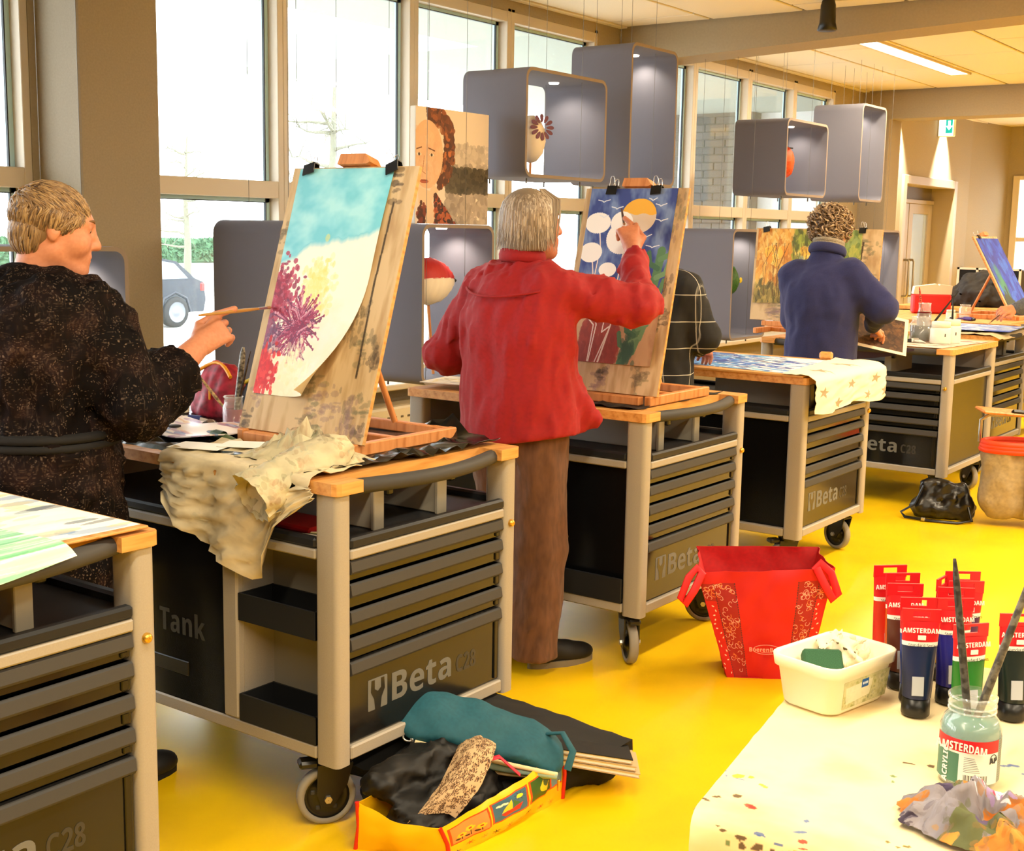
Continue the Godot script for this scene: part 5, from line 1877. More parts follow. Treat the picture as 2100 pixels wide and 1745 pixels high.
func portrait_image() -> Image:
	var r := RandomNumberGenerator.new()
	r.seed = 5
	var im := canvas(300, 300, Color(0.93, 0.87, 0.80))
	# ground: pale sky, grey foliage, dark hedge, grey below, in round dabs
	for i in 700:
		var y := r.randf_range(90, 300)
		var x := r.randf_range(120, 300)
		var c: Color
		if y < 145: c = Color(0.85, 0.80, 0.74).lerp(Color(0.70, 0.65, 0.60), r.randf() * 0.8)
		elif y > 150 and y < 215: c = Color(0.26, 0.23, 0.18).lerp(Color(0.42, 0.38, 0.31), r.randf())
		else: c = Color(0.74, 0.68, 0.62).lerp(Color(0.58, 0.53, 0.48), r.randf())
		dab(im, x, y, r.randf_range(6, 13), r.randf_range(5, 10), c, 0.85, r.randf() * 3)
	for i in 240: dab(im, r.randf_range(125, 300), r.randf_range(152, 212), 9, 8, Color(0.20, 0.18, 0.14).lerp(Color(0.40, 0.36, 0.28), r.randf()), 0.8)
	# hair
	for i in 420:
		var a := r.randf_range(-1.7, 1.2)
		var rad := r.randf_range(62, 108)
		var hx := 55 + cos(a) * rad
		var hy := 100 + sin(a) * rad * 1.05
		if hx > 150: hx = 150 - r.randf() * 10
		dab(im, hx, hy, r.randf_range(4, 9), r.randf_range(5, 12), Color(0.30, 0.15, 0.07).lerp(Color(0.72, 0.40, 0.18), r.randf() * r.randf() * 1.4), 0.9, a)
	# face
	dab(im, 45, 120, 62, 88, Color(0.91, 0.74, 0.58), 1.0)
	for i in 160: dab(im, 45 + r.randfn() * 24, 130 + r.randfn() * 36, 8, 10, Color(0.95, 0.82, 0.68).lerp(Color(0.82, 0.58, 0.42), r.randf() * 0.6), 0.35)
	stroke(im, [Vector2(4, 108), Vector2(22, 103)], 3.0, Color(0.42, 0.24, 0.14))
	stroke(im, [Vector2(50, 104), Vector2(74, 110)], 3.0, Color(0.42, 0.24, 0.14))
	for e in [13, 62]:
		dab(im, e, 121, 9, 4, Color(0.95, 0.90, 0.84))
		dab(im, e, 121, 4, 4, Color(0.30, 0.20, 0.12))
	stroke(im, [Vector2(33, 125), Vector2(27, 165), Vector2(38, 170)], 2.5, Color(0.76, 0.52, 0.38))
	dab(im, 33, 190, 17, 5, Color(0.70, 0.36, 0.26))
	dab(im, 33, 187, 13, 2, Color(0.52, 0.22, 0.16))
	# hand and neck
	fillpoly(im, PackedVector2Array([Vector2(8, 205), Vector2(58, 215), Vector2(70, 196), Vector2(92, 212), Vector2(62, 240), Vector2(92, 300), Vector2(18, 300)]), Color(0.93, 0.80, 0.66))
	# dress in brown and red dabs
	for i in 260:
		var t := r.randf()
		dab(im, lerpf(70, 150, r.randf() * t + 0.1), 225 + 75 * t, 6, 8, [Color(0.28, 0.13, 0.09), Color(0.62, 0.24, 0.12), Color(0.16, 0.10, 0.08), Color(0.75, 0.38, 0.20)][r.randi() % 4], 0.9, r.randf() * 3)
	for i in 70: dab(im, 22 + r.randfn() * 8, 280 + r.randfn() * 14, 5, 7, [Color(0.28, 0.13, 0.09), Color(0.50, 0.20, 0.12)][r.randi() % 2], 0.9)
	return im

# ---------------------------------------------------------------- outside the windows
func build_outside():
	struct("ground", BOX(Vector3(-40, -0.65, -110), Vector3(110, -0.53, -5.36)), grain(mat("paving", Color(0.80, 0.79, 0.76), 0.9), noise_tex(0.05, [[0.0, Color(0.85, 0.85, 0.85)], [1.0, Color.WHITE]], 256, FastNoiseLite.TYPE_SIMPLEX, 4, 70), Vector3.ONE * 0.2, true), V0, "pale paved ground outside")
	# canopy over the windows
	var cs := ST()
	bb(cs, Vector3(-6, 2.95, -6.47), Vector3(8.35, 3.2, -5.36))
	bb(cs, Vector3(8.35, 2.95, -9.6), Vector3(15, 3.2, -5.36))
	struct("canopy", cs, mat("canopy_soffit", Color(0.62, 0.66, 0.64), 0.8), V0, "grey concrete canopy outside above the windows")
	# brick side wall of the wing, every brick a piece
	var bw := struct_node("wall_brick", Vector3(14.2, -0.53, 0), "grey-brown brick side wall of the wing outside")
	obj("mortar", BOX(Vector3(0.02, 0, -9.2), Vector3(0.24, 3.48, -6.9)), mat("mortar", Color(0.33, 0.32, 0.315), 0.95), bw)
	var bm := []
	for k in 4: bm.append(grain(mat("brick_%d" % k, [Color(0.285, 0.27, 0.28), Color(0.305, 0.285, 0.285), Color(0.27, 0.26, 0.27), Color(0.32, 0.295, 0.285)][k], 0.9), noise_tex(0.2, [[0.0, Color(0.8, 0.8, 0.8)], [1.0, Color.WHITE]], 64, FastNoiseLite.TYPE_SIMPLEX, 3, 71 + k), Vector3.ONE * 6.0))
	var bs := ST()
	bx(bs, V0, Vector3(0.04, 0.080, 0.265), 0.004)
	bs.generate_normals()
	var bmesh := bs.commit()
	for row in 38:
		for col in 8:
			var z := -9.18 + col * 0.277 + (0.138 if row % 2 == 1 else 0.0)
			if z > -7.15: continue
			obj("brick", bmesh, bm[rng.randi() % 4], bw, Vector3(0.01, 0.045 + row * 0.0905, z + 0.14))
	# clipped hedge
	var hd := thing("hedge", "clipped green hedge across the road outside the window", "hedge", Vector3(47.0, -0.53, -57.0))
	var hs := ST()
	var hn := fnoise(2.5, 81, 4)
	for i in 5200:
		var c := Vector3(rng.randf_range(-14, 10), rng.randf_range(0.2, 1.25), 0.9 - absf(rng.randfn()) * 0.12)
		if rng.randf() < 0.35: c = Vector3(c.x, 1.22 + hn.get_noise_2d(c.x, 0) * 0.1, rng.randf_range(-0.8, 0.85))
		s_leaf(hs, c, Basis(Vector3(rng.randfn(), rng.randfn(), rng.randfn()).normalized(), rng.randf() * TAU), 0.22)
	tag(obj("foliage", hs, mat("hedge_leaf", Color(0.25, 0.40, 0.27), 0.8), hd), "", "", "", "stuff")
	obj("hedge_core", BOX(Vector3(-14, 0, -0.8), Vector3(10, 1.15, 0.8), 0.1), M.hedge_leaf, hd)
	# bare trees
	for tp in [[27.0, -32.5, 4.8, 1], [18.6, -18.0, 5.4, 2]]:
		bare_tree(Vector3(tp[0], -0.53, tp[1]), tp[2], tp[3])
	# parked car: tail, wheel and rear window show
	car()

func s_leaf(s: SurfaceTool, c: Vector3, b: Basis, l: float):
	s.set_smooth_group(-1)
	quad(s, c + b * Vector3(-l, 0, 0), c + b * Vector3(0, -l * 0.45, 0.01), c + b * Vector3(l, 0, 0), c + b * Vector3(0, l * 0.45, 0.01))

func bare_tree(at: Vector3, h: float, sd: int):
	var r := RandomNumberGenerator.new()
	r.seed = sd
	var t := thing("bare_tree", ["", "bare winter tree with spreading branches outside beside the hedge", "taller bare winter tree outside between the window mullions"][sd], "tree", at)
	var trunk := ST()
	tube(trunk, [V0, Vector3(0.05, h * 0.3, 0), Vector3(-0.05, h * 0.6, 0.05), Vector3(0.1, h, 0)], [0.14, 0.11, 0.07, 0.02], 8)
	var m := mat("bark_%d" % sd, Color(0.40, 0.40, 0.34), 0.9)
	obj("trunk", trunk, m, t)
	for i in 16:
		var s := ST()
		var y := h * r.randf_range(0.28, 0.9)
		var a := r.randf() * TAU
		var L := r.randf_range(1.0, 2.2) * (1.1 - y / h * 0.6)
		var p := [Vector3(0, y, 0)]
		for k in 5:
			var prev: Vector3 = p[p.size() - 1]
			a += r.randf_range(-0.4, 0.4)
			p.append(prev + Vector3(cos(a), r.randf_range(-0.1, 0.5), sin(a)).normalized() * L / 5.0)
		tube(s, p, [0.045, 0.035, 0.028, 0.02, 0.014, 0.006], 6)
		for k in 4:
			var b: Vector3 = p[r.randi_range(2, 4)]
			var e := b + Vector3(r.randfn(), r.randfn() + 0.4, r.randfn()).normalized() * 0.6
			tube(s, [b, b.lerp(e, 0.5) + Vector3(0, 0.05, 0), e], [0.014, 0.009, 0.004], 5)
		obj("branch", s, m, t)

func car():
	var t := thing("parked_car", "dark blue parked car seen outside behind the pillar", "car", Vector3(15.58, -0.53, -21.5), 0.0)
	# side profile, nose to -x
	var paint := mat("car_paint", Color(0.10, 0.13, 0.18), 0.25)
	var body := ST()
	var prof := PackedVector2Array([Vector2(-2.1, 0.30), Vector2(-2.15, 0.62), Vector2(-1.95, 0.78), Vector2(-1.05, 0.92), Vector2(-0.35, 1.36), Vector2(0.75, 1.42), Vector2(1.35, 1.32), Vector2(1.80, 0.98), Vector2(2.02, 0.90), Vector2(2.08, 0.55), Vector2(2.02, 0.30)])
	prism(body, prof, 1.62, Transform3D(Basis(), Vector3(0, 0, 0)), false)
	obj("body", body, paint, t)
	var gl := ST()
	prism(gl, PackedVector2Array([Vector2(-0.90, 0.95), Vector2(-0.30, 1.32), Vector2(0.72, 1.37), Vector2(1.28, 1.28), Vector2(1.62, 0.98)]), 1.64)
	obj("side_glass", gl, mat("car_glass", Color(0.55, 0.62, 0.66), 0.08), t)
	var lt := ST()
	bx(lt, Vector3(2.0, 0.80, 0.70), Vector3(0.14, 0.18, 0.26), 0.03)
	obj("tail_lamp", lt, mat("tail_red", Color(0.75, 0.08, 0.10), 0.2), t)
	for wx in [-1.35, 1.30]:
		var w := ST()
		var xf := Transform3D(Basis(Vector3.RIGHT, Vector3(0, 0, 1), Vector3(0, -1, 0)), Vector3(wx, 0.31, 0.80))
		lathe(w, [Vector2(0.20, 0.06), Vector2(0.29, 0.06), Vector2(0.31, 0.02), Vector2(0.31, -0.12), Vector2(0.2, -0.12)], 28, xf)
		var ty := obj("tyre", w, mat("tyre_dark", Color(0.12, 0.12, 0.13), 0.8), t)
		var rm := ST()
		lathe(rm, [Vector2(0.001, 0.045), Vector2(0.05, 0.05), Vector2(0.08, 0.03), Vector2(0.17, 0.045), Vector2(0.205, 0.062)], 20, xf)
		obj("wheel_rim", rm, mat("rim_grey", Color(0.45, 0.47, 0.50), 0.4, 0.5), ty)
		var ar := ST()
		tube(ar, [Vector3(wx - 0.38, 0.30, 0.80), Vector3(wx - 0.28, 0.58, 0.80), Vector3(wx, 0.70, 0.80), Vector3(wx + 0.28, 0.58, 0.80), Vector3(wx + 0.38, 0.30, 0.80)], 0.035, 8)
		obj("wheel_arch", ar, paint, t)

# ---------------------------------------------------------------- table easels, boards and pictures
# a board that stands on its foot line and leans back; local frame: x to the viewer's right, y up the board, z out of the painted side
func board_frame(foot: Vector3, right: Vector3, back: Vector3, lean: float) -> Transform3D:
	var up := (Vector3.UP + back * lean).normalized()
	return Transform3D(Basis(right, up, right.cross(up)), foot)

func board_image(sd: int) -> Image:
	var r := RandomNumberGenerator.new()
	r.seed = sd
	var im := canvas(200, 300, Color(0.82, 0.72, 0.56))
	var n := fnoise(0.03, sd, 4)
	wash(im, func(u, v, c): return c.lerp(Color(0.66, 0.53, 0.36), clampf(n.get_noise_2d(u * 300, v * 90) * 1.1 + 0.2, 0, 0.8)))
	for i in 26:
		var e := r.randi() % 3
		var x := r.randf_range(4, 196)
		var y := r.randf_range(4, 296)
		if e == 0: x = 150 + r.randf() * 46
		if e == 1: y = 258 + r.randf() * 38
		var c: Color = [Color(0.24, 0.20, 0.16), Color(0.42, 0.38, 0.30), Color(0.45, 0.44, 0.33), Color(0.55, 0.45, 0.45)][r.randi() % 4]
		for k in 14: dab(im, x + r.randfn() * 7, y + r.randfn() * 9, r.randf_range(1, 4), r.randf_range(2, 8), c, 0.35, 0.0 if e == 0 else 1.5)
	stroke(im, [Vector2(172, 40), Vector2(168, 130), Vector2(170, 230)], 3.0, Color(0.22, 0.18, 0.13), 0.6)
	return im

func easel(label: String, blabel: String, foot: Vector3, right: Vector3, back: Vector3, lean: float, w: float, h: float, sd: int) -> Transform3D:
	var t := thing("table_easel", label, "easel", Vector3(foot.x, 0.9035, foot.z))
	var up0 := foot.y - 0.9035
	var B := Basis(right, Vector3.UP, -back)
	t.basis = B
	# base frame: bars lie on the worktop
	var D := 0.42
	for q in [-1.0, 1.0]:
		obj("side_bar", BOX(Vector3(q * (w * 0.44) - 0.013, 0.0, -D), Vector3(q * (w * 0.44) + 0.013, 0.034, 0.02), 0.003), M.wood_easel, t)
	obj("cross_bar", BOX(Vector3(-w * 0.44, 0.002, -D), Vector3(w * 0.44, 0.032, -D + 0.028), 0.003), M.wood_easel, t)
	obj("cross_bar", BOX(Vector3(-w * 0.44, 0.002, -D * 0.5), Vector3(w * 0.44, 0.028, -D * 0.5 + 0.026), 0.003), M.wood_easel, t)
	obj("ledge", BOX(Vector3(-w * 0.38, up0 - 0.03, 0.0), Vector3(w * 0.38, up0, 0.036), 0.003), M.wood_easel, t)
	var f := board_frame(V0, Vector3.RIGHT, Vector3(0, 0, -1), lean)
	var ms := ST()
	for q in [-1.0, 1.0]: bx(ms, Vector3(q * 0.035, h * 0.52, -0.030), Vector3(0.024, h * 1.02, 0.02), 0.003, Transform3D(f.basis, Vector3(0, up0, 0)))
	obj("mast", ms, M.wood_easel, t)
	var st := ST()
	var top := f.basis * Vector3(0, h * 0.62, -0.045) + Vector3(0, up0, 0)
	tube(st, [Vector3(0, 0.03, -D + 0.02), top], 0.010, 6)
	obj("strut", st, M.wood_easel, t)
	var cl := ST()
	prism(cl, PackedVector2Array([Vector2(-0.055, 0.0), Vector2(0.055, 0.0), Vector2(0.066, 0.006), Vector2(0.045, 0.030), Vector2(-0.05, 0.030)]), 0.055, Transform3D(f.basis, f.basis * Vector3(0, h + 0.003, -0.012) + Vector3(0, up0, 0)))
	obj("top_clamp", cl, M.wood_easel, t)
	# the board
	var xf := board_frame(foot, right, back, lean)
	var b := thing("drawing_board", blabel, "board", xf.origin)
	b.basis = xf.basis
	obj("panel", BOX(Vector3(-w * 0.5, 0.002, -0.014), Vector3(w * 0.5, h, -0.0005), 0.002), M.wood_top, b)
	var fs := ST()
	sheet(fs, [[Vector3(-w * 0.5 + 0.001, h - 0.001, 0), Vector3(w * 0.5 - 0.001, h - 0.001, 0)], [Vector3(-w * 0.5 + 0.001, 0.003, 0), Vector3(w * 0.5 - 0.001, 0.003, 0)]], 0.0006)
	obj("paint_stained_face", fs, img_mat("board_face_%d" % sd, board_image(sd), 0.7), b)
	return xf

# binder clip over the top edge; tilt turns it in the plane of the board
func clip(label: String, xf: Transform3D, x: float, y: float, tilt := 0.0):
	var t := thing("binder_clip", label, "binder clip", xf * Vector3(x, y, 0.001), 0, "binder clips on the boards")
	t.basis = xf.basis * Basis(Vector3(0, 0, 1), tilt)
	var s := ST()
	prism(s, PackedVector2Array([Vector2(-0.012, -0.022), Vector2(-0.009, -0.022), Vector2(-0.004, 0.008), Vector2(0.012, 0.008), Vector2(0.017, -0.022), Vector2(0.020, -0.022), Vector2(0.014, 0.012), Vector2(-0.006, 0.012)]), 0.042, Transform3D(Basis(Vector3(0, 0, -1), Vector3.UP, Vector3.RIGHT), Vector3(0, 0.004, 0)))
	obj("clip_body", s, M.black_clip, t)
	for q in [1.0, -1.0]:
		var h := ST()
		var z := 0.006 if q > 0 else -0.014
		tube(h, [Vector3(-0.012, 0.014, z), Vector3(-0.008, 0.040, z + q * 0.006), Vector3(-0.004, 0.048, z + q * 0.008), Vector3(0.004, 0.048, z + q * 0.008), Vector3(0.008, 0.040, z + q * 0.006), Vector3(0.012, 0.014, z)], 0.0012, 6)
		obj("wire_lever", h, M.wire_clip, t)

func coral_image() -> Image:
	var r := RandomNumberGenerator.new()
	r.seed = 21
	var W := 320
	var H := 540
	var im := canvas(W, H, Color(0.97, 0.955, 0.91))
	var n := fnoise(0.012, 3, 4)
	wash(im, func(u, v, c):
		var edge: float = 0.36 - 0.10 * u + 0.03 * n.get_noise_2d(u * 300, 7.0)
		if u < 0.25: edge += (0.25 - u) * 0.25
		var k: float = n.get_noise_2d(u * 170 + v * 60, v * 420)
		if v < edge: return Color(0.46, 0.80, 0.88).lerp(Color(0.66, 0.90, 0.94), clampf(0.45 + k * 1.4, 0, 1))
		if v < edge + 0.03: return Color(0.46, 0.80, 0.88).lerp(c, (v - edge) / 0.03)
		return c.lerp(Color(0.98, 0.93, 0.78), clampf((v - 0.62) * 2.2 + k * 0.6, 0, 0.8)))
	# soft yellow clump
	for i in 240:
		dab(im, 150 + r.randfn() * 26, 282 + r.randfn() * 30, r.randf_range(4, 10), r.randf_range(4, 10), Color(0.96, 0.86, 0.46).lerp(Color(0.99, 0.95, 0.75), r.randf()), 0.5)
	# crimson mass behind at the left edge
	for i in 420:
		dab(im, absf(r.randfn()) * 34, 305 + r.randfn() * 36, r.randf_range(3, 8), r.randf_range(3, 8), [Color(0.62, 0.12, 0.26), Color(0.72, 0.20, 0.32), Color(0.50, 0.10, 0.24), Color(0.70, 0.34, 0.44)][r.randi() % 4], 0.75)
	# purple mass below
	for i in 260:
		dab(im, absf(r.randfn()) * 26, 410 + r.randfn() * 22, r.randf_range(3, 8), r.randf_range(3, 7), [Color(0.46, 0.30, 0.44), Color(0.60, 0.32, 0.44), Color(0.72, 0.62, 0.68), Color(0.40, 0.24, 0.38)][r.randi() % 4], 0.75)
	# the branching coral
	for i in 260:
		var a := r.randf() * TAU
		var l := r.randf_range(30, 82)
		var c := Vector2(108 + r.randfn() * 12, 376 + r.randfn() * 12)
		var d := Vector2(cos(a), sin(a))
		var e := c + d * l * Vector2(0.98, 1.0)
		var m := c.lerp(e, 0.6) + d.orthogonal() * r.randf_range(-9, 9)
		var col: Color = [Color(0.62, 0.16, 0.34), Color(0.52, 0.14, 0.32), Color(0.74, 0.36, 0.50), Color(0.84, 0.60, 0.70), Color(0.44, 0.20, 0.36)][r.randi() % 5]
		stroke(im, [c, m, e], r.randf_range(2.0, 4.2), col, 0.9)
		dab(im, e.x, e.y, 3.4, 3.4, col)
	# red corner clump
	for i in 300:
		var x := absf(r.randfn()) * 28
		dab(im, minf(x, 66), 486 + r.randfn() * 24, r.randf_range(3, 7), r.randf_range(4, 10), [Color(0.85, 0.10, 0.14), Color(0.78, 0.08, 0.12), Color(0.90, 0.22, 0.20)][r.randi() % 3], 0.8)
	# cream puffs
	for i in 260:
		dab(im, 130 + r.randfn() * 34, 478 + r.randfn() * 30, r.randf_range(3, 9), r.randf_range(3, 9), Color(0.99, 0.97, 0.86).lerp(Color(0.97, 0.90, 0.68), r.randf() * r.randf()), 0.5)
	return im

func jelly_image() -> Image:
	var r := RandomNumberGenerator.new()
	r.seed = 33
	var W := 360
	var H := 560
	var im := canvas(W, H, Color(0.25, 0.33, 0.58))
	var n := fnoise(0.012, 41, 4)
	wash(im, func(u, v, _c):
		var k: float = n.get_noise_2d(u * 300 - v * 160, v * 260 + u * 120)
		var sea := Color(0.20, 0.27, 0.54).lerp(Color(0.47, 0.56, 0.74), clampf(0.35 + k * 1.5, 0, 1))
		if u > 0.55 and v > 0.45: sea = sea.lerp(Color(0.18, 0.24, 0.62), 0.6)
		var sand := Color(0.80, 0.66, 0.50).lerp(Color(0.68, 0.52, 0.38), clampf(k * 1.4 + 0.3, 0, 1))
		var hor: float = 0.60 + 0.05 * sin(u * 5.0) + (0.06 if u > 0.6 else 0.0)
		return sea if v < hor else sand)
	# dome
	for i in 900:
		var a := r.randf() * TAU
		var q := sqrt(r.randf())
		var x := 130 + cos(a) * 84 * q
		var y := 520 + sin(a) * 150 * q
		if y < H: dab(im, x, y, 9, 12, Color(0.66, 0.25, 0.18).lerp(Color(0.52, 0.18, 0.13), r.randf()), 0.6)
	# disc: yellow upper, pale lower
	for y in range(30, 150):
		for x in range(140, 290):
			var d := Vector2((x - 216) / 72.0, (y - 88) / 56.0)
			if d.length() < 1.0:
				im.set_pixel(x, y, Color(0.93, 0.70, 0.20) if y < 82 + 3 * sin(x * 0.1) else Color(0.86, 0.78, 0.68))
	# white flower heads on thin stems
	var heads := [[50, 112, 52, 32], [158, 160, 62, 50], [38, 208, 46, 30], [150, 110, 44, 34], [120, 262, 34, 20]]
	for h in heads:
		stroke(im, [Vector2(h[0] + 6, h[1]), Vector2(h[0] + 26, h[1] + 80), Vector2(h[0] + 18, h[1] + 200), Vector2(minf(h[0] + 60, 170), 440), Vector2(h[0] * 0.4 + 80, 556)], 5.0, Color(0.90, 0.84, 0.80))
	for h in heads:
		for i in 42:
			var a := TAU * i / 42.0
			dab(im, h[0] + cos(a) * h[2] * 0.95, h[1] + sin(a) * h[3] * 0.95, 4.5, 4.5, Color(0.97, 0.955, 0.93))
		dab(im, h[0], h[1], h[2] * 0.97, h[3] * 0.97, Color(0.97, 0.955, 0.93))
	# seaweed
	var g1 := Color(0.34, 0.52, 0.36)
	var stem := [Vector2(332, 200), Vector2(322, 300), Vector2(300, 400), Vector2(268, 480), Vector2(236, 556)]
	stroke(im, stem, 34.0, g1)
	for i in 13:
		var f := 0.06 + i * 0.072
		var k := f * 4.0
		var p: Vector2 = stem[mini(int(k), 3)].lerp(stem[mini(int(k), 3) + 1], k - int(k))
		var sd := 1.0 if i % 2 == 0 else -1.0
		var col := g1.lerp([Color(0.50, 0.66, 0.48), Color(0.22, 0.40, 0.30)][i % 2], r.randf() * 0.8)
		stroke(im, [p, p + Vector2(sd * 34, -14), p + Vector2(sd * 44, -48)], 18.0, col)
	for i in 60: dab(im, 250 + r.randfn() * 14, 520 + r.randfn() * 22, 8, 12, Color(0.20, 0.36, 0.28), 0.5)
	# gulls
	for g in [[60, 40], [120, 62], [264, 34], [300, 52], [310, 100], [262, 150], [290, 184], [230, 196], [70, 90], [238, 262]]:
		var s := r.randf_range(0.7, 1.3)
		stroke(im, [Vector2(g[0] - 20 * s, g[1] - 3), Vector2(g[0] - 6, g[1]), Vector2(g[0], g[1] + 4), Vector2(g[0] + 8, g[1]), Vector2(g[0] + 22 * s, g[1] - 4)], 3.2, Color(0.90, 0.92, 0.95))
	return im

func landscape_image() -> Image:
	var r := RandomNumberGenerator.new()
	r.seed = 51
	var im := canvas(420, 320, Color(0.80, 0.66, 0.36))
	for i in 1500:
		var x := r.randf() * 420
		var y := r.randf() * 320
		var u := x / 420
		var v := y / 320
		var c: Color
		if v > 0.72: c = [Color(0.34, 0.32, 0.16), Color(0.52, 0.46, 0.22), Color(0.72, 0.62, 0.32), Color(0.28, 0.26, 0.14)][r.randi() % 4]
		elif u < 0.35: c = [Color(0.86, 0.60, 0.24), Color(0.90, 0.72, 0.36), Color(0.74, 0.46, 0.18), Color(0.92, 0.80, 0.50)][r.randi() % 4]
		elif u < 0.62: c = [Color(0.92, 0.82, 0.42), Color(0.60, 0.64, 0.24), Color(0.40, 0.44, 0.20), Color(0.96, 0.90, 0.66)][r.randi() % 4] if v > 0.25 else [Color(0.30, 0.34, 0.16), Color(0.42, 0.46, 0.22), Color(0.66, 0.70, 0.26)][r.randi() % 3]
		else: c = [Color(0.50, 0.60, 0.30), Color(0.36, 0.46, 0.24), Color(0.72, 0.72, 0.34), Color(0.58, 0.66, 0.40)][r.randi() % 4]
		dab(im, x, y, r.randf_range(4, 9), r.randf_range(12, 30), c, 0.6, r.randf_range(-0.5, 0.6))
	for i in 7:
		var x := r.randf_range(20, 300)
		var y := r.randf_range(50, 180)
		for k in 9: dab(im, x + r.randfn() * 10, y + r.randfn() * 9, 10, 20, [Color(0.94, 0.76, 0.30), Color(0.90, 0.58, 0.20), Color(0.97, 0.88, 0.52)][r.randi() % 3], 0.75, r.randf_range(-0.8, 0.8))
	for i in 22:
		var x := r.randf_range(10, 300)
		stroke(im, [Vector2(x, 290), Vector2(x + r.randf_range(-20, 30), 160), Vector2(x + r.randf_range(-40, 60), 60)], 1.8, Color(0.38, 0.26, 0.12), 0.7)
	for i in 40: dab(im, 210 + r.randfn() * 18, 190 + r.randfn() * 26, 10, 14, Color(0.55, 0.66, 0.64), 0.5)
	for i in 26: dab(im, 205 + r.randfn() * 16, 292 + r.randfn() * 10, 10, 9, Color(0.92, 0.76, 0.16), 0.7)
	return im

func blue_image(kind: int) -> Image:
	var r := RandomNumberGenerator.new()
	r.seed = 61 + kind
	var im := canvas(320, 240, Color(0.20, 0.32, 0.72))
	if kind == 0:   # sea that fades into unpainted white at one end
		im.fill(Color(0.96, 0.95, 0.93))
		for i in 2400:
			var x := r.randf() * 320
			var y := r.randf() * 240
			if r.randf() < (x / 320.0) * 1.35 - 0.35 + (0.5 if y < 60 else 0.0) * (x / 320.0): continue
			dab(im, x, y, r.randf_range(7, 15), r.randf_range(2, 4), [Color(0.08, 0.18, 0.55), Color(0.12, 0.30, 0.72), Color(0.25, 0.55, 0.86), Color(0.06, 0.12, 0.42), Color(0.45, 0.75, 0.90)][r.randi() % 5], 0.8, r.randf_range(-0.3, 0.3))
	elif kind == 1: # upright canvas: strong blue with a green growth
		for i in 700: dab(im, r.randf() * 320, r.randf() * 240, 16, 22, [Color(0.06, 0.18, 0.72), Color(0.10, 0.28, 0.82), Color(0.18, 0.42, 0.88), Color(0.05, 0.12, 0.60)][r.randi() % 4], 0.6, r.randf() * 3)
		for i in 160: dab(im, 70 + r.randfn() * 26, 150 + r.randfn() * 40, 5, 14, Color(0.22, 0.55, 0.42), 0.35)
		for i in 120: dab(im, 60 + r.randfn() * 30, 220 + r.randfn() * 16, 12, 14, Color(0.13, 0.20, 0.16), 0.7)
	else:           # blue and white clouds
		for i in 500: dab(im, r.randf() * 320, r.randf() * 240, 22, 10, [Color(0.90, 0.93, 0.97), Color(0.35, 0.50, 0.85), Color(0.25, 0.34, 0.75), Color(0.65, 0.76, 0.92)][r.randi() % 4], 0.6)
	return im

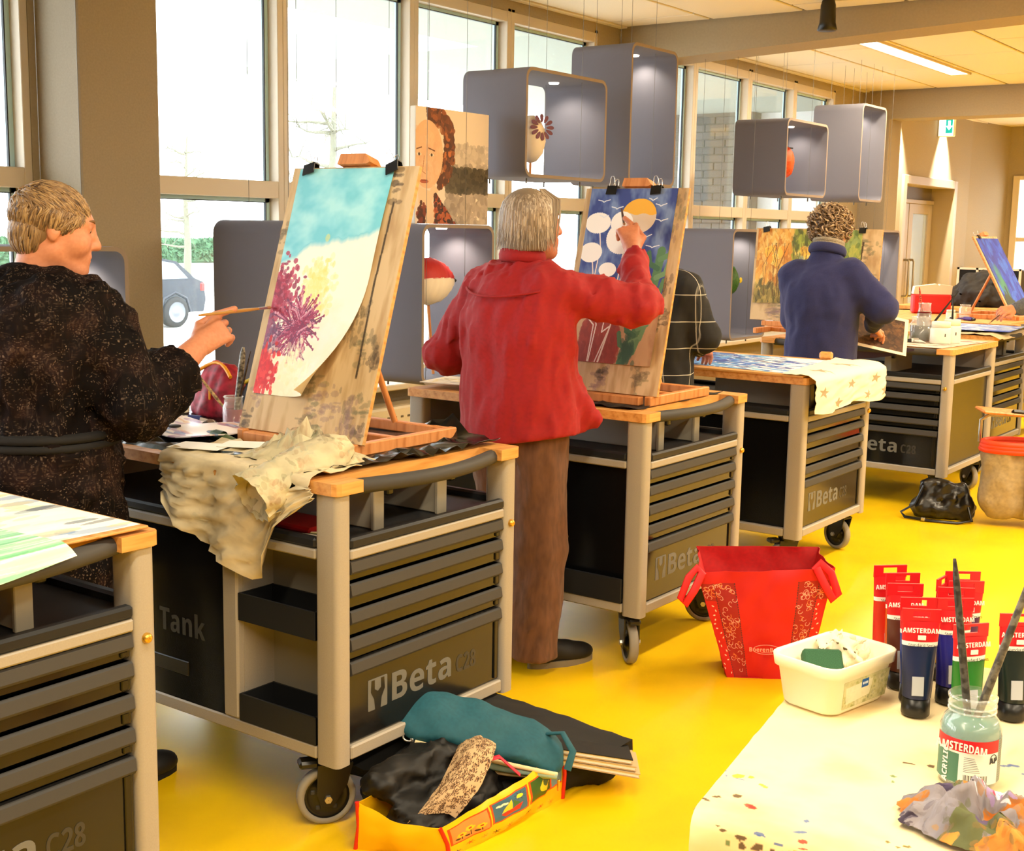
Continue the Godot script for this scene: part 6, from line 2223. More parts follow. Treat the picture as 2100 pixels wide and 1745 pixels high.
func build_easels():
	var Z := Vector3(0, 0, 1)
	var X := Vector3(1, 0, 0)
	# --- coral reef
	var xf := easel("beech table easel holding the board with the coral reef painting", "paint-stained board behind the coral reef painting", Vector3(2.455, 0.935, -2.51), Z, X, 0.31, 0.475, 0.77, 1)
	var p := thing("coral_painting", "large curling paper painting of red and purple coral under a turquoise sky", "painting", xf.origin)
	p.basis = xf.basis
	var rows := []
	for i in 25:
		var v := i / 24.0
		var row := []
		for j in 17:
			var u := j / 16.0
			var x := lerpf(-0.208, 0.152, u)
			var y := lerpf(0.765, 0.105, v)
			var c := maxf(0.0, (u - 0.35) / 0.65) * maxf(0.0, (v - 0.45) / 0.55)
			var z := 0.0025 + 0.10 * c * c + 0.006 * u * sin(v * 5.0) * u
			x -= 0.095 * c * c + 0.012 * u * v
			y += 0.010 * c
			row.append(Vector3(x, y, z))
		rows.append(row)
	var s := ST()
	sheet(s, rows, 0.0007)
	obj("picture", s, img_mat("coral_paint", coral_image(), 0.6), p)
	clip("black binder clip at the left corner of the coral painting", xf, -0.17, 0.765, 0.25)
	clip("black binder clip at the right corner of the coral painting", xf, 0.145, 0.765, 0.4)
	# --- jellyfish and gulls
	xf = easel("beech table easel holding the board with the jellyfish painting", "paint-stained board behind the jellyfish painting", Vector3(3.885, 0.935, -2.42), Z, X, 0.25, 0.43, 0.75, 2)
	p = thing("jellyfish_painting", "blue paper painting of white flower heads, yellow disc, gulls and green seaweed", "painting", xf.origin)
	p.basis = xf.basis
	s = ST()
	rows = []
	for i in 9:
		var row := []
		for j in 7:
			var u := j / 6.0
			var v := i / 8.0
			row.append(Vector3(lerpf(-0.19, 0.172, u), lerpf(0.748, 0.105, v), 0.002 + 0.006 * maxf(0, v - 0.8) * u * 5.0))
		rows.append(row)
	sheet(s, rows, 0.0007)
	obj("picture", s, img_mat("jelly_paint", jelly_image(), 0.6), p)
	clip("black binder clip at the left top of the jellyfish painting", xf, -0.10, 0.742)
	clip("black binder clip at the right top of the jellyfish painting", xf, 0.085, 0.742, 0.1)
	# --- landscape of yellow flowers
	xf = easel("beech table easel holding the board with the yellow flower landscape", "pale wide board behind the yellow flower landscape", Vector3(7.32, 0.985, -3.115), Z, X, 0.08, 0.80, 0.565, 3)
	p = thing("landscape_painting", "painting of yellow and orange flowers with green leaves on a board", "painting", xf.origin)
	p.basis = xf.basis
	s = ST()
	rows = []
	for i in 9:
		var row := []
		for j in 9:
			var u := j / 8.0
			var v := i / 8.0
			row.append(Vector3(lerpf(-0.385, 0.28, u), lerpf(0.56, 0.105 + 0.02 * u, v), 0.002 + 0.02 * maxf(0, v - 0.75) * 4.0 * (0.5 + 0.5 * cos(u * 9.0)) * 0.4))
		rows.append(row)
	sheet(s, rows, 0.0007)
	obj("picture", s, img_mat("landscape_paint", landscape_image(), 0.6), p)
	clip("black binder clip at the left top of the flower landscape", xf, -0.33, 0.558, 0.2)
	clip("black binder clip at the right top of the flower landscape", xf, 0.28, 0.558)
	# --- blue canvas at the far trolley, turned to the room
	xf = easel("pale table easel holding the blue canvas", "pale board behind the blue canvas", Vector3(10.32, 0.93, -2.66), X, Vector3(0, 0, -1), 0.55, 0.62, 0.68, 4)
	p = thing("blue_canvas", "strong blue upright canvas with green growth on a table easel", "painting", xf.origin)
	p.basis = xf.basis
	s = ST()
	sheet(s, [[Vector3(-0.27, 0.66, 0.003), Vector3(0.30, 0.66, 0.003)], [Vector3(-0.27, 0.03, 0.003), Vector3(0.30, 0.03, 0.003)]], 0.002)
	obj("picture", s, img_mat("blue_paint", blue_image(1), 0.6), p)
	clip("black binder clip at the top of the blue canvas", xf, -0.18, 0.672)

# ---------------------------------------------------------------- small studio things
# acrylic tube standing on its cap, print turned to local +z
func paint_tube(label: String, at: Vector3, turn: float, col: Color, h := 0.17, style := "amsterdam", group := "", tilt := 0.0) -> Node3D:
	var t := thing("paint_tube", label, "paint tube", at, turn, group)
	if tilt != 0.0: t.rotate_object_local(Vector3.RIGHT, tilt)
	var key := "tube_%s" % col.to_html(false)
	if not M.has(key): mat(key, col, 0.32)
	if not M.has("tube_red"):
		mat("tube_red", Color(0.80, 0.07, 0.11), 0.4)
		mat("tube_white", Color(0.93, 0.92, 0.88), 0.4)
		mat("tube_grey", Color(0.68, 0.70, 0.74), 0.4)
	var cap := ST()
	lathe(cap, [Vector2(0.001, 0.0), Vector2(0.0215, 0.0), Vector2(0.0225, 0.002), Vector2(0.0215, 0.030), Vector2(0.001, 0.031)], 20)
	obj("cap", cap, M.plastic_black, t)
	var ring := func(y: float) -> Array:
		var f := clampf((y - 0.03) / (h - 0.045), 0.0, 1.0)
		var rx := lerpf(0.0225, 0.030, f)
		var rz := lerpf(0.0225, 0.0018, pow(f, 1.25))
		var a := []
		for k in 20: a.append(Vector3(cos(TAU * k / 20) * rx, y, -sin(TAU * k / 20) * rz))
		return a
	var band := func(y0: float, y1: float) -> SurfaceTool:
		var s := ST()
		s.set_smooth_group(0)
		var n := 5
		for i in n:
			var a: Array = ring.call(lerpf(y0, y1, float(i) / n))
			var b: Array = ring.call(lerpf(y0, y1, float(i + 1) / n))
			for k in 20: quad(s, a[k], a[(k + 1) % 20], b[(k + 1) % 20], b[k])
		return s
	var yb := h * 0.66
	var red := style == "amsterdam"
	obj("body", band.call(0.030, yb), M[key], t)
	obj("band", band.call(yb, yb + 0.007), M.tube_white, t)
	obj("top_label", band.call(yb + 0.007, h - 0.02), M.tube_red if red else M[key], t)
	# crimped tab with a hanging slot
	var tab := ST()
	var ty := h - 0.021
	for q in [-1.0, 1.0]: bb(tab, Vector3(q * 0.030, ty, -0.0016), Vector3(q * 0.013, h, 0.0016))
	bb(tab, Vector3(-0.013, ty, -0.0016), Vector3(0.013, ty + 0.007, 0.0016))
	bb(tab, Vector3(-0.013, h - 0.004, -0.0016), Vector3(0.013, h, 0.0016))
	obj("hang_tab", tab, M.tube_red, t)
	var slope := atan2(0.0205, h - 0.045)
	if red:
		lettering("AMSTERDAM", 0.0075, M.tube_white, t, Vector3(0, yb + 0.026, 0.0105), Vector3(-slope, 0, 0), 0.0006, true, "lettering", false, 0.92)
		obj("print_box", BOX(Vector3(-0.006, yb + 0.012, 0.0125), Vector3(0.006, yb + 0.019, 0.0142)), M.tube_white, t)
		lettering("Standard Series", 0.0042, M.plastic_black, t, Vector3(0.002, yb + 0.0035, 0.0148), Vector3(-slope, 0, 0), 0.0006, false)
	else:
		obj("print_box", BOX(Vector3(-0.008, yb - 0.06, 0.0165), Vector3(0.010, yb + 0.02, 0.0185)), M.plastic_black, t)
		lettering("ACRYL", 0.013, M.tube_white, t, Vector3(0.001, yb - 0.02, 0.0188), Vector3(0, 0, PI / 2), 0.0006)
	obj("barcode_label", BOX(Vector3(-0.010, -0.015, -0.001), Vector3(0.008, 0.015, 0.001)), M.tube_grey, t, Vector3(-0.002, 0.052, 0.0212), Vector3(-slope * 0.8, 0, 0))
	return t

# soft metal tube lying on its side
func lying_tube(label: String, at: Vector3, turn: float, col: Color, L := 0.12, wrap := Color(0.9, 0.9, 0.88)):
	var t := thing("paint_tube", label, "paint tube", at, turn)
	var s := ST()
	var n := 8
	s.set_smooth_group(0)
	var rings := []
	for i in n + 1:
		var f := float(i) / n
		var rz := lerpf(0.015, 0.018, f)
		var ry := lerpf(0.013, 0.0015, f * f)
		var a := []
		for k in 14: a.append(Vector3(f * L, 0.013 + cos(TAU * k / 14) * ry - (0.013 - ry) * 0.8, sin(TAU * k / 14) * rz))
		rings.append(a)
	for i in n:
		for k in 14: quad(s, rings[i][(k + 1) % 14], rings[i][k], rings[i + 1][k], rings[i + 1][(k + 1) % 14])
	var key := "lt_%s" % wrap.to_html(false)
	if not M.has(key): mat(key, wrap, 0.35)
	obj("body", s, M[key], t)
	var key2 := "lt_%s" % col.to_html(false)
	if not M.has(key2): mat(key2, col, 0.4)
	var b := ST()
	tube(b, [Vector3(L * 0.12, 0.013, 0), Vector3(L * 0.5, 0.0115, 0)], [0.0157, 0.0152], 14, false)
	obj("colour_band", b, M[key2], t)
	var c := ST()
	tube(c, [Vector3(-0.022, 0.012, 0), Vector3(0.0, 0.013, 0)], [0.010, 0.012], 12)
	obj("cap", c, M.plastic_black, t)

func brush(label: String, a: Vector3, b: Vector3, r: float, col: Color, tip := true):
	var t := thing("paintbrush", label, "paintbrush", a)
	var d := b - a
	var s := ST()
	var up := Vector3.RIGHT
	if tip:
		tube(s, [d * 0.22, d * 0.4, d * 0.75, d], [r * 0.8, r * 1.15, r * 0.8, r * 0.35], 10)
		var f := ST()
		tube(f, [d * 0.12, d * 0.23], [r * 0.95, r * 0.85], 10)
		obj("ferrule", f, M.steel, t)
		var e := ST()
		tube(e, [V0, d * 0.06, d * 0.13], [r * 0.3, r * 1.1, r * 0.95], 10)
		obj("bristles", e, M.bristle, t)
	else:
		tube(s, [V0, d * 0.4, d * 0.9, d], [r * 0.8, r * 1.1, r * 0.9, r * 0.4], 10)
	var key := "brush_%s" % col.to_html(false)
	if not M.has(key):
		grain(mat(key, col, 0.45), noise_tex(0.05, [[0.0, Color(0.25, 0.24, 0.22)], [0.45, Color(0.55, 0.52, 0.48)], [0.6, Color.WHITE], [1.0, Color.WHITE]], 128, FastNoiseLite.TYPE_SIMPLEX, 3, 101), Vector3.ONE * 9.0)
	obj("handle", s, M[key], t)
	return t

func crumple(P: Array, n: FastNoiseLite, amp: float, sc: float) -> Array:
	for row in P:
		for j in row.size():
			var p: Vector3 = row[j]
			row[j] = p + Vector3(0, 1, 0) * n.get_noise_3dv(p * sc) * amp
	return P

func stain_image(w: int, h: int, base: Color, stains: Array, count: int, sd: int) -> Image:
	var r := RandomNumberGenerator.new()
	r.seed = sd
	var im := canvas(w, h, base)
	var n := fnoise(0.02, sd, 4)
	wash(im, func(u, v, c): return c.lerp(base.darkened(0.09), clampf(n.get_noise_2d(u * w, v * h) * 1.2 + 0.2, 0, 1)))
	for i in count:
		var x := r.randf() * w
		var y := r.randf() * h
		var c: Color = stains[r.randi() % stains.size()]
		for k in r.randi_range(1, 9): dab(im, x + r.randfn() * 10, y + r.randfn() * 10, r.randf_range(2, 11), r.randf_range(2, 8), c, r.randf_range(0.12, 0.4), r.randf() * 3)
	return im

func build_worktops():
	# ---------- trolley with the coral easel
	# black plastic sheet spread over the worktop
	var n := fnoise(1.0, 111, 4)
	var rows := []
	for i in 41:
		var row := []
		for j in 31:
			var u := j / 30.0
			var v := i / 40.0
			var x := lerpf(2.165, 2.90, u)
			var z := lerpf(-3.31, -2.150 - 0.06 * pow(1.0 - u, 3.0), v)
			var y := 0.9022
			var under := 1.0 if (x > 2.40 and x < 2.90 and z > -2.78 and z < -2.25) else 0.0
			var k := n.get_noise_2d(x * 14, z * 14)
			y += 0.0 if under > 0 else absf(k) * (0.045 if z > -2.25 else 0.026)
			# standing folds behind and beside the easel
			y += 0.105 * exp(-(pow((x - 2.93) / 0.05, 2) + pow((z + 2.86) / 0.10, 2)))
			y += 0.05 * exp(-(pow((x - 2.90) / 0.045, 2) + pow((z + 2.36) / 0.09, 2))) * (1.0 + k)
			if u < 0.04: y -= 0.02
			row.append(Vector3(x, y, z))
		rows.append(row)
	var s := ST()
	rows.reverse()
	sheet(s, rows, 0.0012, Vector2.ZERO, Vector2.ONE, false)
	tag(obj("plastic_sheet", s, M.bag_plastic), "crumpled black plastic sheet spread over the worktop under the coral easel", "plastic sheet")
	# stained cloth draped over the edge
	var cl := thing("stained_cloth", "cream paint-stained cloth draped over the trolley edge", "cloth", Vector3(2.15, 0.9, -2.43))
	rows = []
	var hem := [[-2.72, 0.80], [-2.64, 0.735], [-2.55, 0.69], [-2.45, 0.655], [-2.36, 0.615], [-2.32, 0.66], [-2.28, 0.76], [-2.20, 0.83], [-2.15, 0.86]]
	var fz := fnoise(1.0, 117, 3)
	for i in 27:
		var v := i / 26.0
		var row := []
		for j in 25:
			var u := j / 24.0
			var z := lerpf(-2.72, -2.165, u)
			var y0 := 0.0
			for k in hem.size() - 1:
				if z >= hem[k][0] and z <= hem[k + 1][0]: y0 = lerpf(hem[k][1], hem[k + 1][1], (z - hem[k][0]) / (hem[k + 1][0] - hem[k][0]))
			var p: Vector3
			if v < 0.3:
				var f := v / 0.3
				p = Vector3(lerpf(2.40 - 0.06 * u, 2.165, f), 0.9105 + 0.022 * maxf(0.0, fz.get_noise_2d(z * 30, f * 3.0)), z)
			elif v < 0.4:
				var f := (v - 0.3) / 0.1
				p = Vector3(2.165 - 0.012 * sin(f * PI * 0.5), 0.9105 - 0.022 * (1.0 - cos(f * PI * 0.5)), z)
			else:
				var f := (v - 0.4) / 0.6
				p = Vector3(2.152 + 0.016 * sin(z * 34.0) * f + 0.022 * fz.get_noise_2d(z * 22, f * 9) + 0.008 * fz.get_noise_2d(z * 60, f * 30) - 0.014 * f, lerpf(0.888, y0, f), z + 0.02 * f * sin(f * 3.0))
			row.append(p - cl.position)
		rows.append(row)
	s = ST()
	sheet(s, rows, 0.0016)
	M.rag = img_mat("rag_cloth", stain_image(300, 380, Color(0.86, 0.80, 0.66), [Color(0.78, 0.71, 0.56), Color(0.74, 0.72, 0.60), Color(0.80, 0.74, 0.60)], 60, 121), 0.9)
	obj("hanging_part", s, M.rag, cl)
	# bunched roll on top with an open end
	rows = []
	for i in 17:
		var f := i / 16.0
		var row := []
		var c := Vector3(2.105, 0.845, -2.315).lerp(Vector3(2.36, 0.955, -2.235), f)
		var ax := (Vector3(2.36, 0.955, -2.235) - Vector3(2.105, 0.845, -2.315)).normalized()
		var b := basis_y(ax, Vector3.UP)
		for j in 29:
			var a := lerpf(-0.6, TAU - 0.7, j / 28.0)
			var r := lerpf(0.062, 0.050, f) * (1.0 + 0.28 * fz.get_noise_2d(a * 9.0, f * 26.0)) * (1.0 if f < 0.85 else 1.0 - (f - 0.85) * 3.0)
			var q := c + b * Vector3(cos(a) * r * 1.25, 0, sin(a) * r)
			q.y = maxf(q.y, 0.912) if q.x > 2.16 else q.y
			row.append(q - cl.position)
		rows.append(row)
	s = ST()
	sheet(s, rows, 0.0018)
	obj("bunched_roll", s, img_mat("rag_cloth_dirty", stain_image(256, 256, Color(0.80, 0.76, 0.62), [Color(0.52, 0.52, 0.40), Color(0.62, 0.50, 0.38), Color(0.66, 0.68, 0.60), Color(0.70, 0.56, 0.44), Color(0.46, 0.40, 0.32)], 90, 122), 0.9), cl)
	rows = []
	for i in 21:
		var row := []
		for j in 21:
			var u := j / 20.0
			var v := i / 20.0
			var x := lerpf(2.22, 2.42, u)
			var z := lerpf(-2.50, -2.19, v)
			var e := sin(PI * u) * sin(PI * v)
			row.append(Vector3(x + 0.02 * fz.get_noise_2d(v * 60, u * 20), 0.914 + 0.062 * e * (1.0 + 1.1 * fz.get_noise_2d(x * 70, z * 70)), z) - cl.position)
		rows.append(row)
	rows.reverse()
	s = ST()
	sheet(s, rows, 0.002)
	obj("crumpled_part", s, M.rag_cloth_dirty, cl)
	# sheets of white paper
	for p in [[Vector3(2.245, 0.9185, -2.66), 0.35, 0.15, 0.10, "small white paper slip lying beside the palette"], [Vector3(2.33, 0.9205, -2.585), 0.5, 0.12, 0.10, "small white paper slip half under the stained cloth"]]:
		var t := thing("paper_slip", p[4], "paper", p[0], p[1])
		obj("slip", BOX(Vector3(-p[3] * 0.5, 0, -p[2] * 0.5), Vector3(p[3] * 0.5, 0.001, p[2] * 0.5)), M.paper, t)
	# palette with thumb hole
	var pl := thing("palette", "white rectangular palette with thumb hole and purple paint smears", "palette", Vector3(2.40, 0.924, -2.93), 0.15)
	var im := canvas(256, 200, Color(0.92, 0.89, 0.88))
	var r := RandomNumberGenerator.new()
	r.seed = 131
	for i in 90:
		var e := r.randf()
		dab(im, r.randf() * 256, (r.randf() * 60 if e < 0.5 else 150 + r.randf() * 50), r.randf_range(4, 22), r.randf_range(3, 10), [Color(0.62, 0.50, 0.70), Color(0.52, 0.30, 0.46), Color(0.80, 0.70, 0.80), Color(0.30, 0.48, 0.74), Color(0.86, 0.66, 0.52)][r.randi() % 5], 0.5, r.randf_range(-0.4, 0.4))
	rows = []
	for i in 9:
		var row := []
		for j in 13:
			row.append(Vector3(lerpf(0.13, -0.13, i / 8.0), 0.004 + 0.007 * sin(j * 0.8 + i * 0.5), lerpf(-0.19, 0.19, j / 12.0)))
		rows.append(row)
	s = ST()
	sheet(s, rows, 0.003)
	obj("plate", s, img_mat("palette_paint", im, 0.35), pl)
	s = ST()
	lathe(s, [Vector2(0.001, 0.0105), Vector2(0.019, 0.0105), Vector2(0.020, 0.006)], 18, Transform3D(Basis(), Vector3(-0.05, 0.003, 0.02)))
	obj("thumb_hole", s, M.dark_slot, pl)
	# glass with pink water and two brushes
	water_jar("small glass jar of pink paint water beside the coral painting", Vector3(2.545, 0.905, -2.868), 0.032, 0.10, Color(0.60, 0.22, 0.36), 0.062)
	brush("thick grey wooden brush standing in the pink water jar", Vector3(2.545, 0.925, -2.86), Vector3(2.575, 1.150, -2.855), 0.0095, Color(0.58, 0.55, 0.48), false)
	brush("thin ochre brush slanting out of the pink water jar", Vector3(2.555, 0.930, -2.875), Vector3(2.50, 1.105, -3.02), 0.0045, Color(0.74, 0.60, 0.38))
	brush("thin dark brush leaning in the jar behind the coral painting", Vector3(2.540, 0.930, -2.862), Vector3(2.58, 1.14, -2.83), 0.0040, Color(0.30, 0.22, 0.16))
	# standing tubes and pouches
	paint_tube("white acrylic tube lettered in black standing before the red pouch", Vector3(2.565, 0.903, -3.125), -1.15, Color(0.92, 0.89, 0.80), 0.19, "acryl")
	paint_tube("yellow acrylic tube standing beside the white acrylic tube", Vector3(2.585, 0.903, -3.195), -1.15, Color(0.84, 0.80, 0.08), 0.18, "plain")
	pouch("red patterned pouch with yellow trim standing at the back of the coral easel trolley", Vector3(2.70, 0.904, -3.10), Vector3(0.10, 0.17, 0.20), Color(0.72, 0.10, 0.22), Color(0.92, 0.62, 0.10), true)
	pouch("black pouch with a yellow zip tag behind the pink water jar", Vector3(2.72, 0.904, -2.93), Vector3(0.10, 0.135, 0.18), Color(0.04, 0.04, 0.05), Color(0.85, 0.72, 0.15), false)
	lying_tube("white and blue paint tube lying beside the wooden roller handle", Vector3(2.47, 0.905, -3.16), -1.2, Color(0.84, 0.82, 0.76), 0.14, Color(0.88, 0.86, 0.78))
	lying_tube("blue paint tube lying next to the palette", Vector3(2.40, 0.905, -3.14), -1.9, Color(0.10, 0.22, 0.45), 0.09, Color(0.20, 0.38, 0.62))
	lying_tube("indigo and white paint tube lying behind the palette", Vector3(2.53, 0.905, -3.07), -1.0, Color(0.20, 0.26, 0.50), 0.10, Color(0.86, 0.86, 0.88))
	lying_tube("grey brown paint tube lying beside the pink water jar", Vector3(2.53, 0.905, -2.95), -2.6, Color(0.45, 0.40, 0.36), 0.10, Color(0.80, 0.78, 0.74))
	lying_tube("dark green paint tube lying between the palette and the easel ledge", Vector3(2.40, 0.905, -2.79), -1.6, Color(0.18, 0.26, 0.16), 0.09, Color(0.30, 0.38, 0.26))
	var rl := thing("roller_handle", "light wooden tool handle with a black end lying on the worktop", "tool", Vector3(2.46, 0.920, -3.27))
	s = ST()
	tube(s, [V0, Vector3(0.02, 0.004, 0.05), Vector3(0.05, 0.012, 0.14)], [0.014, 0.017, 0.015], 12)
	obj("handle", s, M.wood_easel, rl)
	s = ST()
	tube(s, [Vector3(0.05, 0.012, 0.14), Vector3(0.062, 0.010, 0.175)], [0.016, 0.013], 12)
	obj("end_cap", s, M.plastic_black, rl)
	# red case and crayons in the open compartment
	var rc := thing("red_case", "flat red case in the open compartment under the coral easel", "case", Vector3(2.30, 0.738, -2.34))
	obj("case", BOX(Vector3(-0.06, 0, -0.09), Vector3(0.06, 0.018, 0.09), 0.006), mat("case_red", Color(0.62, 0.05, 0.08), 0.4), rc)
	for i in 7:
		var cr := thing("crayon", "short waxy crayon lying in the tray compartment beside the red case", "crayon", Vector3(2.225 + 0.012 * i, 0.743, -2.225 + 0.004 * (i % 3)), 0.2 + 0.15 * i, "crayons in the tray")
		s = ST()
		tube(s, [Vector3(0, 0, -0.03), Vector3(0, 0, 0.022), Vector3(0, 0, 0.032)], [0.005, 0.005, 0.002], 8)
		obj("stick", s, mat("crayon_%d" % i, [Color(0.75, 0.72, 0.66), Color(0.2, 0.2, 0.2), Color(0.70, 0.66, 0.30), Color(0.85, 0.82, 0.76), Color(0.35, 0.28, 0.22), Color(0.55, 0.58, 0.30), Color(0.80, 0.76, 0.70)][i], 0.6), cr)
	# ---------- nearest trolley: board with a painted sheet
	var b1 := thing("painted_board", "thin board with a washed blue and cream painted sheet on the nearest trolley", "board", Vector3(1.30, 0.9065, -2.30))
	obj("panel", BOX(Vector3(-0.42, 0, -0.30), Vector3(0.285, 0.006, 0.262), 0.002), M.wood_top, b1)
	var i1 := canvas(260, 220, Color(0.96, 0.95, 0.90))
	r.seed = 141
	for i in 160:
		var x := r.randf() * 260
		var y := r.randf() * 220
		var edge := minf(260 - x, 220 - y)
		dab(im if false else i1, x, y, r.randf_range(8, 30), r.randf_range(3, 8), [Color(0.93, 0.88, 0.70), Color(0.78, 0.86, 0.86), Color(0.97, 0.96, 0.93)][r.randi() % 3] if edge > 30 else [Color(0.42, 0.54, 0.72), Color(0.30, 0.34, 0.40), Color(0.70, 0.80, 0.62), Color(0.85, 0.78, 0.55)][r.randi() % 4], 0.5, r.randf_range(-0.2, 0.2))
	s = ST()
	sheet(s, [[Vector3(-0.40, 0.0072, -0.29), Vector3(0.277, 0.0072, -0.29)], [Vector3(-0.40, 0.0072, 0.245), Vector3(0.277, 0.0072, 0.245)]], 0.0006)
	obj("painted_sheet", s, img_mat("sheet_paint", i1, 0.7), b1)
	var g1 := thing("green_sheet", "sheet of paper with mint green wash hanging over the nearest trolley edge", "painting", Vector3(1.20, 0.915, -2.10))
	rows = []
	for i in 15:
		var row := []
		for j in 13:
			var u := j / 12.0
			var v := i / 14.0
			var x := lerpf(-0.36, 0.17 + 0.02 * v, u)
			var z := lerpf(-0.13, 0.17 - 0.05 * u, v)
			var over := maxf(0.0, z - 0.055)
			row.append(Vector3(x, 0.0015 - over * over * 5.5 + 0.004 * sin(u * 7.0) * v, z - over * 0.25))
		rows.append(row)
	s = ST()
	sheet(s, rows, 0.0007)
	var i2 := canvas(200, 200, Color(0.94, 0.96, 0.90))
	r.seed = 151
	for i in 140: dab(i2, r.randf() * 200, 14 + r.randf() * 186, r.randf_range(20, 50), r.randf_range(3, 9), [Color(0.42, 0.74, 0.54), Color(0.52, 0.80, 0.62), Color(0.38, 0.68, 0.48), Color(0.66, 0.86, 0.74)][r.randi() % 4], 0.5, 0.15)
	obj("sheet", s, img_mat("green_wash", i2, 0.7), g1)
	# ---------- trolley with the jellyfish easel: dark mat, crumpled bag, palette at the far end
	rows = []
	for i in 25:
		var row := []
		for j in 21:
			var x := lerpf(3.76, 4.40, j / 20.0)
			var z := lerpf(-2.92, -2.24 + 0.03 * sin(j * 0.7), i / 24.0)
			var flat := x > 3.86 and x < 4.33 and z > -2.66 and z < -2.2
			row.append(Vector3(x, 0.9022 + (0.0 if flat else maxf(0.0, n.get_noise_2d(x * 12 + 40, z * 12)) * 0.03), z))
		rows.append(row)
	rows.reverse()
	s = ST()
	sheet(s, rows, 0.0012, Vector2.ZERO, Vector2.ONE, false)
	tag(obj("plastic_sheet", s, grain(mat("mat_black", Color(0.10, 0.10, 0.105), 0.5), noise_tex(0.1, [[0.0, Color(0.7, 0.7, 0.7)], [0.8, Color.WHITE], [1.0, Color.WHITE]], 128, FastNoiseLite.TYPE_SIMPLEX, 3, 160), Vector3.ONE * 3)), "dull black plastic sheet under the jellyfish easel", "plastic sheet")
	var p2 := thing("palette", "white paper palette with grey paint blots at the back of the jellyfish trolley", "palette", Vector3(3.87, 0.9205, -3.06), 0.2)
	s = ST()
	sheet(s, [[Vector3(-0.10, 0.004, -0.13), Vector3(0.13, 0.004, -0.13)], [Vector3(-0.10, 0.004, 0.13), Vector3(0.13, 0.004, 0.13)]], 0.003)
	obj("plate", s, img_mat("palette_two", stain_image(160, 160, Color(0.93, 0.90, 0.84), [Color(0.40, 0.36, 0.34), Color(0.85, 0.75, 0.30), Color(0.60, 0.56, 0.52)], 26, 161), 0.5), p2)
	# ---------- trolley with the sea picture and the star cloth
	var b4 := thing("painted_board", "flat board with a blue sea painting that fades to white", "painting", Vector3(5.55, 0.901, -2.68))
	obj("panel", BOX(Vector3(-0.41, 0, -0.55), Vector3(0.385, 0.010, 0.47), 0.002), M.wood_top, b4)
	s = ST()
	sheet(s, [[Vector3(0.30, 0.0115, -0.50), Vector3(0.32, 0.0115, 0.36)], [Vector3(-0.28, 0.0115, -0.44), Vector3(-0.385, 0.0115, 0.44)]], 0.0008)
	obj("picture", s, img_mat("sea_paint", blue_image(0), 0.6), b4)
	var sc := thing("star_cloth", "cream cloth printed with grey stars hanging over a trolley corner", "cloth", Vector3(5.55, 0.9, -2.2))
	rows = []
	var sn := fnoise(1.0, 171, 3)
	for i in 19:
		var v := i / 18.0
		var row := []
		for j in 21:
			var u := j / 20.0
			var x := lerpf(5.135, 5.965, u)
			var p: Vector3
			if v < 0.25: p = Vector3(x, 0.9175 + 0.006 * sn.get_noise_2d(x * 20, v * 40), lerpf(-2.40 + 0.10 * (1.0 - u), -2.205, v / 0.25))
			elif v < 0.35:
				var f := (v - 0.25) / 0.1
				p = Vector3(x, 0.9175 - 0.03 * (1.0 - cos(f * PI * 0.5)), -2.205 + 0.062 * sin(f * PI * 0.5))
			else:
				var f := (v - 0.35) / 0.65
				p = Vector3(x, 0.888 - f * (0.135 + 0.012 * sin(u * 9.0)), -2.141 + 0.008 * sin(x * 30.0) * f + 0.008 * sn.get_noise_2d(x * 30, f * 8))
			row.append(p - sc.position)
		rows.append(row)
	s = ST()
	sheet(s, rows, 0.0015)
	var si := canvas(420, 220, Color(0.95, 0.90, 0.78))
	for st in [[44, 128], [200, 120], [352, 110], [130, 192], [300, 186], [410, 180], [110, 44], [280, 40]]:
		var pg := PackedVector2Array()
		for k in 10:
			var a := TAU * k / 10.0 - PI / 2 + 0.2
			var rr := 27.0 if k % 2 == 0 else 11.0
			pg.append(Vector2(st[0] + cos(a) * rr, st[1] + sin(a) * rr))
		fillpoly(si, pg, Color(0.60, 0.56, 0.46))
	obj("drape", s, img_mat("star_print", si, 0.9), sc)
	# black tray with papers at the back of that trolley
	var bt := thing("paint_tray", "black tray with papers at the back of the sea painting trolley", "tray", Vector3(5.62, 0.902, -3.16))
	obj("tray", BOX(Vector3(-0.30, 0, -0.08), Vector3(0.10, 0.045, 0.08), 0.006), M.plastic_black, bt)
	obj("paper", BOX(Vector3(-0.18, 0.046, -0.07), Vector3(0.08, 0.049, 0.06)), M.paper, bt)
	var wn := thing("plate", "small round white plate on the sea painting trolley", "plate", Vector3(5.30, 0.912, -2.95))
	s = ST()
	lathe(s, [Vector2(0.001, 0.002), Vector2(0.05, 0.002), Vector2(0.075, 0.010), Vector2(0.076, 0.013), Vector2(0.05, 0.006), Vector2(0.001, 0.006)], 24)
	obj("dish", s, M.white_plastic, wn)
	var wb := thing("wood_block", "small pale wooden block on the edge of the sea painting board", "block", Vector3(5.90, 0.915, -2.42), 0.2)
	obj("block", BOX(Vector3(-0.015, 0, -0.032), Vector3(0.015, 0.036, 0.032), 0.008), M.wood_light, wb)
	# ---------- trolley beside the handbag
	var b5 := thing("paper_mat", "paint-spotted paper spread on the trolley beside the handbag", "paper", Vector3(7.42, 0.9015, -2.55))
	s = ST()
	sheet(s, [[Vector3(0.36, 0.003, -0.50), Vector3(0.36, 0.003, 0.36)], [Vector3(-0.29, 0.003, -0.50), Vector3(-0.31, 0.003, 0.30)]], 0.002)
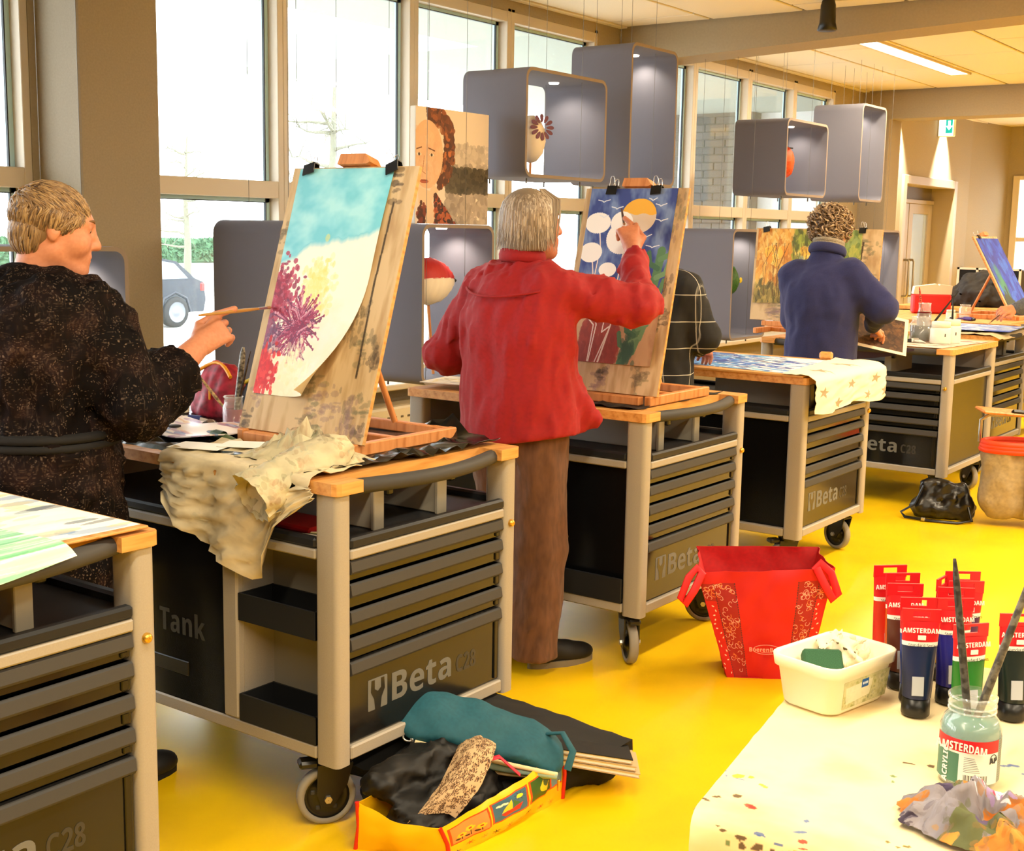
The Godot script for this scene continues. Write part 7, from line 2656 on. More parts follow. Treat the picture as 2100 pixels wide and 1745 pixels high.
	obj("sheet", s, img_mat("paper_spots", stain_image(220, 220, Color(0.86, 0.82, 0.76), [Color(0.70, 0.20, 0.16), Color(0.35, 0.42, 0.62), Color(0.92, 0.92, 0.90), Color(0.55, 0.52, 0.50), Color(0.30, 0.28, 0.30)], 90, 181), 0.7), b5)
	var pc := thing("purple_cloth", "dark purple cloth strip hanging from the trolley below the paper", "cloth", Vector3(7.06, 0.9, -2.62))
	rows = []
	for i in 7:
		var row := []
		for j in 9:
			var u := j / 8.0
			row.append(Vector3(-0.006 + 0.006 * sin(j * 1.3), -0.004 - (i / 6.0) * lerpf(0.085, 0.01, pow(u, 3.0)), lerpf(-0.35, 0.24, u)))
		rows.append(row)
	rows.reverse()
	s = ST()
	sheet(s, rows, 0.002)
	obj("strip", s, mat("cloth_purple", Color(0.22, 0.14, 0.18), 0.9), pc)
	jar_pot("white plastic pot with screw top on the paper beside the handbag trolley", Vector3(7.42, 0.9055, -2.36), 0.058, 0.125, M.white_plastic)
	jar_pot("second cream pot standing behind the white plastic pot", Vector3(7.53, 0.9055, -2.33), 0.050, 0.135, M.white_plastic)
	var gt := water_jar("clear tub with dark paint water and printed label on the paper", Vector3(7.50, 0.9055, -2.505), 0.060, 0.14, Color(0.26, 0.25, 0.27), 0.09)
	brush("long black brush slanting out of the clear tub", Vector3(7.50, 0.93, -2.49), Vector3(7.60, 1.20, -2.33), 0.006, Color(0.05, 0.05, 0.05))
	brush("black brush standing upright in the cream pot", Vector3(7.53, 0.95, -2.33), Vector3(7.53, 1.17, -2.335), 0.0055, Color(0.06, 0.05, 0.05))
	water_jar("tall glass of dark red paint water behind the clear tub", Vector3(7.72, 0.9055, -2.56), 0.042, 0.21, Color(0.34, 0.07, 0.10), 0.16)
	brush("orange handled brush standing in the glass of red water", Vector3(7.72, 0.95, -2.56), Vector3(7.72, 1.21, -2.60), 0.009, Color(0.90, 0.30, 0.08))
	var gc := thing("bottle_cap", "bright green bottle cap on the spotted paper", "cap", Vector3(7.40, 0.9055, -2.56))
	s = ST()
	lathe(s, [Vector2(0.001, 0.0), Vector2(0.022, 0.0), Vector2(0.021, 0.045), Vector2(0.001, 0.047)], 16)
	obj("cap", s, mat("cap_green", Color(0.38, 0.58, 0.05), 0.4), gc)
	lying_tube("red and white paint tube lying behind the clear tub", Vector3(7.70, 0.905, -2.85), 0.6, Color(0.65, 0.10, 0.10), 0.13, Color(0.80, 0.20, 0.18))
	lying_tube("light blue paint tube lying behind the green cap", Vector3(7.60, 0.905, -2.78), 0.2, Color(0.55, 0.75, 0.85), 0.13, Color(0.70, 0.84, 0.90))
	lying_tube("crumpled white and orange paint tube on the spotted paper", Vector3(7.30, 0.905, -2.72), -0.8, Color(0.85, 0.30, 0.15), 0.10, Color(0.92, 0.90, 0.86))
	lying_tube("squeezed silver paint tube beside the green cap", Vector3(7.34, 0.905, -2.50), -1.1, Color(0.60, 0.58, 0.55), 0.08, Color(0.85, 0.84, 0.82))
	var cb := thing("plastic_bag", "crumpled turquoise plastic bag behind the person in the blue fleece", "bag", Vector3(7.72, 0.905, -3.05))
	var F := Field.new(Vector3(-0.12, -0.02, -0.12), Vector3(0.12, 0.16, 0.12), 0.009)
	F.ell(Vector3(0, 0.06, 0), Vector3(0.07, 0.07, 0.08), 0.02)
	F.ripple(fnoise(1.0, 191, 3), 0.03, Vector3(16, 16, 16))
	F.cut(V0, Vector3.DOWN)
	s = ST()
	F.nets(s)
	obj("bag", s, mat("bag_turquoise", Color(0.36, 0.70, 0.78), 0.35), cb)
	# brown picture held low by the person in blue
	var ph := thing("photo_sheet", "brown printed picture sheet on white paper held over the trolley edge", "paper", Vector3(7.00, 0.985, -2.58))
	ph.basis = Basis(Vector3(0, 0.25, 1).normalized(), 0.0) * Basis.from_euler(Vector3(0.2, 0.5, 0.75))
	s = ST()
	sheet(s, [[Vector3(-0.14, 0, -0.17), Vector3(0.14, 0, -0.17)], [Vector3(-0.14, 0, 0.17), Vector3(0.14, 0, 0.17)]], 0.001)
	var ii := stain_image(160, 200, Color(0.26, 0.16, 0.09), [Color(0.40, 0.26, 0.14), Color(0.14, 0.08, 0.05), Color(0.55, 0.40, 0.24)], 120, 195)
	for q in 4: ii.fill_rect([Rect2i(0, 0, 160, 12), Rect2i(0, 188, 160, 12), Rect2i(0, 0, 12, 200), Rect2i(148, 0, 12, 200)][q], Color(0.93, 0.88, 0.78))
	obj("sheet", s, img_mat("brown_print", ii, 0.6), ph)

func jar_pot(label: String, at: Vector3, r: float, h: float, m: Material):
	var t := thing("plastic_pot", label, "pot", at)
	var s := ST()
	lathe(s, [Vector2(0.001, 0), Vector2(r * 0.96, 0), Vector2(r, 0.004), Vector2(r, h * 0.66), Vector2(r * 0.95, h * 0.70), Vector2(r * 0.86, h * 0.74)], 24)
	obj("pot", s, m, t)
	var c := ST()
	lathe(c, [Vector2(r * 0.86, h * 0.74), Vector2(r * 0.92, h * 0.745), Vector2(r * 0.92, h * 0.98), Vector2(r * 0.88, h), Vector2(0.001, h)], 24)
	obj("screw_cap", c, m, t)
	var l := ST()
	bx(l, Vector3(0, h * 0.4, r), Vector3(0.006, 0.018, 0.002))
	obj("print_mark", l, M.drawer_strip, t, V0, Vector3(0, -0.8, 0))

func water_jar(label: String, at: Vector3, r: float, h: float, water: Color, wh: float) -> Node3D:
	var t := thing("water_jar", label, "jar", at)
	var s := ST()
	lathe(s, [Vector2(0.001, 0.0), Vector2(r * 0.95, 0.0), Vector2(r, 0.006), Vector2(r, h * 0.70), Vector2(r * 0.84, h * 0.82), Vector2(r * 0.84, h * 0.96), Vector2(r * 0.88, h)], 28)
	if not M.has("jar_glass"):
		glassy("jar_glass", Color(0.90, 0.93, 0.93), 0.22)
	obj("glass", s, M.jar_glass, t)
	var w := ST()
	lathe(w, [Vector2(0.001, 0.003), Vector2(r * 0.93, 0.003), Vector2(r * 0.965, 0.008), Vector2(r * 0.965, wh), Vector2(0.001, wh)], 24)
	var key := "water_%s" % water.to_html(false)
	if not M.has(key): mat(key, water, 0.15)
	obj("paint_water", w, M[key], t)
	var rim := ST()
	tube(rim, ring_pts(Vector3(0, h, 0), r * 0.87, r * 0.87, Basis(), 24), 0.0022, 6, false)
	obj("rim", rim, M.jar_glass, t)
	return t

func pouch(label: String, at: Vector3, sz: Vector3, c: Color, trim: Color, open_top: bool):
	var t := thing("pouch", label, "pouch", at)
	var F := Field.new(Vector3(-sz.x, -0.02, -sz.z), Vector3(sz.x, sz.y * 1.3, sz.z), 0.009)
	F.ell(Vector3(0, sz.y * 0.42, 0), Vector3(sz.x * 0.5, sz.y * 0.62, sz.z * 0.52), 0.02)
	F.caps(Vector3(0, 0.02, -sz.z * 0.35), Vector3(0, 0.02, sz.z * 0.35), sz.x * 0.42, sz.x * 0.42, 0.03)
	F.ripple(fnoise(1.0, int(sz.x * 1000 + sz.y * 700), 2), 0.012, Vector3(14, 8, 14))
	F.cut(V0, Vector3.DOWN)
	var s := ST()
	F.nets(s)
	var m := mat("pouch_%s" % c.to_html(false), c, 0.6)
	if open_top: grain(m, noise_tex(0.05, [[0.0, Color(0.5, 0.4, 0.5)], [0.55, Color(0.9, 0.85, 0.9)], [0.7, Color.WHITE], [1.0, Color.WHITE]], 128, FastNoiseLite.TYPE_CELLULAR, 2, 200), Vector3.ONE * 6)
	obj("body", s, m, t)
	var z := ST()
	var pts := []
	for i in 9:
		var f := i / 8.0
		pts.append(Vector3(-sz.x * 0.34 + sz.x * 0.2 * sin(f * PI), sz.y * (0.80 + 0.22 * sin(f * PI)), lerpf(-sz.z * 0.42, sz.z * 0.42, f)))
	tube(z, pts, 0.006, 7)
	obj("trim", z, mat("trim_%s" % trim.to_html(false), trim, 0.5), t)
	var g := ST()
	bx(g, Vector3(-sz.x * 0.55, sz.y * 0.45, sz.z * 0.05), Vector3(0.006, 0.03, 0.008), 0.002)
	obj("zip_tag", g, M["trim_%s" % trim.to_html(false)], t)

# ---------------------------------------------------------------- bags on the floor
# panel between four corners (top-left, top-right, bottom-left, bottom-right), bulged along its normal
func panel(tl: Vector3, tr: Vector3, bl: Vector3, br: Vector3, bulge: float, thick: float, nz: FastNoiseLite = null, amp := 0.0, nu := 15, nv := 13, dip := 0.0) -> SurfaceTool:
	var nrm := (bl - tl).cross(tr - tl).normalized()
	var rows := []
	for i in nv:
		var v := float(i) / (nv - 1)
		var row := []
		for j in nu:
			var u := float(j) / (nu - 1)
			var p := tl.lerp(tr, u).lerp(bl.lerp(br, u), v)
			p += nrm * bulge * sin(PI * u) * sin(PI * (0.15 + 0.85 * v))
			p.y -= dip * sin(PI * u) * (1.0 - v)
			if nz: p += nrm * nz.get_noise_3dv(p * 11.0) * amp * minf(1.0, 4.0 * minf(u, 1.0 - u) + 0.3)
			row.append(p)
		rows.append(row)
	var s := ST()
	sheet(s, rows, thick)
	return s

func bandana_image() -> Image:
	var r := RandomNumberGenerator.new()
	r.seed = 211
	var W := 420
	var H := 380
	var im := canvas(W, H, Color(0.80, 0.06, 0.09))
	var dark := Color(0.50, 0.10, 0.14)
	for side in [0, 1]:
		var cx := 74 if side == 0 else 346
		im.fill_rect(Rect2i(cx - 34, 40, 68, 340), dark.lerp(Color(0.80, 0.06, 0.09), 0.45))
		im.fill_rect(Rect2i(0 if side == 0 else cx - 34, 40, cx + 34 if side == 0 else W - cx + 34, 62), dark.lerp(Color(0.80, 0.06, 0.09), 0.45))
		for e in [-34, 34]:
			for k in 40: dab(im, cx + e, 42 + k * 8.5, 2, 3, Color(0.30, 0.14, 0.20))
		for k in 60:
			var p := Vector2(cx + r.randf_range(-26, 26), r.randf_range(48, 372))
			if k < 16: p = Vector2(r.randf_range(4, cx + 20) if side == 0 else r.randf_range(cx - 20, W - 4), r.randf_range(46, 96))
			var a := r.randf() * TAU
			var pts := []
			for q in 9: pts.append(p + Vector2(cos(a + q * 0.55), sin(a + q * 0.55)) * (12.0 - q * 1.2))
			stroke(im, pts, 1.8, Color(0.95, 0.72, 0.66) if r.randf() < 0.8 else Color(0.95, 0.55, 0.30))
		for k in 16:
			var p := Vector2(r.randf_range(4, 34) if side == 0 else r.randf_range(386, 416), 120 + k * 16)
			dab(im, p.x, p.y, 2.2, 4.5, Color(0.97, 0.85, 0.78), 1.0, r.randf() * 3)
	return im

func bag_print_image() -> Image:
	var r := RandomNumberGenerator.new()
	r.seed = 221
	var W := 420
	var H := 240
	var im := canvas(W, H, Color(0.96, 0.76, 0.05))
	var frames := [[20, 40, Color(0.95, 0.55, 0.28)], [150, 40, Color(0.20, 0.40, 0.52)], [280, 40, Color(0.16, 0.34, 0.12)], [372, 40, Color(0.40, 0.56, 0.66)]]
	for f in frames:
		im.fill_rect(Rect2i(f[0] - 7, f[1] - 7, 124, 124), Color(0.90, 0.27, 0.06))
		im.fill_rect(Rect2i(f[0], f[1], 110, 110), f[2])
	# flowers
	for p in [[48, 112], [76, 96], [106, 112]]:
		stroke(im, [Vector2(p[0], p[1]), Vector2(p[0], 140)], 3, Color(0.15, 0.12, 0.08))
		for k in 6: dab(im, p[0] + cos(k) * 9, p[1] + sin(k) * 9, 6, 6, Color(0.95, 0.75, 0.15))
		dab(im, p[0], p[1], 5, 5, Color(0.70, 0.20, 0.12))
		dab(im, p[0] - 12, 132, 9, 5, Color(0.15, 0.12, 0.08), 1.0, 0.5)
	# boat, sun, cloud
	fillpoly(im, PackedVector2Array([Vector2(170, 118), Vector2(246, 108), Vector2(232, 136), Vector2(184, 140)]), Color(0.82, 0.14, 0.10))
	fillpoly(im, PackedVector2Array([Vector2(206, 60), Vector2(206, 112), Vector2(172, 114)]), Color(0.95, 0.80, 0.20))
	fillpoly(im, PackedVector2Array([Vector2(210, 66), Vector2(210, 110), Vector2(238, 106)]), Color(0.20, 0.42, 0.22))
	dab(im, 236, 68, 11, 11, Color(0.98, 0.86, 0.20))
	for k in 10: stroke(im, [Vector2(236, 68) + Vector2(cos(k * 0.63), sin(k * 0.63)) * 14, Vector2(236, 68) + Vector2(cos(k * 0.63), sin(k * 0.63)) * 22], 1.6, Color(0.12, 0.12, 0.12))
	for k in 4: dab(im, 166 + k * 8, 66 + (k % 2) * 4, 7, 6, Color(0.95, 0.92, 0.80))
	# yellow crescent shape on green
	dab(im, 334, 96, 26, 30, Color(0.95, 0.82, 0.18))
	dab(im, 344, 82, 20, 24, Color(0.16, 0.34, 0.12))
	for k in 5: dab(im, 390 + r.randf() * 26, 60 + r.randf() * 70, 8, 7, [Color(0.80, 0.16, 0.12), Color(0.95, 0.80, 0.2)][k % 2])
	# loose marks under the frames
	for k in 9:
		var p := Vector2(30 + k * 42, 190 + r.randf() * 30)
		for q in 7: stroke(im, [p, p + Vector2(cos(q * 0.9), sin(q * 0.9)) * 12], 2.4, [Color(0.12, 0.10, 0.08), Color(0.85, 0.25, 0.08), Color(0.90, 0.55, 0.10)][k % 3])
	return im

func build_floor_things():
	var nz := fnoise(1.0, 231, 3)
	# ---------- black portfolio and its sketchbooks
	var pf := thing("portfolio_bag", "flat black cloth portfolio lying on the floor under the teal bag", "bag", Vector3(2.72, 0.0, -2.02), 0.0)
	var s := ST()
	var rows := []
	for i in 15:
		var row := []
		for j in 19:
			var u := j / 18.0
			var v := i / 14.0
			var p := Vector3(2.30, 0.10, -2.26).lerp(Vector3(2.83, 0.16, -2.16), u).lerp(Vector3(2.42, 0.06, -1.98).lerp(Vector3(2.93, 0.085, -1.70), u), v)
			p.y += 0.045 * sin(PI * u) * sin(PI * v) + 0.008 * nz.get_noise_3dv(p * 16)
			row.append(p - pf.position)
		rows.append(row)
	rows.reverse()
	sheet(s, rows, 0.035, Vector2.ZERO, Vector2.ONE, false)
	obj("flap", s, mat("portfolio_cloth", Color(0.04, 0.04, 0.042), 0.75), pf)
	var F := Field.new(Vector3(-0.50, -0.02, -0.34), Vector3(0.32, 0.16, 0.36), 0.011)
	F.caps(Vector3(-0.36, 0.04, -0.10), Vector3(0.12, 0.04, 0.10), 0.05, 0.05, 0.03)
	F.caps(Vector3(-0.30, 0.035, 0.02), Vector3(0.10, 0.035, 0.20), 0.04, 0.05, 0.03)
	F.caps(Vector3(-0.10, 0.03, -0.1), Vector3(0.16, 0.035, 0.24), 0.05, 0.045, 0.03)
	F.ripple(nz, 0.022, Vector3(12, 12, 12))
	F.cut(Vector3(0, 0.001, 0), Vector3.DOWN)
	s = ST()
	F.nets(s)
	obj("body", s, M.portfolio_cloth, pf)
	for k in 3:
		var sk := thing("sketchbook", ["thick beige sketchbook sticking out of the teal bag pile, lowest", "thin beige sketchbook sticking out of the teal bag pile, middle", "pale sketchbook sticking out of the teal bag pile, topmost"][k], "sketchbook", Vector3(2.80, 0.088 + 0.016 * k, -1.80), -0.95 + 0.03 * k, "sketchbooks under the teal bag")
		sk.rotate_object_local(Vector3(0, 0, 1), -0.16)
		obj("pages", BOX(Vector3(-0.12, 0.001, -0.07), Vector3(0.165 - 0.012 * k, 0.010, 0.07)), M.paper, sk)
		obj("cover", BOX(Vector3(-0.12, 0.010, -0.073), Vector3(0.168 - 0.012 * k, 0.0125, 0.073)), M.portfolio_cloth if k == 2 else mat("book_board", Color(0.74, 0.64, 0.48), 0.7), sk)
		obj("cover", BOX(Vector3(-0.12, -0.0015, -0.073), Vector3(0.168 - 0.012 * k, 0.001, 0.073)), mat("book_board_b", Color(0.70, 0.60, 0.45), 0.7), sk)
	# ---------- teal shoulder bag
	var tb := thing("teal_bag", "teal shoulder bag with open cream zip lying on the pile of bags", "bag", Vector3(2.585, 0.192, -1.975))
	var rt := Vector3(0.56, -0.20, 0.80).normalized()      # along its length
	var fr := Vector3(-0.55, -0.42, 0.45)
	fr = (fr - rt * fr.dot(rt)).normalized()                 # towards the open edge
	var up := fr.cross(rt).normalized()
	if up.y < 0: up = -up
	var Bb := Basis(rt, up, rt.cross(up))
	F = Field.new(Vector3(-0.30, -0.20, -0.30), Vector3(0.30, 0.20, 0.30), 0.009, Bb)
	F.ell(Bb * Vector3(-0.09, 0.008, 0.01), Vector3(0.130, 0.040, 0.095), 0.04)
	F.ell(Bb * Vector3(0.06, -0.004, 0.015), Vector3(0.165, 0.036, 0.095), 0.05)
	F.ell(Bb * Vector3(0.15, -0.016, 0.03), Vector3(0.085, 0.024, 0.07), 0.05)
	F.ripple(fnoise(1.0, 241, 2), 0.010, Vector3(7, 7, 7))
	F.cut(Bb * Vector3(0, 0, 0.085), Bb * Vector3(0, 0, 1))
	s = ST()
	F.nets(s)
	M.teal = grain(mat("teal_cloth", Color(0.085, 0.36, 0.43), 0.75), noise_tex(0.1, [[0.0, Color(0.84, 0.84, 0.84)], [1.0, Color.WHITE]], 128, FastNoiseLite.TYPE_SIMPLEX, 4, 242), Vector3.ONE * 5)
	obj("body", s, M.teal, tb)
	for q in [[0.018, 0.0065, "zip_edge"], [-0.006, 0.010, "lining"], [-0.028, 0.0065, "zip_edge"]]:
		s = ST()
		var pts := []
		for i in 11:
			var f := i / 10.0
			pts.append(Bb * Vector3(lerpf(-0.155, 0.225, f), q[0] * sin(PI * (0.15 + 0.8 * f)) - 0.004, 0.090 + 0.012 * sin(f * PI)))
		tube(s, pts, q[1], 7)
		obj(q[2], s, mat("zip_cream", Color(0.88, 0.82, 0.64), 0.7) if q[2] == "zip_edge" else mat("lining_mint", Color(0.60, 0.72, 0.66), 0.8), tb)
	s = ST()
	tube(s, [Bb * Vector3(0.17, 0.01, -0.02), Bb * Vector3(0.22, 0.045, -0.01), Bb * Vector3(0.255, 0.03, 0.03), Bb * Vector3(0.25, 0.0, 0.07)], 0.011, 8, true, 0.35)
	obj("strap", s, M.teal, tb)
	s = ST()
	tube(s, ring_pts(Bb * Vector3(-0.175, 0.0, 0.075), 0.014, 0.014, Bb, 12), 0.003, 6, false)
	bx(s, Bb * Vector3(-0.16, 0.0, 0.078), Vector3(0.022, 0.012, 0.012), 0.003)
	obj("buckle", s, M.steel, tb)
	s = ST()
	bx(s, Bb * Vector3(0.235, -0.03, 0.10), Vector3(0.006, 0.03, 0.006), 0.001)
	obj("zip_pull", s, M.brass, tb)
	# ---------- yellow printed shopper with a jacket and scarf inside
	var yb := thing("printed_shopper", "yellow plastic shopper with framed children's drawings, open on the floor", "bag", Vector3(2.45, 0, -1.90))
	var O := yb.position
	var yel := mat("shopper_yellow", Color(0.95, 0.76, 0.05), 0.35)
	var A0 := Vector3(2.27, 0.0, -1.815) - O
	var B0 := Vector3(2.72, 0.0, -1.79) - O
	var C0 := Vector3(2.17, 0.0, -2.03) - O
	var D0 := Vector3(2.66, 0.0, -2.05) - O
	var A1 := Vector3(2.245, 0.085, -1.825) - O
	var B1 := Vector3(2.73, 0.13, -1.80) - O
	var C1 := Vector3(2.165, 0.125, -2.02) - O
	var D1 := Vector3(2.67, 0.13, -2.05) - O
	obj("front_panel", panel(A1, B1, A0, B0, 0.022, 0.0015, nz, 0.014, 21, 13, 0.0), img_mat("shopper_print", bag_print_image(), 0.35), yb)
	obj("end_panel", panel(C1, A1, C0, A0, 0.016, 0.0015, nz, 0.012, 13, 11, 0.012), yel, yb)
	obj("end_panel", panel(B1, D1, B0, D0, 0.016, 0.0015, nz, 0.012, 13, 11, 0.012), yel, yb)
	obj("back_panel", panel(D1, C1, D0, C0, 0.02, 0.0015, nz, 0.012, 21, 11, 0.02), yel, yb)
	var pip := mat("piping_red", Color(0.85, 0.13, 0.06), 0.4)
	for e in [[A0, A1], [B0, B1], [C0, C1]]:
		s = ST()
		tube(s, [e[0], e[0].lerp(e[1], 0.5) + Vector3(0.004, 0, 0.004), e[1]], 0.006, 6)
		obj("piping", s, pip, yb)
	s = ST()
	tube(s, [B1.lerp(A1, 0.35) + Vector3(0, 0.0, -0.01), B1.lerp(A1, 0.36) + Vector3(-0.03, 0.05, -0.05), B1.lerp(A1, 0.45) + Vector3(-0.05, 0.045, -0.09), B1.lerp(A1, 0.5) + Vector3(-0.06, 0.0, -0.11)], 0.010, 8, true, 0.3)
	obj("handle", s, mat("handle_pink", Color(0.90, 0.10, 0.22), 0.5), yb)
	var jk := thing("black_jacket", "shiny black padded jacket stuffed into the yellow shopper", "jacket", Vector3(2.43, 0.02, -1.95))
	F = Field.new(Vector3(-0.34, -0.03, -0.24), Vector3(0.34, 0.30, 0.24), 0.010)
	F.ell(Vector3(-0.01, 0.035, 0.01), Vector3(0.20, 0.075, 0.10), 0.03)
	F.caps(Vector3(-0.17, 0.115, -0.08), Vector3(0.05, 0.12, -0.05), 0.045, 0.05, 0.03)
	F.caps(Vector3(0.0, 0.12, -0.07), Vector3(0.20, 0.11, -0.02), 0.055, 0.05, 0.03)
	F.ripple(fnoise(1.0, 251, 3), 0.026, Vector3(13, 20, 13))
	F.cut(V0, Vector3.DOWN)
	s = ST()
	F.nets(s)
	obj("jacket", s, mat("nylon_black", Color(0.035, 0.033, 0.036), 0.6), jk)
	var sf := thing("leopard_scarf", "leopard print scarf hanging into the yellow shopper", "scarf", Vector3(2.42, 0.1, -1.93))
	rows = []
	var path := [Vector3(2.55, 0.175, -1.955), Vector3(2.50, 0.180, -1.915), Vector3(2.45, 0.175, -1.888), Vector3(2.38, 0.135, -1.872), Vector3(2.32, 0.10, -1.872), Vector3(2.285, 0.072, -1.885)]
	for i in 16:
		var k := i / 15.0 * 4.999
		var c: Vector3 = path[int(k)].lerp(path[int(k) + 1], k - int(k))
		var row := []
		for j in 9:
			var u := j / 8.0 - 0.5
			row.append(c + Vector3(0.62, 0.0, 0.50) * u * lerpf(0.13, 0.15, i / 15.0) + Vector3(0, 0.022 * cos(u * PI) + 0.010 * nz.get_noise_2d(i * 5.0, j * 9.0), 0) - sf.position)
		rows.append(row)
	s = ST()
	sheet(s, rows, 0.003)
	var li := canvas(128, 256, Color(0.78, 0.66, 0.50))
	var r := RandomNumberGenerator.new()
	r.seed = 261
	for i in 420:
		var x := r.randf() * 128
		var y := r.randf() * 256
		for k in 4: dab(li, x + cos(k * 1.7 + r.randf()) * 4, y + sin(k * 1.7 + r.randf()) * 4, 1.3, 1.7, Color(0.30, 0.20, 0.12))
		dab(li, x, y, 1.8, 1.8, Color(0.56, 0.42, 0.28))
	obj("cloth", s, img_mat("leopard_print", li, 0.8), sf)
	# ---------- red shopping bag
	var rb := thing("red_shopping_bag", "red woven shopping bag with paisley borders standing on the yellow floor", "bag", Vector3(3.99, 0, -1.80))
	var rr := Vector3(0.55, 0, 0.835)
	var bk := Vector3(0.835, 0, -0.55)
	O = rb.position
	var fc := Vector3(3.935, 0, -1.765) - O
	var FL0 := fc - rr * 0.135
	var FR0 := fc + rr * 0.135
	var FL1 := fc - rr * 0.255 + Vector3(0, 0.375, 0) - bk * 0.03
	var FR1 := fc + rr * 0.205 + Vector3(0, 0.405, 0) - bk * 0.03
	var KL0 := FL0 + bk * 0.17
	var KR0 := FR0 + bk * 0.17
	var KL1 := FL1 + bk * 0.25 + Vector3(0, 0.03, 0) + rr * 0.02
	var KR1 := FR1 + bk * 0.25 + Vector3(0, 0.01, 0) - rr * 0.01
	M.bag_red = grain(mat("bag_red", Color(0.80, 0.055, 0.085), 0.6), noise_tex(0.08, [[0.0, Color(0.86, 0.84, 0.84)], [1.0, Color.WHITE]], 128, FastNoiseLite.TYPE_SIMPLEX, 4, 271), Vector3.ONE * 5)
	var fp := obj("front_panel", panel(FL1, FR1, FL0, FR0, 0.02, 0.002, nz, 0.016, 21, 17), img_mat("bandana_print", bandana_image(), 0.6), rb)
	obj("side_panel", panel(KL1, FL1, KL0, FL0, -0.015, 0.002, nz, 0.012, 11, 13), M.bag_red, rb)
	obj("side_panel", panel(FR1, KR1, FR0, KR0, -0.03, 0.002, nz, 0.012, 11, 13), M.bag_red, rb)
	obj("back_panel", panel(KR1, KL1, KR0, KL0, 0.02, 0.002, nz, 0.014, 21, 13), M.bag_red, rb)
	obj("base", panel(FL0, FR0, KL0, KR0, 0.0, 0.003, null, 0.0, 3, 3), M.bag_red, rb)
	# logo oval
	var lb := Basis(rr, (FL1.lerp(FR1, 0.5) - fc).normalized(), -bk)
	lb = Basis(lb.x, lb.y, lb.x.cross(lb.y))
	var lc := fc + lb.y * 0.118 + lb.z * 0.030 - rr * 0.004
	s = ST()
	tube(s, ring_pts(lc, 0.045, 0.017, Basis(lb.x, lb.z, lb.y), 28), 0.0010, 5, false)
	mat("logo_pink", Color(0.95, 0.62, 0.58), 0.6)
	obj("logo_oval", s, M.logo_pink, fp)
	var lt := lettering("BoerenBond", 0.0145, M.logo_pink, fp, lc + lb.z * 0.001, V0, 0.001, true)
	lt.basis = lb
	s = ST()
	bx(s, V0, Vector3(0.035, 0.0012, 0.001), 0.0, Transform3D(lb, lc - lb.y * 0.0105 + lb.z * 0.001))
	obj("logo_line", s, M.logo_pink, fp)
	mat("strap_red", Color(0.90, 0.10, 0.15), 0.6)
	for q in [[FR1 - rr * 0.07, 1.0], [FL1 + rr * 0.02, -1.0]]:
		s = ST()
		var p0: Vector3 = q[0]
		tube(s, [p0 - Vector3(0, 0.01, 0) - bk * 0.008, p0 + Vector3(0, 0.015, 0) + rr * 0.02 * q[1], p0 + Vector3(0, -0.01, 0) + rr * 0.05 * q[1] - bk * 0.03, p0 + Vector3(0, -0.08, 0) + rr * 0.075 * q[1] - bk * 0.04, p0 + Vector3(0, -0.10, 0) + rr * 0.06 * q[1] - bk * 0.045, p0 + Vector3(0, -0.05, 0) + rr * 0.03 * q[1] - bk * 0.04, p0 + Vector3(0, 0.0, 0) + rr * 0.005 * q[1] - bk * 0.012], 0.014, 8, true, 0.25, bk)
		obj("handle", s, M.strap_red, rb)
	# ---------- black leather handbag
	var hb := thing("handbag", "black leather handbag slumped on the floor beside the trolley with its strap", "bag", Vector3(6.90, 0, -2.12))
	var Bh := Basis(Vector3(0.40, 0, 0.92).normalized(), Vector3.UP, Vector3(-0.92, 0, 0.40).normalized())
	F = Field.new(Vector3(-0.22, -0.02, -0.22), Vector3(0.22, 0.30, 0.22), 0.010, Bh)
	F.caps(Bh * Vector3(-0.10, 0.06, 0), Bh * Vector3(0.10, 0.06, 0), 0.07, 0.07, 0.03, Vector3(1, 1, 1.1))
	F.caps(Bh * Vector3(-0.075, 0.17, -0.01), Bh * Vector3(0.09, 0.155, 0), 0.045, 0.045, 0.06)
	F.ripple(fnoise(1.0, 281, 3), 0.022, Vector3(11, 11, 11))
	F.cut(V0, Vector3.DOWN)
	s = ST()
	F.nets(s)
	mat("leather_black", Color(0.045, 0.04, 0.042), 0.32)
	obj("body", s, M.leather_black, hb)
	s = ST()
	tube(s, [Bh * Vector3(-0.11, 0.18, 0.03), Bh * Vector3(-0.15, 0.08, 0.05), Bh * Vector3(-0.22, 0.03, 0.04), Bh * Vector3(-0.20, 0.012, 0.08), Bh * Vector3(-0.08, 0.010, 0.13), Bh * Vector3(0.06, 0.010, 0.15), Bh * Vector3(0.14, 0.014, 0.10), Bh * Vector3(0.12, 0.10, 0.05), Bh * Vector3(0.10, 0.17, 0.02)], 0.009, 8, true, 0.5)
	obj("strap", s, M.leather_black, hb)
	s = ST()
	bx(s, Bh * Vector3(-0.11, 0.015, 0.125), Vector3(0.02, 0.016, 0.02), 0.003)
	obj("buckle", s, M.steel, hb)
	# ---------- khaki trolley bag with orange lining
	var kb := thing("trolley_bag", "khaki wheeled canvas bag with orange rolled lining and brown lid board", "bag", Vector3(6.985, 0, -1.80))
	var Bk := Basis(Vector3(0.50, 0, 0.866), Vector3.UP, Vector3(-0.866, 0, 0.50))
	M.khaki = grain(mat("khaki_canvas", Color(0.68, 0.61, 0.47), 0.85), noise_tex(0.06, [[0.0, Color(0.82, 0.82, 0.82)], [1.0, Color.WHITE]], 128, FastNoiseLite.TYPE_SIMPLEX, 4, 291), Vector3.ONE * 4)
	F = Field.new(Vector3(-0.26, 0.02, -0.26), Vector3(0.26, 0.50, 0.26), 0.011, Bk)
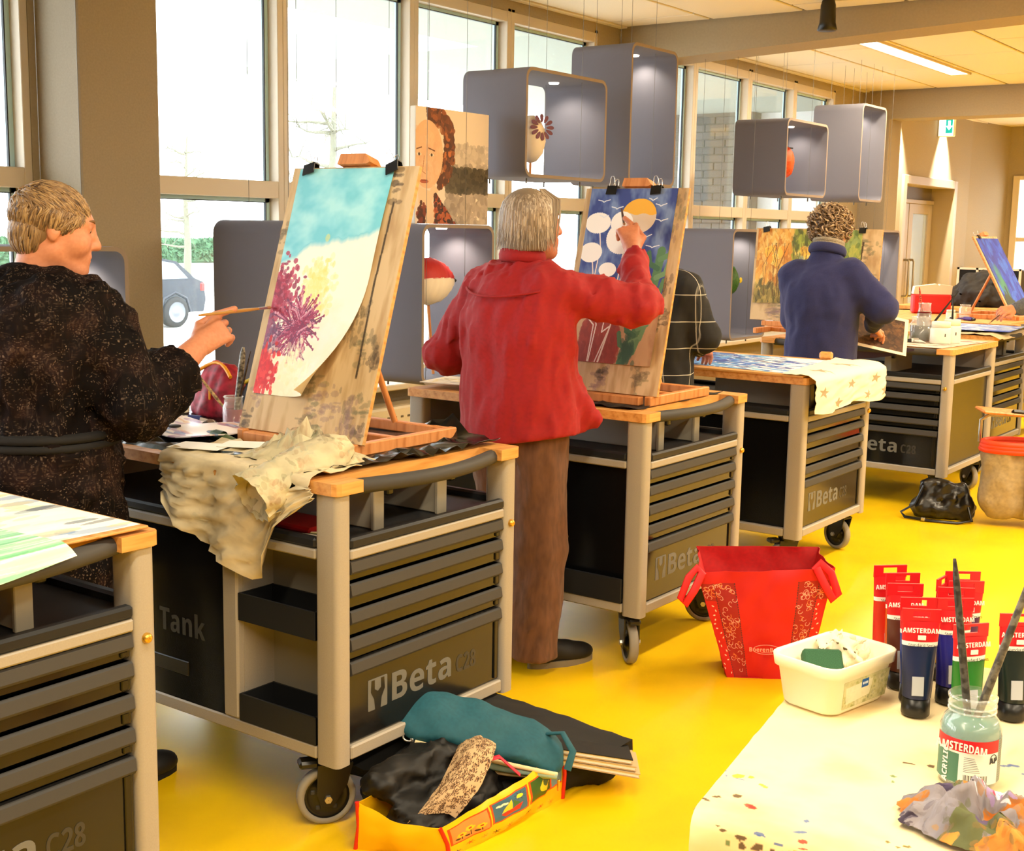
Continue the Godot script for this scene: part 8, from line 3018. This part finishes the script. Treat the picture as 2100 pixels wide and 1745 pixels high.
	F.caps(Bk * Vector3(-0.05, 0.14, 0), Bk * Vector3(-0.05, 0.38, 0), 0.115, 0.105, 0.03)
	F.caps(Bk * Vector3(0.08, 0.14, 0), Bk * Vector3(0.08, 0.38, 0), 0.115, 0.105, 0.03)
	F.ripple(fnoise(1.0, 293, 2), 0.014, Vector3(9, 5, 9))
	F.cut(Vector3(0, 0.035, 0), Vector3.DOWN)
	F.cut(Vector3(0, 0.425, 0), Vector3.UP)
	s = ST()
	F.nets(s)
	obj("body", s, M.khaki, kb)
	s = ST()
	for e in 3: tube(s, ring_pts(Vector3(0, 0.405 + 0.018 * e, 0) + Bk * Vector3(0.015, 0, 0), 0.175 - 0.004 * e, 0.115, Bk, 32), 0.016, 8, false)
	obj("rolled_lining", s, mat("lining_orange", Color(0.92, 0.26, 0.10), 0.6), kb)
	s = ST()
	tube(s, [Bk * Vector3(-0.14, 0.42, -0.13), Bk * Vector3(-0.14, 0.54, -0.13), Bk * Vector3(-0.10, 0.57, -0.13), Bk * Vector3(0.16, 0.57, -0.13), Bk * Vector3(0.18, 0.54, -0.13), Bk * Vector3(0.18, 0.05, -0.13)], 0.010, 8)
	obj("frame_tube", s, M.steel, kb)
	s = ST()
	bx(s, V0, Vector3(0.42, 0.016, 0.20), 0.007)
	obj("lid_board", s, M.wood_easel, kb, Bk * Vector3(0.03, 0.595, -0.03), Vector3(0, -1.047, -0.06))
	s = ST()
	bx(s, V0, Vector3(0.07, 0.03, 0.03), 0.01)
	obj("lid_knob", s, M.plastic_black, kb, Bk * Vector3(0.0, 0.608, 0.05), Vector3(0, -1.047, -0.06))
	var flap := ST()
	bx(flap, V0, Vector3(0.16, 0.32, 0.012), 0.005)
	obj("side_flap", flap, M.khaki, kb, Bk * Vector3(0.125, 0.225, 0.120), Vector3(0, -1.047, 0))
	var tx := lettering("eigendom", 0.040, M.drawer_strip, kb, Bk * Vector3(0.072, 0.15, 0.1275), V0, 0.001, true)
	tx.basis = Bk * Basis(Vector3(0, 0, 1), -PI / 2)
	for q in [-1.0, 1.0]:
		s = ST()
		lathe(s, [Vector2(0.001, -0.014), Vector2(0.045, -0.014), Vector2(0.052, 0.0), Vector2(0.045, 0.014), Vector2(0.001, 0.014)], 20, Transform3D(Bk * Basis(Vector3(0, 1, 0), Vector3(1, 0, 0), Vector3(0, 0, -1)), Bk * Vector3(q * 0.17, 0.052, -0.10)))
		obj("wheel", s, M.plastic_black, kb)

# ---------------------------------------------------------------- the table in front
func build_near_table():
	var A := Vector3(1.443, 0, -0.747)
	var Bt := Basis(Vector3(0.9866, 0, -0.163), Vector3.UP, Vector3(0.163, 0, 0.9866))
	var t := thing("work_table", "pale wooden work table covered with a paint-stained cream cloth", "table", A)
	t.basis = Bt
	obj("table_top", BOX(Vector3(0.012, 0.715, 0.0), Vector3(0.80, 0.745, 1.4), 0.004), M.wood_light, t)
	for p in [[0.05, 0.05], [0.75, 0.05], [0.05, 1.35], [0.75, 1.35]]:
		obj("leg", BOX(Vector3(p[0] - 0.03, 0, p[1] - 0.03), Vector3(p[0] + 0.03, 0.715, p[1] + 0.03), 0.005), M.wood_light, t)
	# cloth: lies on the top, hangs over the short side
	var c := thing("table_cloth", "cream cloth with paint splashes spread over the work table", "tablecloth", A)
	c.basis = Bt
	var n := fnoise(1.0, 301, 4)
	var rows := []
	for i in 41:
		var v := i / 40.0
		var row := []
		for j in 41:
			var u := j / 40.0
			var z := lerpf(0.004, 1.38, u)
			var p: Vector3
			var wob := n.get_noise_2d(v * 60, u * 90)
			if v < 0.72:
				p = Vector3(lerpf(0.795, 0.02, v / 0.72), 0.7475 + 0.0035 * maxf(0, wob), z)
			elif v < 0.80:
				var f := (v - 0.72) / 0.08
				p = Vector3(0.02 - 0.028 * sin(f * PI * 0.5), 0.7475 - 0.02 * (1.0 - cos(f * PI * 0.5)), z)
			else:
				var f := (v - 0.80) / 0.20
				p = Vector3(-0.009 - 0.012 * absf(n.get_noise_2d(u * 130, f * 12)) * (0.4 + f), 0.728 - 0.20 * f - 0.02 * n.get_noise_2d(u * 60, 3) * f, z)
			row.append(p)
		rows.append(row)
	var s := ST()
	sheet(s, rows, 0.0015)
	var im := canvas(700, 400, Color(0.95, 0.87, 0.68))
	var nn := fnoise(0.01, 305, 5)
	wash(im, func(u, v, k): return k.lerp(Color(0.88, 0.75, 0.50), clampf(nn.get_noise_2d(u * 420, v * 400) * 1.3, 0, 0.8)))
	var r := RandomNumberGenerator.new()
	r.seed = 311
	for i in 210:
		# splashes gather along the short side
		var y := 400.0 - absf(r.randfn()) * 62.0
		var x := absf(r.randfn()) * 240
		if i > 170:
			x = r.randf() * 700
			y = r.randf() * 400
		var col: Color = [Color(0.36, 0.30, 0.10), Color(0.24, 0.16, 0.08), Color(0.66, 0.16, 0.12), Color(0.26, 0.36, 0.60), Color(0.30, 0.42, 0.22), Color(0.78, 0.62, 0.10)][r.randi() % 6]
		for k in r.randi_range(1, 4): dab(im, x + r.randfn() * 7, y + r.randfn() * 4, r.randf_range(0.8, 5), r.randf_range(0.7, 2.4), col, 0.75, r.randf_range(-0.5, 0.5))
	for i in 120: dab(im, r.randf() * 300, 340 + r.randf() * 60, r.randf_range(5, 18), r.randf_range(4, 12), [Color(0.42, 0.50, 0.26), Color(0.72, 0.30, 0.22), Color(0.36, 0.44, 0.60), Color(0.86, 0.66, 0.12), Color(0.90, 0.80, 0.55)][r.randi() % 5], 0.28, r.randf() * 3)
	obj("cloth", s, img_mat("table_cloth_print", im, 0.9), c)
	var Y := 0.7515
	# ---------- white tub with sponge and paper
	var tb := thing("plastic_tub", "white plastic food tub with a stained label on the work table", "tub", Vector3(1.945, Y, -0.755))
	tb.basis = Basis(Vector3(0.975, 0, 0.22).normalized(), Vector3.UP, Vector3(-0.22, 0, 0.975).normalized())
	# open tub: outer wall, inner wall, rim
	var prof := [[0.0, 0.148, 0.098], [0.004, 0.155, 0.104], [0.062, 0.172, 0.118], [0.064, 0.182, 0.128], [0.082, 0.186, 0.132], [0.084, 0.182, 0.128], [0.080, 0.170, 0.117], [0.010, 0.150, 0.100], [0.008, 0.10, 0.06], [0.008, 0.001, 0.001]]
	s = ST()
	s.set_smooth_group(0)
	var loops := []
	for e in prof:
		var lp := rrect(e[1], e[2], minf(0.024, e[2] * 0.4), 5)
		var a := []
		for q in lp: a.append(Vector3(q.x, e[0], -q.y))
		loops.append(a)
	for i in loops.size() - 1:
		var m: int = loops[i].size()
		for k in m: quad(s, loops[i][k], loops[i][(k + 1) % m], loops[i + 1][(k + 1) % m], loops[i + 1][k])
	face(s, loops[0], Vector3(0, 0.05, 0))
	var tm := mat("tub_plastic", Color(0.95, 0.92, 0.80), 0.4)
	tm.backlight_enabled = true
	tm.backlight = Color(0.25, 0.24, 0.20)
	obj("tub", s, tm, tb)
	s = ST()
	sheet(s, [[Vector3(-0.055, 0.054, 0.0585), Vector3(0.072, 0.054, 0.0585)], [Vector3(-0.052, 0.008, 0.0535), Vector3(0.068, 0.008, 0.0535)]], 0.0006)
	var li := stain_image(240, 90, Color(0.78, 0.76, 0.56), [Color(0.52, 0.54, 0.22), Color(0.36, 0.40, 0.26), Color(0.86, 0.84, 0.74), Color(0.62, 0.60, 0.34)], 50, 321)
	fillpoly(li, PackedVector2Array([Vector2(10, 20), Vector2(150, 14), Vector2(140, 66), Vector2(16, 76)]), Color(0.88, 0.86, 0.74), 0.8)
	li.fill_rect(Rect2i(92, 8, 36, 28), Color(0.10, 0.34, 0.62))
	for k in 4: dab(li, 100 + k * 7, 22, 3, 5, Color(0.92, 0.94, 0.96))
	obj("label", s, img_mat("tub_label", li, 0.4), tb)
	var sp := thing("sponge", "green scouring sponge in the white tub", "sponge", Vector3(1.925, Y + 0.048, -0.765), 0.6)
	sp.rotate_object_local(Vector3(0, 0, 1), 0.75)
	obj("sponge", BOX(Vector3(-0.038, -0.012, -0.032), Vector3(0.038, 0.012, 0.032), 0.004), grain(mat("sponge_green", Color(0.24, 0.44, 0.30), 0.95), noise_tex(0.3, [[0.0, Color(0.6, 0.6, 0.6)], [1.0, Color.WHITE]], 128, FastNoiseLite.TYPE_SIMPLEX, 3, 331), Vector3.ONE * 20), sp)
	var cp := thing("crumpled_tissue", "crumpled cream tissue in the white tub", "tissue", Vector3(1.990, Y + 0.055, -0.760))
	var F := Field.new(Vector3.ONE * -0.06, Vector3.ONE * 0.06, 0.0036)
	F.ell(V0, Vector3(0.034, 0.040, 0.036), 0.01)
	F.ripple(fnoise(1.0, 333, 2), 0.022, Vector3(40, 40, 40))
	s = ST()
	F.nets(s)
	obj("tissue", s, mat("tissue_paper", Color(0.93, 0.87, 0.74), 0.9), cp)
	# ---------- acrylic tubes
	var G := "acrylic tubes on the work table"
	var yaw := -0.95
	var list := [
		[2.075, -0.690, Color(0.36, 0.16, 0.10), 0.178, 0.0, "brown acrylic tube with red top standing behind the white tub"],
		[2.125, -0.712, Color(0.80, 0.34, 0.06), 0.182, 0.1, "orange acrylic tube behind the brown tube"],
		[2.155, -0.745, Color(0.82, 0.16, 0.08), 0.184, 0.15, "vermilion acrylic tube, tallest behind the orange one"],
		[1.965, -0.625, Color(0.06, 0.12, 0.28), 0.172, -0.1, "dark blue acrylic tube standing in front of its row"],
		[2.02, -0.648, Color(0.08, 0.20, 0.50), 0.174, 0.0, "mid blue acrylic tube right behind the dark blue one"],
		[2.165, -0.655, Color(0.85, 0.68, 0.05), 0.178, 0.9, "yellow acrylic tube turned sideways between the rows"],
		[2.055, -0.600, Color(0.13, 0.12, 0.50), 0.174, 0.05, "violet blue acrylic tube standing behind the glass jar"],
		[2.105, -0.615, Color(0.20, 0.10, 0.40), 0.178, -0.05, "purple acrylic tube behind the violet blue one"],
		[2.150, -0.612, Color(0.30, 0.08, 0.30), 0.180, 0.05, "plum acrylic tube third in the purple row"],
		[2.195, -0.632, Color(0.55, 0.08, 0.20), 0.184, 0.0, "crimson acrylic tube, last of the purple row"],
		[1.955, -0.545, Color(0.07, 0.42, 0.10), 0.166, 0.25, "bright green acrylic tube right behind the glass jar"],
		[2.045, -0.498, Color(0.05, 0.11, 0.10), 0.170, 0.0, "black green acrylic tube beside the second jar"],
	]
	for e in list: paint_tube(e[5], Vector3(e[0], Y, e[1]), yaw + e[4], e[2], e[3], "amsterdam", G)
	# ---------- glass paint jar with green water and two brushes
	var jr := thing("paint_jar", "open glass paint jar with red and green label holding two brushes", "jar", Vector3(1.764, Y, -0.482), -0.95)
	s = ST()
	lathe(s, [Vector2(0.001, 0.0), Vector2(0.038, 0.0), Vector2(0.041, 0.005), Vector2(0.041, 0.078), Vector2(0.037, 0.090), Vector2(0.031, 0.098), Vector2(0.031, 0.116), Vector2(0.033, 0.118), Vector2(0.0335, 0.123), Vector2(0.031, 0.125)], 36)
	obj("glass", s, M.jar_glass, jr)
	s = ST()
	lathe(s, [Vector2(0.001, 0.003), Vector2(0.036, 0.003), Vector2(0.0395, 0.007), Vector2(0.0395, 0.079), Vector2(0.035, 0.090), Vector2(0.001, 0.090)], 32)
	obj("paint_water", s, mat("water_green", Color(0.30, 0.52, 0.44), 0.2), jr)
	for y in [0.103, 0.110]:
		s = ST()
		tube(s, ring_pts(Vector3(0, y, 0), 0.0318, 0.0318, Basis(), 28), 0.0014, 6, false)
		obj("screw_thread", s, M.jar_glass, jr)
	# wrap label
	s = ST()
	rows = []
	for i in 2:
		var row := []
		for j in 33:
			var a := lerpf(-1.75, 1.75, j / 32.0)
			row.append(Vector3(sin(a) * 0.0416, 0.070 if i == 0 else 0.008, cos(a) * 0.0416))
		rows.append(row)
	sheet(s, rows, 0.0004)
	var ji := canvas(420, 200, Color(0.90, 0.90, 0.86))
	ji.fill_rect(Rect2i(0, 0, 300, 56), Color(0.80, 0.07, 0.11))
	ji.fill_rect(Rect2i(0, 66, 130, 134), Color(0.26, 0.46, 0.36))
	ji.fill_rect(Rect2i(300, 0, 120, 200), Color(0.52, 0.54, 0.50))
	for k in 24: ji.fill_rect(Rect2i(150 + k * 4, 158, 1 + k % 3, 36), Color(0.12, 0.12, 0.12))
	for k in 9: ji.fill_rect(Rect2i(150, 78 + k * 8, 40 + (k * 37) % 34, 2), Color(0.30, 0.30, 0.30))
	for k in 16: ji.fill_rect(Rect2i(308, 10 + k * 11, 70 + (k * 23) % 36, 2), Color(0.32, 0.34, 0.32))
	obj("label", s, img_mat("jar_label", ji, 0.45), jr)
	lettering("AMSTERDAM", 0.011, M.tube_white, jr, Vector3(-0.0235, 0.060, 0.0352), Vector3(0, -0.62, 0), 0.0008, true, "lettering", false, 0.75)
	lettering("ACRYLIC", 0.009, M.tube_white, jr, Vector3(-0.0385, 0.030, 0.0168), Vector3(0, -1.16, PI / 2), 0.0008)
	lettering("AP", 0.008, M.drawer_strip, jr, Vector3(0.0205, 0.042, 0.0368), Vector3(0, 0.52, 0), 0.0006)
	s = ST()
	tube(s, ring_pts(Vector3(0.0205, 0.045, 0.0366), 0.0058, 0.0058, Basis(Vector3(0.868, 0, -0.497), Vector3(0.497, 0, 0.868), Vector3.UP), 18), 0.0005, 5, false)
	obj("seal_mark", s, M.drawer_strip, jr)
	brush("tall dark speckled brush standing upright in the open glass jar", Vector3(1.772, 0.775, -0.480), Vector3(1.785, 1.057, -0.527), 0.0052, Color(0.30, 0.29, 0.27), false)
	brush("grey brown brush leaning to the right in the open glass jar", Vector3(1.745, 0.775, -0.490), Vector3(1.852, 1.045, -0.435), 0.0056, Color(0.42, 0.39, 0.32), false)
	water_jar("second glass jar of murky water beside the black green tube", Vector3(1.90, Y, -0.385), 0.040, 0.10, Color(0.42, 0.38, 0.26), 0.055)
	# ---------- stiff crumpled rag
	var rg := thing("paint_rag", "stiff crumpled rag stained grey, orange and violet on the work table", "rag", Vector3(1.612, Y, -0.425))
	var rn := fnoise(1.0, 341, 3)
	rows = []
	for i in 45:
		var row := []
		for j in 45:
			var u := j / 44.0 * 2.0 - 1.0
			var v := i / 44.0 * 2.0 - 1.0
			var d := Vector2(u, v)
			var rad := 0.086 * (1.0 + 0.16 * rn.get_noise_2d(u * 2.2, v * 2.2))
			var sq := maxf(absf(u), absf(v))
			var q := d.normalized() * sq * rad if d.length() > 0.001 else Vector2.ZERO
			var ridge := 1.0 - absf(rn.get_noise_2d(q.x * 11.0 + 9.0, q.y * 11.0)) * 2.0
			var dome := 1.0 - sq * sq
			var y := 0.004 + dome * (0.022 + 0.038 * ridge) + 0.006 * absf(rn.get_noise_2d(q.x * 40, q.y * 40)) * dome
			row.append(Vector3(q.x * 0.85 + 0.02 * dome * rn.get_noise_2d(q.y * 30, 4), maxf(0.002, y), q.y * 1.15))
		rows.append(row)
	rows.reverse()
	s = ST()
	sheet(s, rows, 0.002)
	var ri := canvas(256, 256, Color(0.64, 0.60, 0.62))
	r.seed = 351
	var rn2 := fnoise(0.0055, 352, 3)
	wash(ri, func(u, v, k):
		var q: float = rn2.get_noise_2d(u * 256, v * 256)
		var w: float = rn2.get_noise_2d(u * 256 + 400, v * 256)
		if q > 0.18: return Color(0.72, 0.42, 0.13).lerp(Color(0.80, 0.55, 0.22), clampf(w * 2.0, 0, 1))
		if q < -0.22: return Color(0.20, 0.16, 0.22).lerp(Color(0.34, 0.28, 0.40), clampf(w * 2.0 + 0.4, 0, 1))
		if w > 0.2: return Color(0.36, 0.37, 0.22)
		return Color(0.56, 0.53, 0.55).lerp(Color(0.42, 0.40, 0.43), clampf(w + 0.4, 0, 1)))
	for i in 420:
		var x := r.randf() * 256
		var y := r.randf() * 256
		dab(ri, x, y, r.randf_range(2, 9), r.randf_range(2, 7), ri.get_pixel(clampi(int(x + r.randfn() * 16), 0, 255), clampi(int(y + r.randfn() * 16), 0, 255)).lerp(Color(0.35, 0.30, 0.30), r.randf() * 0.4), 0.45, r.randf() * 3)
	for i in 40: dab(ri, 180 + r.randfn() * 18, 110 + r.randfn() * 18, 4, 6, [Color(0.90, 0.86, 0.90), Color(0.80, 0.25, 0.35), Color(0.62, 0.52, 0.72)][r.randi() % 3], 0.8)
	obj("rag", s, img_mat("rag_stains", ri, 0.85), rg)

# ---------------------------------------------------------------- far trolleys
func build_far_corner():
	var pb := thing("flat_picture", "flat blue and white cloud picture on the trolley behind the khaki bag", "painting", Vector3(8.72, 0.9205, -2.55), 0.1)
	var s := ST()
	sheet(s, [[Vector3(0.34, 0.004, -0.26), Vector3(0.30, 0.004, 0.27)], [Vector3(-0.30, 0.004, -0.26), Vector3(-0.30, 0.004, 0.27)]], 0.003)
	obj("picture", s, img_mat("cloud_paint", blue_image(2), 0.6), pb)
	var rg := thing("crumpled_cloth", "crumpled beige cloth under the cloud picture at the trolley edge", "cloth", Vector3(8.62, 0.902, -2.42))
	var n := fnoise(1.0, 361, 3)
	var rows := []
	for i in 13:
		var row := []
		for j in 17:
			var u := j / 16.0
			var v := i / 12.0
			var x := lerpf(-0.34, 0.36, u)
			var z := lerpf(-0.22, 0.16, v)
			row.append(Vector3(x, (0.003 + 0.018 * maxf(0, n.get_noise_2d(u * 40, v * 40)) * (1.0 if v > 0.55 else 0.4)) - maxf(0, z - 0.115) * 0.6, z))
		rows.append(row)
	s = ST()
	rows.reverse()
	sheet(s, rows, 0.002)
	obj("cloth", s, mat("beige_cloth", Color(0.78, 0.70, 0.56), 0.9), rg)
	# red gift bag with cream lining
	var gb := thing("gift_bag", "red shopping bag with a cream paper lining on the far trolley", "bag", Vector3(10.45, 0.902, -3.42))
	var B := Basis(Vector3(0.5, 0, 0.866), Vector3.UP, Vector3(-0.866, 0, 0.5))
	gb.basis = B
	mat("gift_red", Color(0.82, 0.10, 0.10), 0.45)
	s = ST()
	bb(s, Vector3(-0.15, 0.0, -0.06), Vector3(0.15, 0.155, 0.06), 0.012)
	obj("bag_body", s, M.gift_red, gb)
	s = ST()
	prism(s, PackedVector2Array([Vector2(-0.15, 0.155), Vector2(0.15, 0.155), Vector2(0.155, 0.225), Vector2(0.06, 0.235), Vector2(0.05, 0.225), Vector2(0.03, 0.238), Vector2(-0.14, 0.215)]), 0.09)
	obj("paper_lining", s, M.white_plastic, gb)
	# dark jacket heap, black crate behind it
	var jh := thing("jacket_heap", "heap of a dark brown jacket on the far trolley", "jacket", Vector3(12.0, 0.902, -3.50))
	var F := Field.new(Vector3(-0.35, -0.03, -0.35), Vector3(0.35, 0.36, 0.35), 0.014)
	F.ell(Vector3(0, 0.10, 0.06), Vector3(0.24, 0.20, 0.28), 0.04)
	F.ell(Vector3(0, 0.06, -0.14), Vector3(0.18, 0.11, 0.15), 0.04)
	F.ripple(fnoise(1.0, 371, 3), 0.06, Vector3(7, 7, 7))
	F.cut(V0, Vector3.DOWN)
	s = ST()
	F.nets(s)
	obj("jacket", s, mat("jacket_brown", Color(0.12, 0.10, 0.09), 0.8), jh)
	var ck := thing("black_crate", "black crate with pale edging on the far trolley behind the jacket heap", "crate", Vector3(12.86, 0.902, -3.62))
	obj("crate", BOX(Vector3(-0.15, 0, -0.30), Vector3(0.15, 0.32, 0.30), 0.01), M.plastic_black, ck)
	for z in [-0.30, -0.12, 0.28]:
		obj("edging", BOX(Vector3(-0.16, 0.0, z), Vector3(-0.148, 0.33, z + 0.022)), M.frame, ck)
	obj("edging", BOX(Vector3(-0.16, 0.31, -0.30), Vector3(-0.148, 0.33, 0.30)), M.frame, ck)
	# purple tube, glasses on the trolley with the blue canvas
	lying_tube("purple paint tube lying before the blue canvas easel", Vector3(9.72, 0.902, -2.86), 0.9, Color(0.25, 0.14, 0.55), 0.20, Color(0.26, 0.16, 0.58))
	water_jar("clear empty glass standing before the jacket heap", Vector3(10.05, 0.902, -3.02), 0.045, 0.10, Color(0.70, 0.70, 0.66), 0.02)
	jar_pot("small white pot standing beside the clear empty glass", Vector3(9.80, 0.902, -3.05), 0.035, 0.07, M.white_plastic)
	lying_tube("white paint tube lying near the clear empty glass", Vector3(9.66, 0.902, -3.0), 0.4, Color(0.80, 0.80, 0.80), 0.16, Color(0.9, 0.9, 0.9))
	# rolled paper leaning in the corner
	var rp := thing("paper_roll", "tall roll of brown paper leaning against the wall beside the double door", "paper roll", Vector3(16.98, 0, -5.06))
	s = ST()
	tube(s, [V0, Vector3(0.0, 1.15, -0.04)], 0.085, 16)
	obj("roll", s, mat("brown_paper", Color(0.62, 0.50, 0.36), 0.8), rp)
